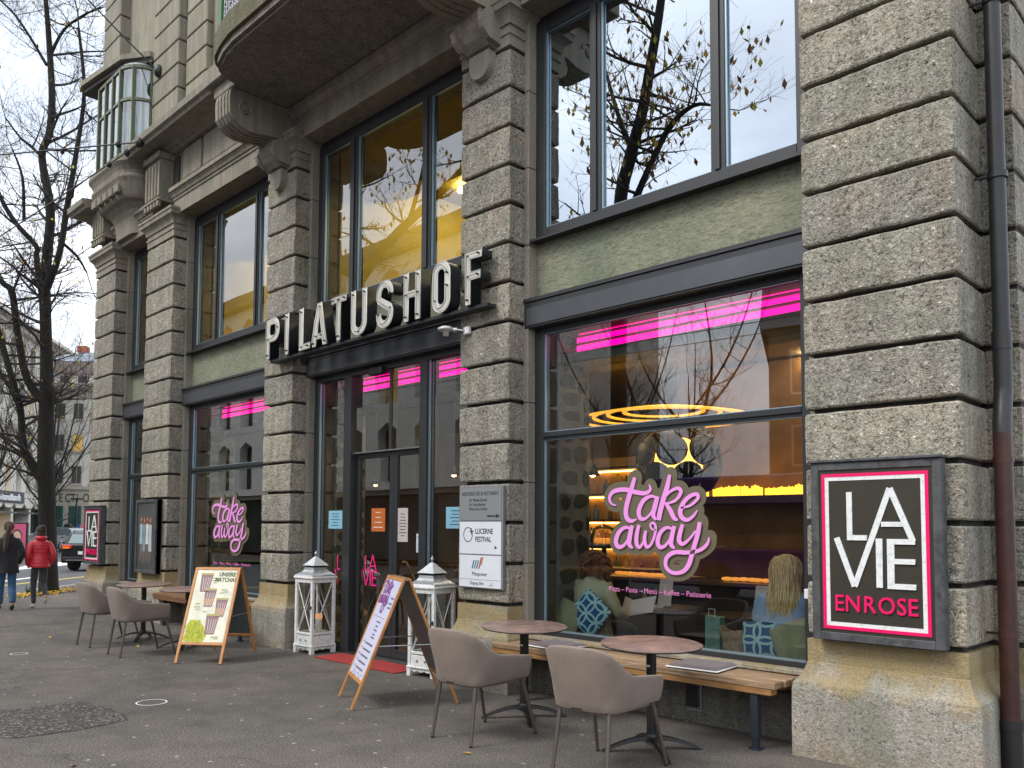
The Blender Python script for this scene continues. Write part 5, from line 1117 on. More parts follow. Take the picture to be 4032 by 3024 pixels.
# ------------------------------------------------------------------ lanterns
def lantern(label,loc,rotz,candle=True):
    t=thing('garden_lantern',label,'lantern',loc,rotz,'white wooden lanterns beside the door'); S=.165
    for sx in (-1,1):
        for sy in (-1,1):
            MB().box(sx*S-.019,sx*S+.019,sy*S-.019,sy*S+.019,.085,.935).build('post',m_lantern,t,bevel=.003)
            MB().prism([(-.022,0),(.022,0),(.028,.085),(-.028,.085)],'y',-.025,.025).build('foot',m_lantern,t).location=(sx*S,sy*S,0)
    for s_ in (-1,1):
        for ax in 'xy':
            def bx2(z0,z1,th,w_=S-.019):
                return MB().box(-w_,w_,s_*S-th/2,s_*S+th/2,z0,z1) if ax=='x' else MB().box(s_*S-th/2,s_*S+th/2,-w_,w_,z0,z1)
            bx2(.885,.935,.03).build('top_rail',m_lantern,t,bevel=.003); bx2(.235,.262,.03).build('sill_rail',m_lantern,t,bevel=.003)
            bx2(.11,.225,.022).build('drawer_front',m_lantern,t,bevel=.004)
            sc2=[(-.14,.085),(.14,.085)]+[(.14-.28*k/16,.062-.016*abs(math.sin(k/16*math.pi*3))) for k in range(17)]
            b=MB().prism(sc2,'y',s_*S-.01,s_*S+.01) if ax=='x' else MB().prism(sc2,'x',s_*S-.01,s_*S+.01); b.build('apron',m_lantern,t)
            for d in (-1,1):
                b=MB(); q0,q1=(-.14*d,.265),(.14*d,.885)
                if ax=='x': b.tube([(q0[0],s_*(S-.004)+.006*d,q0[1]),(q1[0],s_*(S-.004)+.006*d,q1[1])],.0085,4)
                else: b.tube([(s_*(S-.004)+.006*d,q0[0],q0[1]),(s_*(S-.004)+.006*d,q1[0],q1[1])],.0085,4)
                b.build('cross_bar',m_lantern,t)
            w_=S-.02; g4=[(-w_,.262),(w_,.262),(w_,.885),(-w_,.885)]
            MB().add([((p[0],s_*(S-.012),p[1]) if ax=='x' else (s_*(S-.012),p[0],p[1])) for p in g4],[(0,1,2,3)]).build('pane',m_glass_thin,t)
    MB().box(-S-.03,S+.03,-S-.03,S+.03,.085,.108).build('base_board',m_lantern,t,bevel=.006); MB().box(-S+.01,S-.01,-S+.01,S-.01,.228,.236).build('floor_board',m_lantern,t)
    MB().box(-S-.035,S+.035,-S-.035,S+.035,.936,.962).build('cornice',m_lantern,t,bevel=.006)
    def sq(levels): 
        b=MB(); g=[[(-r_,-r_,z),(r_,-r_,z),(r_,r_,z),(-r_,r_,z)] for r_,z in levels]; b.surf(g,smooth=False,closed_u=True); b.add(g[-1],[(0,1,2,3)]); return b
    sq([(.195,.962),(.18,.985),(.155,1.0),(.125,1.02),(.105,1.045),(.098,1.075)]).build('roof_skirt',m_zinc,t); sq([(.088,1.075),(.088,1.10)]).build('vent_collar',m_black,t)
    sq([(.118,1.10),(.105,1.112),(.06,1.16),(.025,1.20),(.012,1.212)]).build('roof_cap',plain('white_zinc',(.52,.55,.56),.5,.3,var=.15,scale=20) if 'white_zinc' not in bpy.data.materials else bpy.data.materials['white_zinc'],t)
    MB().lathe([(.012,1.21),(.012,1.23),(.02,1.24),(.02,1.255),(.01,1.265),(.004,1.285)],(0,0,0),10).build('finial',m_zinc,t)
    for z in (.36,.80): MB().box(-S-.024,-S-.016,-S-.024,-S+.005,z,z+.035).build('hinge',m_black,t)
    MB().box(S-.012,S+.012,-S-.026,-S-.018,.56,.60).build('latch',m_black,t)
    for x in (-.05,.06): MB().sphere((x,-S-.018,.165),.012,8,6).build('knob',plain('wood_knob',(.25,.18,.1),.6) if 'wood_knob' not in bpy.data.materials else bpy.data.materials['wood_knob'],t)
    return t
l1=lantern('white wooden lantern with zinc roof left of the door, against the pilaster',(-9.085,5.975,0),R(3)); 
l2=copy_tree(l1,(-6.85,6.0,0),R(9),'white wooden lantern with zinc roof right of the door, behind the sandwich board')
cd=thing('pillar_candle','cream pillar candle with an orange top inside the left lantern','candle',(-8.99,5.97,.237)); MB().lathe([(.044,0),(.044,.23),(.042,.255)],(0,0,0),16).build('wax',m_wax,cd); MB().lathe([(.0445,.19),(.0445,.245),(.04,.258),(.036,.25)],(0,0,0),16,caps=False).build('glow_band',m_flame,cd)
mt_=MB().box(-8.70,-7.15,5.72,6.16,.002,.014).build('door_mat',plain('red_mat',(.30,.028,.025),.95,var=.25,scale=30,bump=.6,bscale=200),bevel=.004); props(mt_,'red door mat lying in front of the glass door','door mat')
# ------------------------------------------------------------------ ground, road, far town
UX,UY=-.755,.656      # direction of the side road running away to the left
def rp(s_,t_): # point on the side road: s along it, t across (towards far side), from the near kerb
    return (-21.6+UX*s_-.656*t_,6.35+UY*s_-.755*t_*1.0)
pv=MB().add([(-21.6-12*UX,6.35-12*UY,0),(-8.5,-3.3,0),(60,-3.3,0),(60,60,0),(-21.6+70*UX,6.35+70*UY,0)],[(0,1,2,3,4)]).build('pavement',m_asphalt); pv['kind']='structure'
gr=MB().add([(-700,-700,-.125),(700,-700,-.125),(700,700,-.125),(-700,700,-.125)],[(0,1,2,3)]).build('road',m_road); gr['kind']='structure'
kb=MB()
a0=Vector((-21.6-12*UX,6.35-12*UY)); a1=Vector((-21.6+70*UX,6.35+70*UY)); n_=Vector((-.656,-.755))
segs=26
k0=None
for i in range(segs):
    p=a0.lerp(a1,i/segs); q=a0.lerp(a1,(i+1)/segs)
    b=MB(); d=(q-p).normalized(); p=p+d*.006; q=q-d*.006
    v=[(p.x,p.y,-.12),(q.x,q.y,-.12),(q.x+n_.x*.22,q.y+n_.y*.22,-.12),(p.x+n_.x*.22,p.y+n_.y*.22,-.12)]; v+=[(x,y,.006) for x,y,_ in v]
    b.add(v,[(3,2,1,0),(4,5,6,7),(0,1,5,4),(1,2,6,5),(2,3,7,6),(3,0,4,7)])
    if i==0: k0=b.build('kerb',m_kerb); k0['kind']='structure'
    else: b.build('kerb_stone',m_kerb,k0)
for i in range(20):
    MB().box(-8.5+i*2.4+.005,-6.1+i*2.4-.005,-3.5,-3.3,-.12,.006).build('kerb_stone',m_kerb,k0)
# far pavement across the side road and across the main street
def sheet(name,pts,z,mt,kind='structure'):
    o=MB().add([(x,y,z) for x,y in pts],[tuple(range(len(pts)))]).build(name,mt); o['kind']=kind; return o
fk=[rp(-30,17.5),rp(75,17.5),rp(75,60),rp(-30,60)]
sheet('far_pavement',fk,-.02,m_asphalt)
sheet('far_pavement',[(-70,-11),(60,-11),(60,-120),(-70,-120)],-.02,m_asphalt)
def strip(name,p,q,w_,mt,z=-.121):
    p=Vector(p);q=Vector(q);d=(q-p).normalized();n=Vector((-d.y,d.x))*w_/2
    o=MB().add([(p.x-n.x,p.y-n.y,z),(q.x-n.x,q.y-n.y,z),(q.x+n.x,q.y+n.y,z),(p.x+n.x,p.y+n.y,z)],[(0,1,2,3)]).build(name,mt); o['kind']='structure'
strip('lane_marking',(-25.6,6.3),(-33.0,14.6),.16,m_yellow_line); strip('lane_marking',(-24.0,6.9),(-27.4,11.0),.16,m_yellow_line); strip('lane_marking',(-24.0,4.1),(-20.6,.2),.16,m_yellow_line)
for k in range(5):
    strip('lane_marking',(-34.5-k*.9,9.2+k*.4),(-39.5-k*.9,13.8+k*.4),.28,m_white_line)
for k in range(3): strip('lane_marking',(-27.6-k*1.0,7.0-k*.6),(-29.5-k*1.0,8.6-k*.6),.22,m_white_line)
gs=sheet('grass_verge',[rp(-4,17.7),rp(40,17.7),rp(40,19.2),rp(-4,19.2)],-.01,plain('verge_grass',(.10,.13,.03),.9,var=.5,scale=5))
# details on the pavement: rough patch, survey circles, leaves

pt=[(-8.6,1.6),(-8.2,2.0),(-7.97,2.27),(-7.96,2.55),(-7.92,2.75),(-7.61,2.82),(-7.15,2.84),(-6.93,2.80),(-6.88,2.56),(-6.86,2.32),(-6.84,2.1),(-6.95,1.9),(-7.4,1.6),(-8.0,1.4)]
def rough_patch():
    m_,t,b=nmat('coarse_patch');b.inputs['Roughness'].default_value=.9
    v=coords(t,kind='World');vo=N(t,'ShaderNodeTexVoronoi',Scale=38);t.links.new(v,vo.inputs['Vector'])
    c=ramp(t,sep(t,vo.outputs['Color'],0),[(.2,(.06,.055,.05)),(.6,(.12,.112,.10)),(.9,(.24,.225,.20))]);c=mixc(t,ramp(t,vo.outputs['Distance'],[(.25,(0,0,0)),(.6,(1,1,1))]),c,(.03,.028,.025))
    t.links.new(c,b.inputs['Base Color']);bumpn(t,b,vo.outputs['Distance'],-.9,.012);return m_
pts=[]
for k in range(len(pt)):
    a_=Vector(pt[k]);b2=Vector(pt[(k+1)%len(pt)])
    for j in range(4):
        q=a_.lerp(b2,j/4);pts.append((q.x+noise.noise(Vector((q.x*9,q.y*9,1)))*.05,q.y+noise.noise(Vector((q.x*9,q.y*9,7)))*.05))
sheet('asphalt_patch',pts,.004,rough_patch())
def ring_mark(x,y,r,w_,tail=0):
    n=40;a_=[(x+r*math.cos(2*math.pi*k/n),y+r*math.sin(2*math.pi*k/n)) for k in range(n)];b2=[(x+(r-w_)*math.cos(2*math.pi*k/n),y+(r-w_)*math.sin(2*math.pi*k/n)) for k in range(n)]
    o=MB().add([(p[0],p[1],.004) for p in a_]+[(p[0],p[1],.004) for p in b2],[(k,(k+1)%n,n+(k+1)%n,n+k) for k in range(n)]).build('painted_ring',m_white_line);o['kind']='structure'
ring_mark(-7.47,3.195,.135,.013);ring_mark(-11.34,3.17,.10,.011)
m_yl=[plain('yellow_leaf_%d'%k,c,.7,var=.2,scale=30) for k,c in enumerate(((.62,.40,.02),(.55,.30,.02),(.45,.42,.04),(.30,.16,.05)))]
def leafquad(b,c,sz,rot,fold=.15):
    """one leaf: pointed oval of four triangles with a fold along the rib"""
    L_=[Vector((0,-.5,0)),Vector((.26,-.05,fold*.3)),Vector((0,.55,0)),Vector((-.26,-.05,fold*.3)),Vector((0,0,-.02))]
    v=[tuple(rot@(p*sz)+Vector(c)) for p in L_];b.add(v,[(0,1,4),(1,2,4),(2,3,4),(3,0,4)])
g_=random.Random(21)
lt=[MB() for _ in m_yl]
for k in range(420):
    u=g_.random();x=-20.1-1.5*u+g_.gauss(0,.22);y=5.5+1.7*u+g_.gauss(0,.16)
    leafquad(lt[g_.choice((0,0,0,1,1,2,3))],(x,y,.012+g_.random()*.03),g_.uniform(.06,.12),Matrix.Rotation(g_.uniform(0,6.28),3,'Z')@Matrix.Rotation(g_.uniform(-.5,.5),3,'X'))
for k in range(60):
    leafquad(lt[g_.choice((0,1,3))],(g_.uniform(-24,-12),g_.uniform(3.4,6.4),.012),g_.uniform(.04,.08),Matrix.Rotation(g_.uniform(0,6.28),3,'Z')@Matrix.Rotation(g_.uniform(-.3,.3),3,'X'))
for b,mm,cn in zip(lt,m_yl,('bright yellow','orange','olive','brown')):
    o=b.build('fallen_leaves',mm);props(o,cn+' autumn leaves scattered on the pavement around the big tree','leaves',kind='stuff')
for (x,y,lb) in ((-5.86,1.99,'single yellow leaf lying on the pavement at the bottom edge'),(-4.30,4.12,'single orange leaf lying on the pavement behind the middle armchair'),(-3.05,4.72,'single yellow leaf by the foot of the right hand table'),(-4.95,5.05,'single pale leaf lying under the middle table'),(-11.0,4.5,'single yellow leaf lying by the far table')):
    b=MB();leafquad(b,(x,y,.008),.075,Matrix.Rotation(g_.uniform(0,6.28),3,'Z')@Matrix.Rotation(.25,3,'X'));o=b.build('leaf',m_yl[0]);props(o,lb,'leaf')
# soil strip and small weed at the tree
sheet('tree_pit',[(-20.6,5.75),(-20.45,6.5),(-21.1,7.2),(-22.6,7.5),(-22.0,6.45),(-21.3,5.9)],.004,plain('soil',(.055,.04,.03),.95,var=.4,scale=12,bump=.8,bscale=40))
wd=MB()
for k in range(40): 
    a_=g_.uniform(0,6.28);h=g_.uniform(.1,.26);r_=g_.uniform(.05,.16);wd.add([(-21.0+.01*math.cos(a_+1.5),6.02+.01*math.sin(a_+1.5),.0),(-21.0-.01*math.cos(a_+1.5),6.02-.01*math.sin(a_+1.5),.0),(-21.0+r_*math.cos(a_),6.02+r_*math.sin(a_),h)],[(0,1,2)])
o=wd.build('weed',plain('weed_green',(.06,.13,.03),.8));props(o,'small green tuft of weeds at the foot of the big tree','plant')
# ------------------------------------------------------------------ trees
m_bark,tb_,bb_=nmat('dark_bark');vb_=coords(tb_,(6,6,1.2),'World');fb_=noisef(tb_,vb_,7,5,.7,.5)
tb_.links.new(ramp(tb_,fb_,[(.3,(.006,.005,.004)),(.55,(.018,.015,.012)),(.8,(.042,.036,.029))]),bb_.inputs['Base Color']);bb_.inputs['Roughness'].default_value=.95;bumpn(tb_,bb_,fb_,.9,.03)
m_twig=plain('twig_bark',(.045,.038,.034),.9)
def grow(bt,bl,p,d,L_,r,depth,g,leafp,lsz,up=.15,lv=None):
    """recursive bare branch: tapered segments, side shoots, a few hanging leaves"""
    n=4 if depth>1 else 3;path=[p];q=Vector(p);dd=Vector(d).normalized();rr_=[r]
    for i in range(n):
        dd=(dd+Vector((g.gauss(0,.16),g.gauss(0,.16),g.gauss(0,.10)+up*.25))).normalized();q=q+dd*L_/n;path.append(tuple(q));rr_.append(max(.0022,r*(1-.62*(i+1)/n)))
    bt.tube(path,rr_,5 if r>.03 else 3,caps=False)
    if bl is not None and leafp and depth<=1:
        for k in range(3):
            if g.random()<leafp:
                c=Vector(path[g.randint(1,n)])+Vector((g.gauss(0,.05),g.gauss(0,.05),-.08))
                rot=Matrix.Rotation(g.uniform(0,6.28),3,'Z')@Matrix.Rotation(R(90)+g.gauss(0,.5),3,'X')
                leafquad(bl[g.choice(lv)],c,lsz*g.uniform(.7,1.25),rot)
    if depth<=0: return
    for i in range(1,n+1):
        for _ in range(1 if g.random()<.75 else 2):
            ax=Vector((g.gauss(0,1),g.gauss(0,1),g.gauss(0,.6))).normalized();nd=(dd*.75+ax*.75+Vector((0,0,up))).normalized()
            grow(bt,bl,path[i],nd,L_*g.uniform(.5,.72),max(.0026,rr_[i]*.60),depth-1,g,leafp,lsz,up,lv)
def tree(label,stems,seed,depth,Lf,leafp,lsz,nshoot=1.0,loc=None,lv=(0,0,1,2),up=.15,trunkmat=None,start=.35,group=None,thick=1.0):
    g=random.Random(seed);b0=stems[0][0]
    t=thing('tree',label,'tree',loc or (b0[0],b0[1],0),world=True,group=group)
    tr=MB();tw=MB();bl=[MB() for _ in m_yl]
    for st in stems:
        P=spline([tuple(q) for q in st],4);tr.tube([q[:3] for q in P],[q[3]*thick for q in P],12 if st[0][3]>.08 else 7,caps=False)
        n=len(P)
        for i in range(n):
            if i/n<start and st is stems[0]: continue
            if g.random()<.62*nshoot:
                a_=g.uniform(0,6.28);d=Vector((math.cos(a_),math.sin(a_),g.uniform(-.1,.7)));grow(tw,bl,P[i][:3],d,Lf*g.uniform(.6,1.2),min(.045,P[i][3]*.5),depth,g,leafp,lsz,up,lv)
        e=P[-1];grow(tw,bl,e[:3],Vector(e[:3])-Vector(P[-3][:3]),Lf*1.1,e[3]*.8,depth,g,leafp,lsz,up,lv)
    tr.build('trunk',trunkmat or m_bark,t);o=tw.build('twigs',m_twig,t);o['kind']='stuff'
    for k,b in enumerate(bl):
        if b.v: o=b.build('leaves',m_yl[k],t);o['kind']='stuff'
    return t
S_main=[(-21.28,6.55,-.09,.225),(-21.25,6.51,.5,.195),(-21.24,6.43,1.99,.181),(-21.22,6.37,2.9,.181),(-21.19,6.33,3.8,.169),(-21.13,6.29,5.05,.139),(-21.1,6.21,6.34,.121),(-21.08,6.15,7.3,.121),(-21.03,6.16,7.86,.109),(-20.93,6.17,9.06,.097),(-21.02,5.97,10.33,.079),(-20.88,6.07,10.86,.079),(-20.8,6.08,11.72,.072),(-20.8,5.97,13.05,.06),(-20.82,5.87,14.05,.048)]
S=[S_main,[(-21.05,6.12,6.96,.08),(-20.6,6.23,7.65,.072),(-20.41,6.29,8.21,.066),(-20.32,6.33,8.87,.066),(-20.11,6.43,10.19,.054),(-19.92,6.51,11.69,.042),(-19.96,6.35,13.19,.03)],
 [(-21.15,6.25,6.1,.075),(-21.6,6.2,7.4,.06),(-21.8,6.15,8.14,.06),(-21.79,6.14,8.39,.06),(-22.11,5.77,8.93,.054),(-22.37,5.45,9.61,.048),(-22.6,5.2,10.6,.03)],
 [(-21.22,6.36,2.65,.11),(-21.49,6.07,3.15,.085),(-21.58,5.96,3.5,.079),(-21.59,5.88,4.26,.072),(-21.65,5.78,4.71,.072),(-21.73,5.65,5.23,.066),(-21.87,5.44,6.08,.06),(-22.1,5.2,7.2,.045)],
 [(-21.15,6.29,4.45,.10),(-21.52,5.97,5.06,.085),(-21.64,5.76,6.16,.072),(-21.7,5.62,7.12,.072),(-21.86,5.43,7.38,.06),(-22.2,5.2,8.1,.045)],
 [(-20.84,6.0,12.7,.042),(-20.61,6.22,13.36,.03),(-20.26,6.55,13.73,.024),(-19.96,6.85,13.91,.018)],[(-20.85,5.95,12.5,.036),(-21.17,5.67,13.18,.03),(-21.4,5.38,13.72,.024),(-21.64,5.1,14.08,.018)],
 [(-21.29,5.71,8.77,.036),(-21.28,5.64,9.79,.03),(-21.41,5.44,10.45,.018)],[(-20.45,6.3,8.2,.036),(-20.3,6.6,7.9,.03),(-20.15,6.79,7.5,.018)]]
tree('big nearly bare dark tree with a few yellow leaves left of the café corner',S,4,3,1.45,.012,.10,.85,lv=(0,0,0,1,2,3),start=.30,thick=1.08)
g_=random.Random(2)
# leaf sprays low on the trunk are part of the same tree (second small set of shoots)
def simple_stems(x,y,h,r,g,n=4,lean=.12):
    m0=[(x,y,-.1,r*1.15),(x,y,h*.18,r),(x+g.gauss(0,lean),y+g.gauss(0,lean),h*.4,r*.8),(x+g.gauss(0,lean*2),y+g.gauss(0,lean*2),h*.7,r*.5),(x+g.gauss(0,lean*3),y+g.gauss(0,lean*3),h,r*.2)];st=[m0]
    for k in range(n):
        z=h*g.uniform(.22,.6);a_=2*math.pi*k/n+g.uniform(-.4,.4);l=h*g.uniform(.3,.5);bx=x;by=y
        st.append([(bx,by,z,r*.5),(bx+l*.3*math.cos(a_),by+l*.3*math.sin(a_),z+l*.35,r*.42),(bx+l*.55*math.cos(a_),by+l*.55*math.sin(a_),z+l*.8,r*.3),(bx+l*.7*math.cos(a_),by+l*.7*math.sin(a_),z+l*1.25,r*.14)])
    return st
tree('kerb tree with brown leaves mirrored in the upper right window',[[(-10.65,-2.1,-.1,.22),(-10.6,-2.05,4,.18),(-10.55,-2.0,8.3,.15),(-10.25,-2,9.6,.14),(-9.95,-2,10.5,.12),(-9.75,-2,11.4,.11),(-9.45,-2,12.8,.09),(-9.3,-2,14.5,.05)],[(-10.5,-2,8.0,.08),(-9.9,-2,9.0,.075),(-9.3,-2.0,9.9,.065),(-8.7,-2,10.2,.045),(-8.2,-2,10.0,.02)],[(-10.2,-2,9.7,.06),(-10.8,-2.3,10.9,.05),(-11.3,-2.4,12.4,.03)]],8,2,1.35,.22,.16,1.9,lv=(3,3,2,1),start=.42)
tree('forked kerb tree mirrored in the window above the entrance',[[(-20.6,-2.2,-.1,.24),(-20.5,-2.1,4,.2),(-20.4,-2,8.2,.17),(-19.6,-2,9.3,.15),(-18.2,-2,10.0,.13),(-16.8,-2,10.5,.11),(-15.6,-2,11.0,.08),(-14.6,-2,11.9,.04)],[(-20.3,-2,8.4,.13),(-20.6,-2.2,10.2,.11),(-20.9,-2.4,12.5,.07)],[(-17.8,-2,10.1,.07),(-17.2,-2,11.4,.05),(-16.9,-2,13.0,.03)]],18,2,1.3,.3,.15,1.0,lv=(0,3,2,1),start=.42)
for k,(x,y,h,lb) in enumerate(((-52,15.85,9.5,'slim bare young tree in front of the stone building across the road'),(-58,17.6,10,'slim bare tree farther back, straight behind the big trunk'),(-50,12.2,8.5,'slim bare tree left in front of the bank building'),(-33,-14,10,'bare tree across the street mirrored in the left windows'),(-17,-15.5,10.5,'bare tree across the street mirrored in the big shop window'),(-22,-18,11,'tall bare tree across the street mirrored beside the first one'))):
    g2=random.Random(30+k);tree(lb,simple_stems(x,y,h,.11,g2,6,.2),40+k,2,1.7,0,.1,1.1,up=.5,start=.2)
# ------------------------------------------------------------------ far buildings
m_conc=plain('white_concrete',(.68,.65,.58),.8,var=.08,scale=1.5);m_dkglass=plain('dark_window_glass',(.07,.078,.072),.15,var=.4,scale=.6);m_ambwin=emit('amber_lit_window',(.42,.27,.06),.5);m_roofm=plain('metal_roof',(.20,.235,.28),.5,.3,var=.1);m_slate=plain('slate_roof',(.10,.075,.07),.8,var=.2,scale=2)
m_limest=plain('limestone_facade',(.46,.43,.36),.85,var=.1,scale=1.2);m_whitewall=plain('white_render',(.68,.66,.61),.85,var=.06,scale=1);m_teal=plain('teal_gate',(.035,.13,.115),.6,var=.2,scale=4);m_orange=emit('orange_blind',(.60,.22,.02),.30)
# pale stone building facing the camera (local frame)
rb=thing('stone_building','pale stone building with engraved lettering and teal gates behind the big tree','building',(-90.9,27.1,-.1),R(45.8))
wall_=MB().box(-6,12,.0,10,0,16.1).build('wall',m_whitewall,rb)
MB().box(-6,12,-.12,.02,0,5.4).build('ground_storey',m_limest,wall_);MB().box(-6,12,-.35,.02,5.25,5.55).build('string_course',m_limest,wall_);MB().box(-6,12,-.45,.02,15.45,16.1).build('cornice',m_limest,wall_);MB().box(-6,12,-.08,.02,14.5,15.4).build('frieze',m_limest,wall_)
for k in range(30): MB().box(-5.8+k*.6,-5.5+k*.6,-.36,-.05,15.25,15.45).build('dentil',m_limest,wall_)
MB().box(-6,12,.6,9,16.1,17.2).build('attic_wall',m_whitewall,rb);MB().prism([(.4,17.2),(9,17.2),(6.5,20.1),(2.6,18.9)],'x',-6,12).build('roof',m_slate,rb);MB().prism([(2.5,18.9),(9,18.9),(7.5,20.2),(3.4,20.0)],'x',-6.1,12.1).build('metal_roof',m_roofm,rb);MB().box(1.0,1.9,4,5,18.5,20.9).build('chimney',plain('brick_chimney',(.33,.10,.06),.9),rb)
for k in range(7):
    x=-4.6+k*1.85
    for z0,z1 in ((12.4,14.1),(9.1,10.9),(5.8,7.7)):
        w_=MB().box(x,x+1.08,-.06,.05,z0,z1).build('window',m_limest,rb);MB().box(x+.08,x+1.0,-.075,-.062,z0+.08,z1-.08).build('pane',m_ambwin if (k==4 and z0==9.1) else m_dkglass,w_);MB().box(x+.53,x+.55,-.09,-.076,z0+.08,z1-.08).build('glazing_bar',m_whitewall,w_);MB().box(x-.1,x+1.18,-.16,.02,z0-.14,z0).build('sill',m_limest,w_)
    MB().box(x+.1,x+1.0,.5,.62,16.25,16.95).build('window',m_dkglass,rb)
    gt=MB().box(x-.1,x+1.2,-.16,-.10,.6,3.6).build('gate',m_teal,rb)
    for j in range(6): MB().box(x-.05+j*.2,x+.0+j*.2,-.19,-.162,.6,3.55).build('bar',m_black,gt)
m_eng=plain('engraved_letters',(.085,.075,.06),.8)
for k,c in enumerate('COLLECTIO'): put(text_mesh('letter',c,1.2,m_eng,'LEFT',.02,.72,.012),'letter',rb,(-.72+k*.60,-.15,4.0))
# bank with faceted concrete facade (local frame, x runs from its right end to the left, faces +y)
bk_=thing('bank_building','modern bank with faceted white concrete facade and wide roof at the far left','building',(-88,26.6,-.1),R(-34.8))
MB().box(0,44,-16,-.35,3.1,18.6).build('wall',plain('bank_recess',(.30,.28,.25),.85),bk_);MB().box(-.2,44,-15.5,-1.2,0,3.1).build('ground_storey',m_dkglass,bk_);MB().prism([(-1.2,18.9),(45,18.9),(45,19.2),(-1.2,19.2)],'y',-17,1.6).build('roof',m_conc,bk_);MB().box(-.6,44.4,-16.5,.9,18.55,18.9).build('roof_soffit',m_conc,bk_)
def cellmesh(w_,h,d):
    o_=[(0,0),(w_,0),(w_,h),(0,h)];i_=[(w_*.24,.10*h),(w_*.76,.10*h),(w_*.76,.76*h),(w_*.5,.86*h),(w_*.24,.76*h)]
    return curve_mesh('facade_cell',[o_,i_],d,m_conc)
cm=cellmesh(2.35,3.6,.22);BACK=Matrix(((-1,0,0,0),(0,0,1,0),(0,1,0,0),(0,0,0,1)))
pm_a=curve_mesh('window_pane',[[(.5,.3),(1.85,.3),(1.85,2.9),(.5,2.9)]],.01,m_dkglass);pm_b=pm_a.copy();pm_b.materials.clear();pm_b.materials.append(m_ambwin)
hexm=curve_mesh('hex_panel',[[(0,.45),(.5,0),(1.85,0),(2.35,.45),(1.85,.9),(.5,.9)]],.10,m_conc)
for fl_ in range(4):
    for c_ in range(12):
        o=put(cm,'facade_cell',bk_,(2.35*(c_+1),.05,4.1+fl_*3.62),BACK)
        o2=put(pm_b if (fl_*3+c_*5)%4==0 else pm_a,'pane',bk_,(2.35*(c_+1),-.25,4.1+fl_*3.62),BACK)
        if fl_==0: put(hexm,'hex_panel',bk_,(2.35*(c_+1),.30,3.15),BACK)
m_bsign=emit('white_sign_letters',(.75,.77,.80),.05)
me=text_mesh('lettering','Kantonalbank',.85,m_bsign,'LEFT',.05,1.25,.012);me.transform(Matrix.Diagonal((1,1,1,1)));o=put(me,'lettering',bk_,(14.4,.58,3.75),BACK)
MB().box(7.4,14.8,.42,.50,3.55,4.55).build('sign_band',plain('sign_band_dark',(.10,.10,.11),.6),bk_)
for k in range(9):
    MB().box(1+k*4.2,4.4+k*4.2,-1.15,-1.05,.2,2.6).build('shop_glazing',m_ambwin if k in(2,3) else m_dkglass,bk_);MB().box(4.5+k*4.2,5.1+k*4.2,-1.1,.1,0,3.1).build('column',m_conc,bk_);MB().box(1+k*4.2,4.4+k*4.2,-1.0,.4,2.65,2.8).build('canopy',m_steel,bk_)
# opposite side of the street, mirrored in the glass
ob=thing('office_building','faceted concrete office block across the street with orange blinds, mirrored in the windows','building',(-62,-12,-.05),0)
MB().box(0,38,-12,-.4,3.2,14.6).build('wall',m_conc,ob);MB().box(0,38,-11,-1.2,0,3.2).build('ground_storey',m_dkglass,ob);MB().box(-.5,38.5,-12.5,.8,14.6,15.3).build('roof',m_slate,ob)
cm2=cellmesh(2.7,3.7,.25);pa=curve_mesh('window_pane',[[(.6,.35),(2.1,.35),(2.1,3.1),(.6,3.1)]],.01,m_dkglass);pb_=pa.copy();pb_.materials.clear();pb_.materials.append(m_orange);pc_=pa.copy();pc_.materials.clear();pc_.materials.append(m_ambwin)
for fl_ in range(3):
    for c_ in range(14):
        put(cm2,'facade_cell',ob,(2.7*(c_+1),.05,3.4+fl_*3.72),BACK);put((pb_ if fl_==2 and c_%3!=1 else pc_ if (c_+fl_)%4==0 else pa),'pane',ob,(2.7*(c_+1),-.3,3.4+fl_*3.72),BACK)
rw=thing('apartment_block','long brown apartment block farther along the street, mirrored in the big shop window','building',(-19,-26,-.05),R(-24))
MB().box(0,34,-10,0,0,11.5).build('wall',plain('brown_render',(.17,.14,.115),.9,var=.2,scale=1),rw);MB().prism([(.4,11.5),(-10.4,11.5),(-7,14.6),(-3,14.6)],'x',-.4,34.4).build('roof',m_slate,rw)
for fl_ in range(3):
    for c_ in range(13):
        x=1+c_*2.55;w_=MB().box(x,x+1.2,-.05,.05,1.2+fl_*3.5,3.2+fl_*3.5).build('window',m_whitewall,rw);MB().box(x+.1,x+1.1,.051,.07,1.3+fl_*3.5,3.1+fl_*3.5).build('pane',m_dkglass,w_)
# ------------------------------------------------------------------ overhead wires
def wire(label,pts,r=.012,beads=()):
    t=thing('overhead_wire',label,'wire',pts[0],world=True);b=MB().tube(pts,r,5).build('cable',m_black,t)
    for p,rr_ in beads: MB().sphere(p,(rr_,rr_,rr_*1.3),8,6).build('insulator',m_black,t)
def sag(p,q,s_=.15,n=10): return [tuple(Vector(p).lerp(Vector(q),i/n)-Vector((0,0,s_*4*(i/n)*(1-i/n)))) for i in range(n+1)]
wire('span wire with insulators fixed to the cornice beside the oriel',sag((-13.8,5.40,8.06),(-40,-6.5,11.5),.2),.014,[((-14.2,5.22,8.10),.05),((-15.4,4.7,8.2),.04),((-13.8,5.42,8.06),.07)])
wire('lower span wire running level from the cornice across the road',sag((-13.8,5.40,8.02),(-46,3.2,8.6),.3),.014,[((-14.9,5.33,8.0),.045),((-14.2,5.37,8.0),.05)])
wire('steep tension wire fixed to the granite blocks above the oriel',sag((-14.2,5.86,9.65),(-15.2,4.4,11.4),.02),.014,[((-14.2,5.88,9.65),.09)])
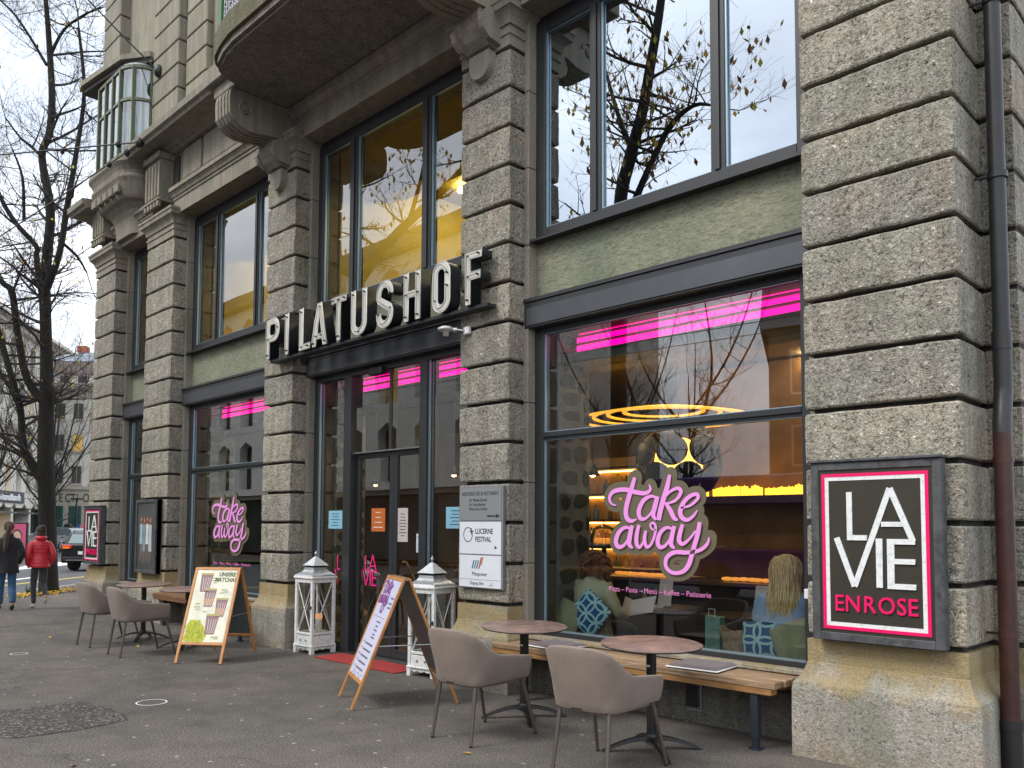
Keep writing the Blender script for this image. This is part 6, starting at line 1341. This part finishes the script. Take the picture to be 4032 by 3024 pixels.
for k,(p,q,lb) in enumerate((((-60,-2.0,6.9),(-60+70,-6.5,6.4),'overhead contact wire nearest the kerb above the street'),((-60,-3.2,6.9),(10,-7.6,6.4),'second overhead contact wire above the street'),((-24,-1,6.1),(-34,30,6.3),'overhead wire crossing above the side road'),((-30,-4,7.6),(-40,34,7.7),'upper overhead wire crossing above the side road'),((-26,0,9.2),(-37,32,9.6),'topmost overhead wire crossing above the side road'))):
    wire(lb,sag(p,q,.2),.011)
# ------------------------------------------------------------------ people
m_skin=plain('skin',(.46,.27,.19),.55,var=.06)
def skin_body(name,J,bones,mat_,parent,sub=2,root=0):
    names=list(J);me=bpy.data.meshes.new(name);me.from_pydata([J[n][0] for n in names],[(names.index(a),names.index(b)) for a,b in bones],[])
    o=bpy.data.objects.new(name,me);C.objects.link(o);md=o.modifiers.new('skin','SKIN')
    for i,n in enumerate(names):
        r_=J[n][1];r_=(r_,r_) if not isinstance(r_,(tuple,list)) else r_
        sv=me.skin_vertices[0].data[i];sv.radius=r_;sv.use_root=(i==root)
    md.use_smooth_shade=True;s_=o.modifiers.new('smooth','SUBSURF');s_.levels=sub;s_.render_levels=sub
    me.materials.append(mat_);o.parent=parent;return o
def loft(rings,smooth=True):
    b=MB();b.surf(rings,smooth=smooth,closed_u=True);n=len(rings[0]);b.add(rings[0],[tuple(range(n-1,-1,-1))]);b.add(rings[-1],[tuple(range(n))]);return b
def ell(cx,cy,z,rx,ry,n=18,tilt=0): return [(cx+rx*math.cos(2*math.pi*k/n),cy+ry*math.sin(2*math.pi*k/n),z+tilt*math.sin(2*math.pi*k/n)) for k in range(n)]
def walker(label,loc,rotz,s_,jacket,jl,trous,shoe,hair,quilt,coat,style):
    t=thing('person',label,'person',loc,rotz)
    V=lambda x,y,z:(x*s_,y*s_,z*s_)
    legs={'hipL':V(-.085,0,.90),'kneeL':V(-.085,.10,.50),'ankL':V(-.075,.06,.09),'toeL':V(-.085,.20,.03),'hipR':V(.085,0,.90),'kneeR':V(.085,.02,.50),'ankR':V(.075,-.26,.27),'toeR':V(.08,-.22,.11)} if style==0 else {'hipL':V(-.085,0,.90),'kneeL':V(-.09,.12,.50),'ankL':V(-.09,.16,.09),'toeL':V(-.10,.30,.03),'hipR':V(.085,0,.90),'kneeR':V(.085,-.02,.49),'ankR':V(.08,-.20,.13),'toeR':V(.085,-.08,.03)}
    J={'pelvis':(V(0,0,.94),(.10*s_,.08*s_)),'waist':(V(0,0,1.08),(.10*s_,.075*s_)),'chest':(V(0,0,1.28),(.12*s_,.08*s_)),'neck':(V(0,.0,1.45),.05*s_),'jaw':(V(0,.015,1.53),.075*s_),'head':(V(0,.01,1.62),.088*s_),
       'shL':(V(-.165,0,1.37),.055*s_),'elL':(V(-.225,-.06,1.12),.042*s_),'wrL':(V(-.20,.05,.92),.028*s_),'haL':(V(-.19,.09,.84),.03*s_),'shR':(V(.165,0,1.37),.055*s_),'elR':(V(.225,-.05,1.12),.042*s_),'wrR':(V(.20,.08,.93),.028*s_),'haR':(V(.19,.12,.85),.03*s_)}
    for k,v in legs.items(): J[k]=(v,{'hip':.07,'kne':.05,'ank':.036,'toe':.03}[k[:3]]*s_)
    skin_body('body',J,[('pelvis','waist'),('waist','chest'),('chest','neck'),('neck','jaw'),('jaw','head'),('chest','shL'),('shL','elL'),('elL','wrL'),('wrL','haL'),('chest','shR'),('shR','elR'),('elR','wrR'),('wrR','haR'),('pelvis','hipL'),('hipL','kneeL'),('kneeL','ankL'),('ankL','toeL'),('pelvis','hipR'),('hipR','kneeR'),('kneeR','ankR'),('ankR','toeR')],m_skin,t)
    tr={'pelvis':(V(0,-.005,.91),(.115*s_,.09*s_))}
    for k in ('hipL','kneeL','ankL','hipR','kneeR','ankR'): tr[k]=(legs[k],{'hip':(.092 if style==0 else .092),'kne':.066 if style==0 else .08,'ank':.05 if style==0 else .07}[k[:3]]*s_)
    skin_body('trousers',tr,[('pelvis','hipL'),('hipL','kneeL'),('kneeL','ankL'),('pelvis','hipR'),('hipR','kneeR'),('kneeR','ankR')],trous,t)
    for sd in 'LR':
        a_,b2=Vector(legs['ank'+sd]),Vector(legs['toe'+sd]);d=(b2-a_).normalized();heel=a_-Vector((0,d.y*.05,0))*s_+Vector((0,0,-.03*s_))
        skin_body('shoe',{'h':(tuple(heel),.040*s_),'m':(tuple((a_+b2)/2+Vector((0,0,-.012*s_))),.042*s_),'t':(tuple(b2+d*.015),.036*s_)},[('h','m'),('m','t')],shoe,t)
    # jacket: lofted torso and sleeves
    rings=[];zs=[jl+(1.44-jl)*i/40 for i in range(41)]
    for z in zs:
        u=(z-jl)/(1.44-jl)
        prof=[(0,.20,.155),(.25,.178,.138),(.45,.155,.115),(.75,.185,.130),(.90,.185,.118),(.97,.12,.10),(1,.085,.085)] if not coat else [(0,.215,.165),(.3,.185,.145),(.55,.175,.13),(.8,.20,.135),(.92,.20,.12),(.98,.12,.10),(1,.085,.085)]
        for (u0,a0_,c0_),(u1,a1_,c1_) in zip(prof[:-1],prof[1:]):
            if u0<=u<=u1: f=(u-u0)/(u1-u0);rx,ry=a0_+(a1_-a0_)*f,c0_+(c1_-c0_)*f;break
        bulge=1+(.045*abs(math.sin(u*math.pi*8)) if quilt else .0)
        rings.append(ell(0,0,z*s_,rx*bulge*s_,ry*bulge*s_,20))
    b=loft(rings)
    for sd in (-1,1):
        p=spline([V(sd*.13,0,1.37),V(sd*.19,-.02,1.29),V(sd*.24,-.06,1.12),V(sd*.225,.0,1.0),V(sd*.205,.06,.92)],6);n=len(p)
        b.tube(p,[(.066-.018*i/n)*s_*(1+(.10*abs(math.sin(i/n*math.pi*6)) if quilt else 0)) for i in range(n)],12)
    b.build('jacket' if not coat else 'coat',jacket,t)
    if quilt:
        loft([ell(0,-.045*s_,1.43*s_,.095*s_,.09*s_),ell(0,-.06*s_,1.47*s_,.115*s_,.10*s_),ell(0,-.06*s_,1.51*s_,.105*s_,.085*s_),ell(0,-.045*s_,1.53*s_,.06*s_,.05*s_)]).build('hood',jacket,t)
    else: loft([ell(0,-.01*s_,1.42*s_,.10*s_,.09*s_),ell(0,-.01*s_,1.49*s_,.085*s_,.08*s_)]).build('collar',jacket,t)
    hb=MB()
    if style==0:
        hb.sphere(V(0,-.02,1.635),(.105*s_,.115*s_,.105*s_),14,10).sphere(V(.02,-.10,1.70),(.05*s_,.045*s_,.045*s_),10,8).sphere(V(0,-.05,1.55),(.10*s_,.08*s_,.09*s_),12,8)
    else:
        hb.sphere(V(0,-.012,1.64),(.098*s_,.112*s_,.10*s_),14,10);hb.tube(spline([V(0,-.10,1.66),V(-.02,-.135,1.58),V(-.05,-.14,1.42),V(-.07,-.15,1.25),V(-.08,-.15,1.12)],5),[.03*s_,.04*s_,.042*s_,.045*s_,.045*s_]+[.045*s_]*11+[.04*s_,.035*s_,.028*s_,.018*s_,.008*s_],9)
    hb.build('hair',hair,t)
    f=MB().sphere(V(0,.105,1.58),(.014*s_,.02*s_,.02*s_),8,6).sphere(V(-.085,.01,1.59),(.012*s_,.025*s_,.03*s_),8,6).sphere(V(.085,.01,1.59),(.012*s_,.025*s_,.03*s_),8,6).build('ears_and_nose',m_skin,t)
    return t
m_redj=plain('red_puffer',(.52,.022,.035),.45,var=.08,scale=20,bump=.3,bscale=40);m_blackc=cloth('black_wool',(.012,.012,.014),.2,20,200);m_legg=cloth('charcoal_leggings',(.035,.036,.04),.2,10,200);m_jean=cloth('blue_jeans',(.03,.085,.17),.4,9,200);m_shoew=plain('pale_shoes',(.38,.38,.37),.6,var=.2,scale=40);m_shoeb=plain('black_shoes',(.012,.011,.011),.5);m_hairb=cloth('dark_brown_hair',(.028,.016,.010),.3,60,300);m_hairp=cloth('brown_hair',(.055,.028,.014),.3,60,300)
walker('woman in a red quilted jacket and dark leggings walking away beside the tree',(-17.23,5.12,0),R(86),.91,m_redj,.86,m_legg,m_shoew,m_hairb,True,False,0)
walker('person in black coat and jeans with a ponytail walking away at the left edge',(-17.25,4.57,0),R(84),.955,m_blackc,.72,m_jean,m_shoeb,m_hairp,False,True,1)
# guests seated inside, seen from behind
def seated(label,loc,rotz,cloth_m,hairf,bare=True):
    t=thing('person',label,'person',loc,rotz)
    J={'pelvis':((0,0,.10),(.16,.12)),'waist':((0,-.01,.24),(.125,.095)),'chest':((0,0,.42),(.15,.10)),'neck':((0,.03,.60),.05),'jaw':((0,.06,.68),.072),'head':((0,.055,.765),.088),'shL':((-.165,0,.52),.055),'elL':((-.24,.08,.28),.042),'wrL':((-.16,.28,.22),.03),'haL':((-.12,.36,.21),.034),'shR':((.165,0,.52),.055),'elR':((.24,.08,.28),.042),'wrR':((.16,.28,.22),.03),'haR':((.12,.36,.21),.034),'hipL':((-.09,.05,.08),.09),'kneL':((-.11,.45,.06),.062),'ankL':((-.11,.43,-.36),.04),'toeL':((-.11,.56,-.42),.034),'hipR':((.09,.05,.08),.09),'kneR':((.11,.45,.06),.062),'ankR':((.11,.43,-.36),.04),'toeR':((.11,.56,-.42),.034)}
    skin_body('body',J,[('pelvis','waist'),('waist','chest'),('chest','neck'),('neck','jaw'),('jaw','head'),('chest','shL'),('shL','elL'),('elL','wrL'),('wrL','haL'),('chest','shR'),('shR','elR'),('elR','wrR'),('wrR','haR'),('pelvis','hipL'),('hipL','kneL'),('kneL','ankL'),('ankL','toeL'),('pelvis','hipR'),('hipR','kneR'),('kneR','ankR'),('ankR','toeR')],m_skin,t)
    rings=[]
    for z,rx,ry,cy in ((.02,.235,.16,0),(.12,.22,.155,-.01),(.24,.20,.135,-.02),(.36,.215,.135,-.015),(.46,.23,.13,-.005),(.53,.215,.11,.0),(.575,.13,.09,.01),(.61,.075,.075,.02)): rings.append(ell(0,cy,z,rx,ry,20))
    b=loft(rings)
    for sd in (-1,1):
        p=spline([(sd*.165,0,.53),(sd*.215,.02,.44),(sd*.25,.07,.29),(sd*.21,.18,.24),(sd*.16,.29,.22)],5);n=len(p);b.tube(p,[.072-.028*i/n+.004*math.sin(i*1.9) for i in range(n)],12)
    b.build('shirt',cloth_m,t)
    skin_body('trousers',{'p':((0,0,.09),(.17,.13)),'hL':((-.09,.06,.09),.10),'kL':((-.11,.45,.07),.075),'aL':((-.11,.43,-.33),.055),'hR':((.09,.06,.09),.10),'kR':((.11,.45,.07),.075),'aR':((.11,.43,-.33),.055)},[('p','hL'),('hL','kL'),('kL','aL'),('p','hR'),('hR','kR'),('kR','aR')],m_legg,t)
    hairf(t);return t
def curly(t):
    g=random.Random(4);b=MB()
    for k in range(90):
        a_=g.uniform(0,6.28);el_=g.uniform(-.6,1.5);d=Vector((math.cos(a_)*math.cos(el_),math.sin(a_)*math.cos(el_)-.15,math.sin(el_)));c=Vector((0,.04,.755))+d*.10;pts=[]
        for i in range(8): pts.append(tuple(c+d*.01*i+Vector((.018*math.cos(i*1.6+k),.018*math.sin(i*1.6+k),-.008*i))))
        b.tube(pts,.014,5)
    b.sphere((0,.035,.76),(.115,.12,.115),14,10);b.build('hair',cloth('auburn_hair',(.22,.085,.025),.4,50,250),t)
def blonde(t):
    g=random.Random(6)
    lev=[(.890,.03,.03,.03),(.868,.075,.08,.03),(.82,.112,.118,.025),(.76,.124,.128,.02),(.69,.122,.125,.015),(.62,.120,.118,.0),(.55,.135,.105,-.03),(.48,.140,.085,-.06),(.42,.125,.06,-.085),(.375,.09,.035,-.10)]
    rings=[]
    for z,rx,ry,cy in lev:
        rings.append([(rx*math.cos(2*math.pi*k/28)*(1+.03*math.sin(k*2.7+z*6)),cy+ry*math.sin(2*math.pi*k/28)*(1+.04*math.sin(k*3.9)),z+(.03*math.sin(k*1.7) if z<.45 else 0)) for k in range(28)])
    loft(rings).build('hair',cloth('blonde_hair',(.80,.58,.22),.25,45,220),t)
    for tone,col in enumerate(((.95,.78,.40),(.55,.36,.13))):
        b=MB()
        for k in range(46):
            a_=math.pi+math.pi*(k+.5*tone)/46;c_,s2=math.cos(a_),math.sin(a_);e=g.randint(6,9);pts=[]
            for (z,rx,ry,cy) in lev[1:e+1]: pts.append(((rx+.006)*c_+g.gauss(0,.004),cy+(ry+.006)*s2,z))
            x,y,z=pts[-1];pts.append((x*1.02+g.gauss(0,.012),y-.004,z-g.uniform(.02,.07)))
            q=spline(pts,3);n=len(q);b.tube(q,[.0065*(1-.7*(i/n)**2) for i in range(n)],4)
        b.build('hair_strands',cloth('blonde_strand_%d'%tone,col,.2,45,220),t)
seated('guest in a pale green shirt with curly auburn hair seated behind the big window',(-5.22,6.74,.50),R(-8),cloth('sage_shirt',(.58,.62,.40),.12,8,160),curly)
seated('guest with long blonde hair and a denim jacket seated behind the big window',(-3.21,6.76,.50),R(6),cloth('denim_jacket',(.30,.50,.72),.25,8,160),blonde)
nw=thing('newspaper','white open newspaper held by the guest in the green shirt','newspaper',(-5.02,7.12,.70),R(-20));MB().add([(-.02,-.03,0),(.22,.10,.06),(.20,.16,.22),(-.05,.05,.16)],[(0,1,2,3)]).build('page',m_platewhite,nw,solid=.002);MB().add([(-.02,-.03,0),(-.05,.05,.16),(-.26,.10,.18),(-.22,.02,.02)],[(0,1,2,3)]).build('page',m_platewhite,nw,solid=.002)
# scatter cushions
def ring_pattern():
    m_,t,b=nmat('interlaced_ring_fabric');b.inputs['Roughness'].default_value=.85
    v=coords(t,(7.2,7.2,7.2));x=sep(t,v,0);z=sep(t,v,2);fx=math_(t,'FRACT',math_(t,'ADD',x,20.5));fz=math_(t,'FRACT',math_(t,'ADD',z,20.5));line=None
    for cx_,cz_ in ((0,0),(1,0),(0,1),(1,1)):
        d=math_(t,'SQRT',math_(t,'ADD',math_(t,'POWER',math_(t,'SUBTRACT',fx,cx_),2),math_(t,'POWER',math_(t,'SUBTRACT',fz,cz_),2)));l=math_(t,'LESS_THAN',math_(t,'ABSOLUTE',math_(t,'SUBTRACT',d,.70)),.075);line=l if line is None else math_(t,'MAXIMUM',line,l)
    n=noisef(t,v,3,3);base=ramp(t,n,[(.3,(.006,.085,.24)),(.7,(.012,.13,.32))]);t.links.new(mixc(t,line,base,(.42,.78,.78)),b.inputs['Base Color']);return m_
m_rings=ring_pattern()
def pillow(label,loc,rot,w_,h,th,mat_,group=None):
    t=thing('scatter_cushion',label,'cushion',loc,0,group);t.rotation_euler=rot;n=16
    for sd in (-1,):
        b=MB()
        for s_ in (-1,1):
            g=[]
            for i in range(n+1):
                row=[]
                for j in range(n+1):
                    u,v=i/n*2-1,j/n*2-1;p=max(0,(1-u**2)*(1-v**2))**.42;k=1-.07*(1-abs(u))*(abs(v)>.99)-.0;sx=1-.06*(1-v*v);sz=1-.06*(1-u*u)
                    row.append((u*w_/2*sx**-1*.97,s_*th/2*p,v*h/2*sz**-1*.97))
                g.append(row)
            b.surf(g,smooth=True,flip=(s_>0))
        b.build('cover',mat_,t)
m_greenc=cloth('green_cushion',(.32,.38,.21),.12,5,120)
pillow('blue ring patterned cushion standing on its corner behind the guest in green',(-5.06,6.47,.77),(R(-8),R(38),0),.36,.36,.12,m_rings,'cushions on the inner window seat')
pillow('blue ring patterned cushion standing straight beside the blonde guest',(-3.30,6.47,.69),(R(-6),R(-2),R(4)),.29,.29,.12,m_rings,'cushions on the inner window seat')
pillow('plain green cushion at the left end of the inner window seat',(-5.33,6.48,.70),(R(-6),R(12),R(-20)),.36,.34,.12,m_greenc,'cushions on the inner window seat')
pillow('plain green cushion at the right end of the inner window seat',(-3.00,6.45,.69),(R(-8),R(-24),R(8)),.32,.34,.14,m_greenc,'cushions on the inner window seat')
# ------------------------------------------------------------------ vehicles
m_tyre=plain('tyre',(.015,.015,.016),.8);m_rim=plain('alloy_rim',(.4,.41,.42),.35,.8);m_cglass=plain('car_glass',(.12,.15,.16),.08);m_red=emit('tail_light',(.55,.02,.01),.15);m_amb=emit('amber_light',(.8,.2,.02),.25)
def car(label,loc,rotz,col,L_=4.4,W=1.82,H=1.66,cat='car'):
    t=thing('parked_car' if col[0]>.2 else 'car',label,cat,loc,rotz);paint=plain('car_paint_%d'%len(bpy.data.materials),col,.22,.2);h=L_/2
    prof=[(-h,.38),(-h+.02,.62),(-h+.06,.98),(-h+.10,1.0),(h-1.15,1.0),(h-.3,.90),(h-.03,.75),(h,.5),(h-.05,.32),(-h+.08,.30)]
    b=MB().prism([(y,z) for y,z in prof],'x',-W/2,W/2).build('body',paint,t,bevel=.07,seg=3)
    cab=[(-h+.10,.98),(-h+.32,H-.10),(-h+.55,H-.02),(0,H),(.55,H-.08),(1.15,1.0)]
    g=[];n=len(cab)
    MB().surf([[(-W/2+.06+.10*(z-.98)/(H-.98),y,z) for y,z in cab],[(W/2-.06-.10*(z-.98)/(H-.98),y,z) for y,z in cab]],smooth=False).build('roof',paint,t)
    for sd in (-1,1):
        xs_=lambda z:sd*(W/2-.055-.10*(z-.98)/(H-.98));MB().add([(xs_(z),y,z) for y,z in cab],[tuple(range(n))]).build('side_window',m_cglass,t)
        for y in (-h+.82,h-.85):
            w_=MB();pts=[(sd*(W/2-.12)+0,y+.33*math.cos(2*math.pi*k/20),.33+.33*math.sin(2*math.pi*k/20)) for k in range(20)];b2=MB()
            b2.prism([(p[1],p[2]) for p in pts],'x',sd*(W/2-.22),sd*(W/2+.01));wo=b2.build('tyre',m_tyre,t,bevel=.02);b3=MB().prism([(y+.21*math.cos(2*math.pi*k/20),.33+.21*math.sin(2*math.pi*k/20)) for k in range(20)],'x',sd*(W/2-.02),sd*(W/2+.018));b3.build('rim',m_rim,wo)
        MB().box(sd*(W/2-.36),sd*(W/2-.02),-h-.015,-h+.2,.84,.97).build('tail_light',m_red,t,bevel=.02);MB().box(sd*(W/2-.30),sd*(W/2-.06),-h-.022,-h-.01,.84,.90).build('indicator',m_amb,t)
        MB().box(sd*(W/2+.0),sd*(W/2+.16),.75,.9,1.0,1.13).build('mirror',paint,t,bevel=.03);MB().box(sd*(W/2-.2)-.015,sd*(W/2-.2)+.015,-h+.5,.5,H+.0,H+.035).build('roof_rail',m_rim,t)
    MB().add([(-W/2+.2,-h+.115,1.03),(W/2-.2,-h+.115,1.03),(W/2-.25,-h+.30,H-.13),(-W/2+.25,-h+.30,H-.13)],[(0,1,2,3)]).build('rear_window',plain('rear_glass',(.20,.27,.28),.1),t)
    MB().box(-.28,.28,-h-.02,-h-.005,.62,.74).build('number_plate',m_platewhite,t);MB().box(-W/2+.04,W/2-.04,-h-.06,-h+.06,.36,.54).build('bumper',m_tyre,t,bevel=.03);MB().box(-W/2+.2,W/2-.2,-h-.065,-h-.055,.40,.43).build('chrome_strip',m_rim,t)
    MB().lathe([(0,0),(.06,0),(.06,.02),(0,.02)],(0,0,0),14,caps=False).build('emblem',m_rim,t).location=(0,-h+.02,.87);t.children[-1].rotation_euler=(R(90),0,0)
    return t
car('black estate car driving away beyond the left box sign',(-33.6,12.6,-.12),R(46),(.012,.013,.014),4.4,1.82,1.5)
car('silver car parked far behind the big tree',(-57.5,17.9,-.12),R(120),(.46,.48,.49),4.6,1.85,1.5)
# bus on the main street (mirrored in the glass)
bs=thing('city_bus','purple city bus on the street, mirrored in the big shop window','bus',(-6.4,-5.0,-.12));m_purple=plain('purple_bus_paint',(.13,.035,.27),.3)
MB().box(-6,6,-2.5,0,.35,1.28).build('lower_body',m_purple,bs,bevel=.06,seg=2);MB().box(-6,6,-2.5,0,2.25,2.95).build('upper_body',m_purple,bs,bevel=.08,seg=2);MB().box(-5.9,5.9,-2.42,-.5,1.2,1.3).build('floor',m_dark_in,bs)
for k in range(8):
    x=-5.85+k*1.47;MB().add([(x,-.03,1.28),(x+1.38,-.03,1.28),(x+1.38,-.03,2.26),(x,-.03,2.26)],[(3,2,1,0)]).build('side_window',m_dkglass,bs);MB().box(x+1.38,x+1.47,-.06,-.02,1.28,2.26).build('window_post',m_black,bs)
MB().box(-5.9,5.9,-2.5,-2.44,1.28,2.26).build('far_side',m_dkglass,bs)
for x in (-3.6,2.6): MB().prism([(x+.48*math.cos(2*math.pi*k/20),.48+.48*math.sin(2*math.pi*k/20)) for k in range(20)],'y',-.3,.02).build('wheel',m_tyre,bs)
# bicycles, poster stand, lamp post, parasol
def bicycle(label,loc,rotz,col):
    t=thing('bicycle',label,'bicycle',loc,rotz,'bicycles parked across the road');fm_=plain('bike_paint_%d'%len(bpy.data.materials),col,.4)
    for y in (-.52,.52):
        MB().tube([(0,y+.33*math.cos(2*math.pi*k/18),.34+.33*math.sin(2*math.pi*k/18)) for k in range(18)],.022,5,closed=True).build('wheel',m_tyre,t)
    MB().tube([(0,-.52,.34),(0,-.18,.80),(0,.35,.82),(0,-.08,.30),(0,-.52,.34)],.02,5).tube([(0,-.08,.30),(0,-.2,.88)],.02,5).tube([(0,.52,.34),(0,.36,.95)],.02,5).build('frame',fm_,t);MB().sphere((0,-.22,.92),(.07,.13,.04),8,6).build('saddle',m_black,t);MB().tube([(-.25,.30,1.0),(0,.38,.98),(.25,.30,1.0)],.015,5).build('handlebar',m_rim,t)
for k,(x,y,c,lb) in enumerate(((-49.0,14.9,(.05,.10,.25),'blue bicycle parked left in the row across the road'),(-48.6,15.5,(.4,.42,.45),'silver bicycle parked in the middle of the row across the road'),(-48.2,16.1,(.03,.03,.04),'black bicycle parked right in the row across the road'))): bicycle(lb,(x,y,-.02),R(70+10*k),c)
ad=thing('poster_stand','black poster stand with a pink portrait poster beyond the walkers','poster stand',(-44.15,12.05,-.02),R(46))
MB().box(-.55,.55,-.06,.06,.0,1.72).build('case',m_black,ad,bevel=.02);MB().box(-.47,.47,-.068,-.061,.42,1.64).build('poster',plain('pink_poster',(.55,.10,.20),.4),ad)
def adp(nm,pts,mt,dy): MB().prism(pts,'y',-.069-dy,-.0685-dy).build(nm,mt,ad)
adp('print_hair',[(.24*math.cos(2*math.pi*k/20)+.05,1.08+.31*math.sin(2*math.pi*k/20)) for k in range(20)],plain('print_hair_brown',(.10,.05,.03),.5),.001);adp('print_face',[(.19*math.cos(2*math.pi*k/20)+.05,1.04+.25*math.sin(2*math.pi*k/20)) for k in range(20)],plain('print_skin',(.62,.40,.32),.5),.002);adp('print_mouth',[(-.03,.93),(.05,.90),(.13,.93),(.05,.945)],plain('print_lips',(.8,.75,.72),.5),.003)
for x in (-.03,.12): adp('print_eye',[(x-.03,1.10),(x,1.085),(x+.03,1.10),(x,1.115)],m_black,.003)
lp=thing('street_lamp','dark street lamp with a flat head behind the parked bicycles','street lamp',(-63.2,21.1,-.02),R(46));MB().tube([(0,0,0),(0,0,3.45)],.06,8).build('post',m_black,lp);MB().box(-.42,.42,-.12,.12,3.42,3.54).build('head',m_black,lp,bevel=.02);MB().box(.07,.34,-.03,.02,1.35,1.62).build('blue_sign',plain('sign_blue',(.03,.14,.45),.5),lp)
pz=thing('parasol','small red market parasol beside the left box sign','parasol',(-64.8,22.3,-.02));MB().cyl(0,0,0,1.75,.03,8).build('pole',m_steel,pz);MB().lathe([(.95,1.30),(.5,1.52),(0.02,1.76)],(0,0,0),10,smooth=False,caps=False).build('canopy',plain('red_canvas',(.45,.06,.07),.8),pz)
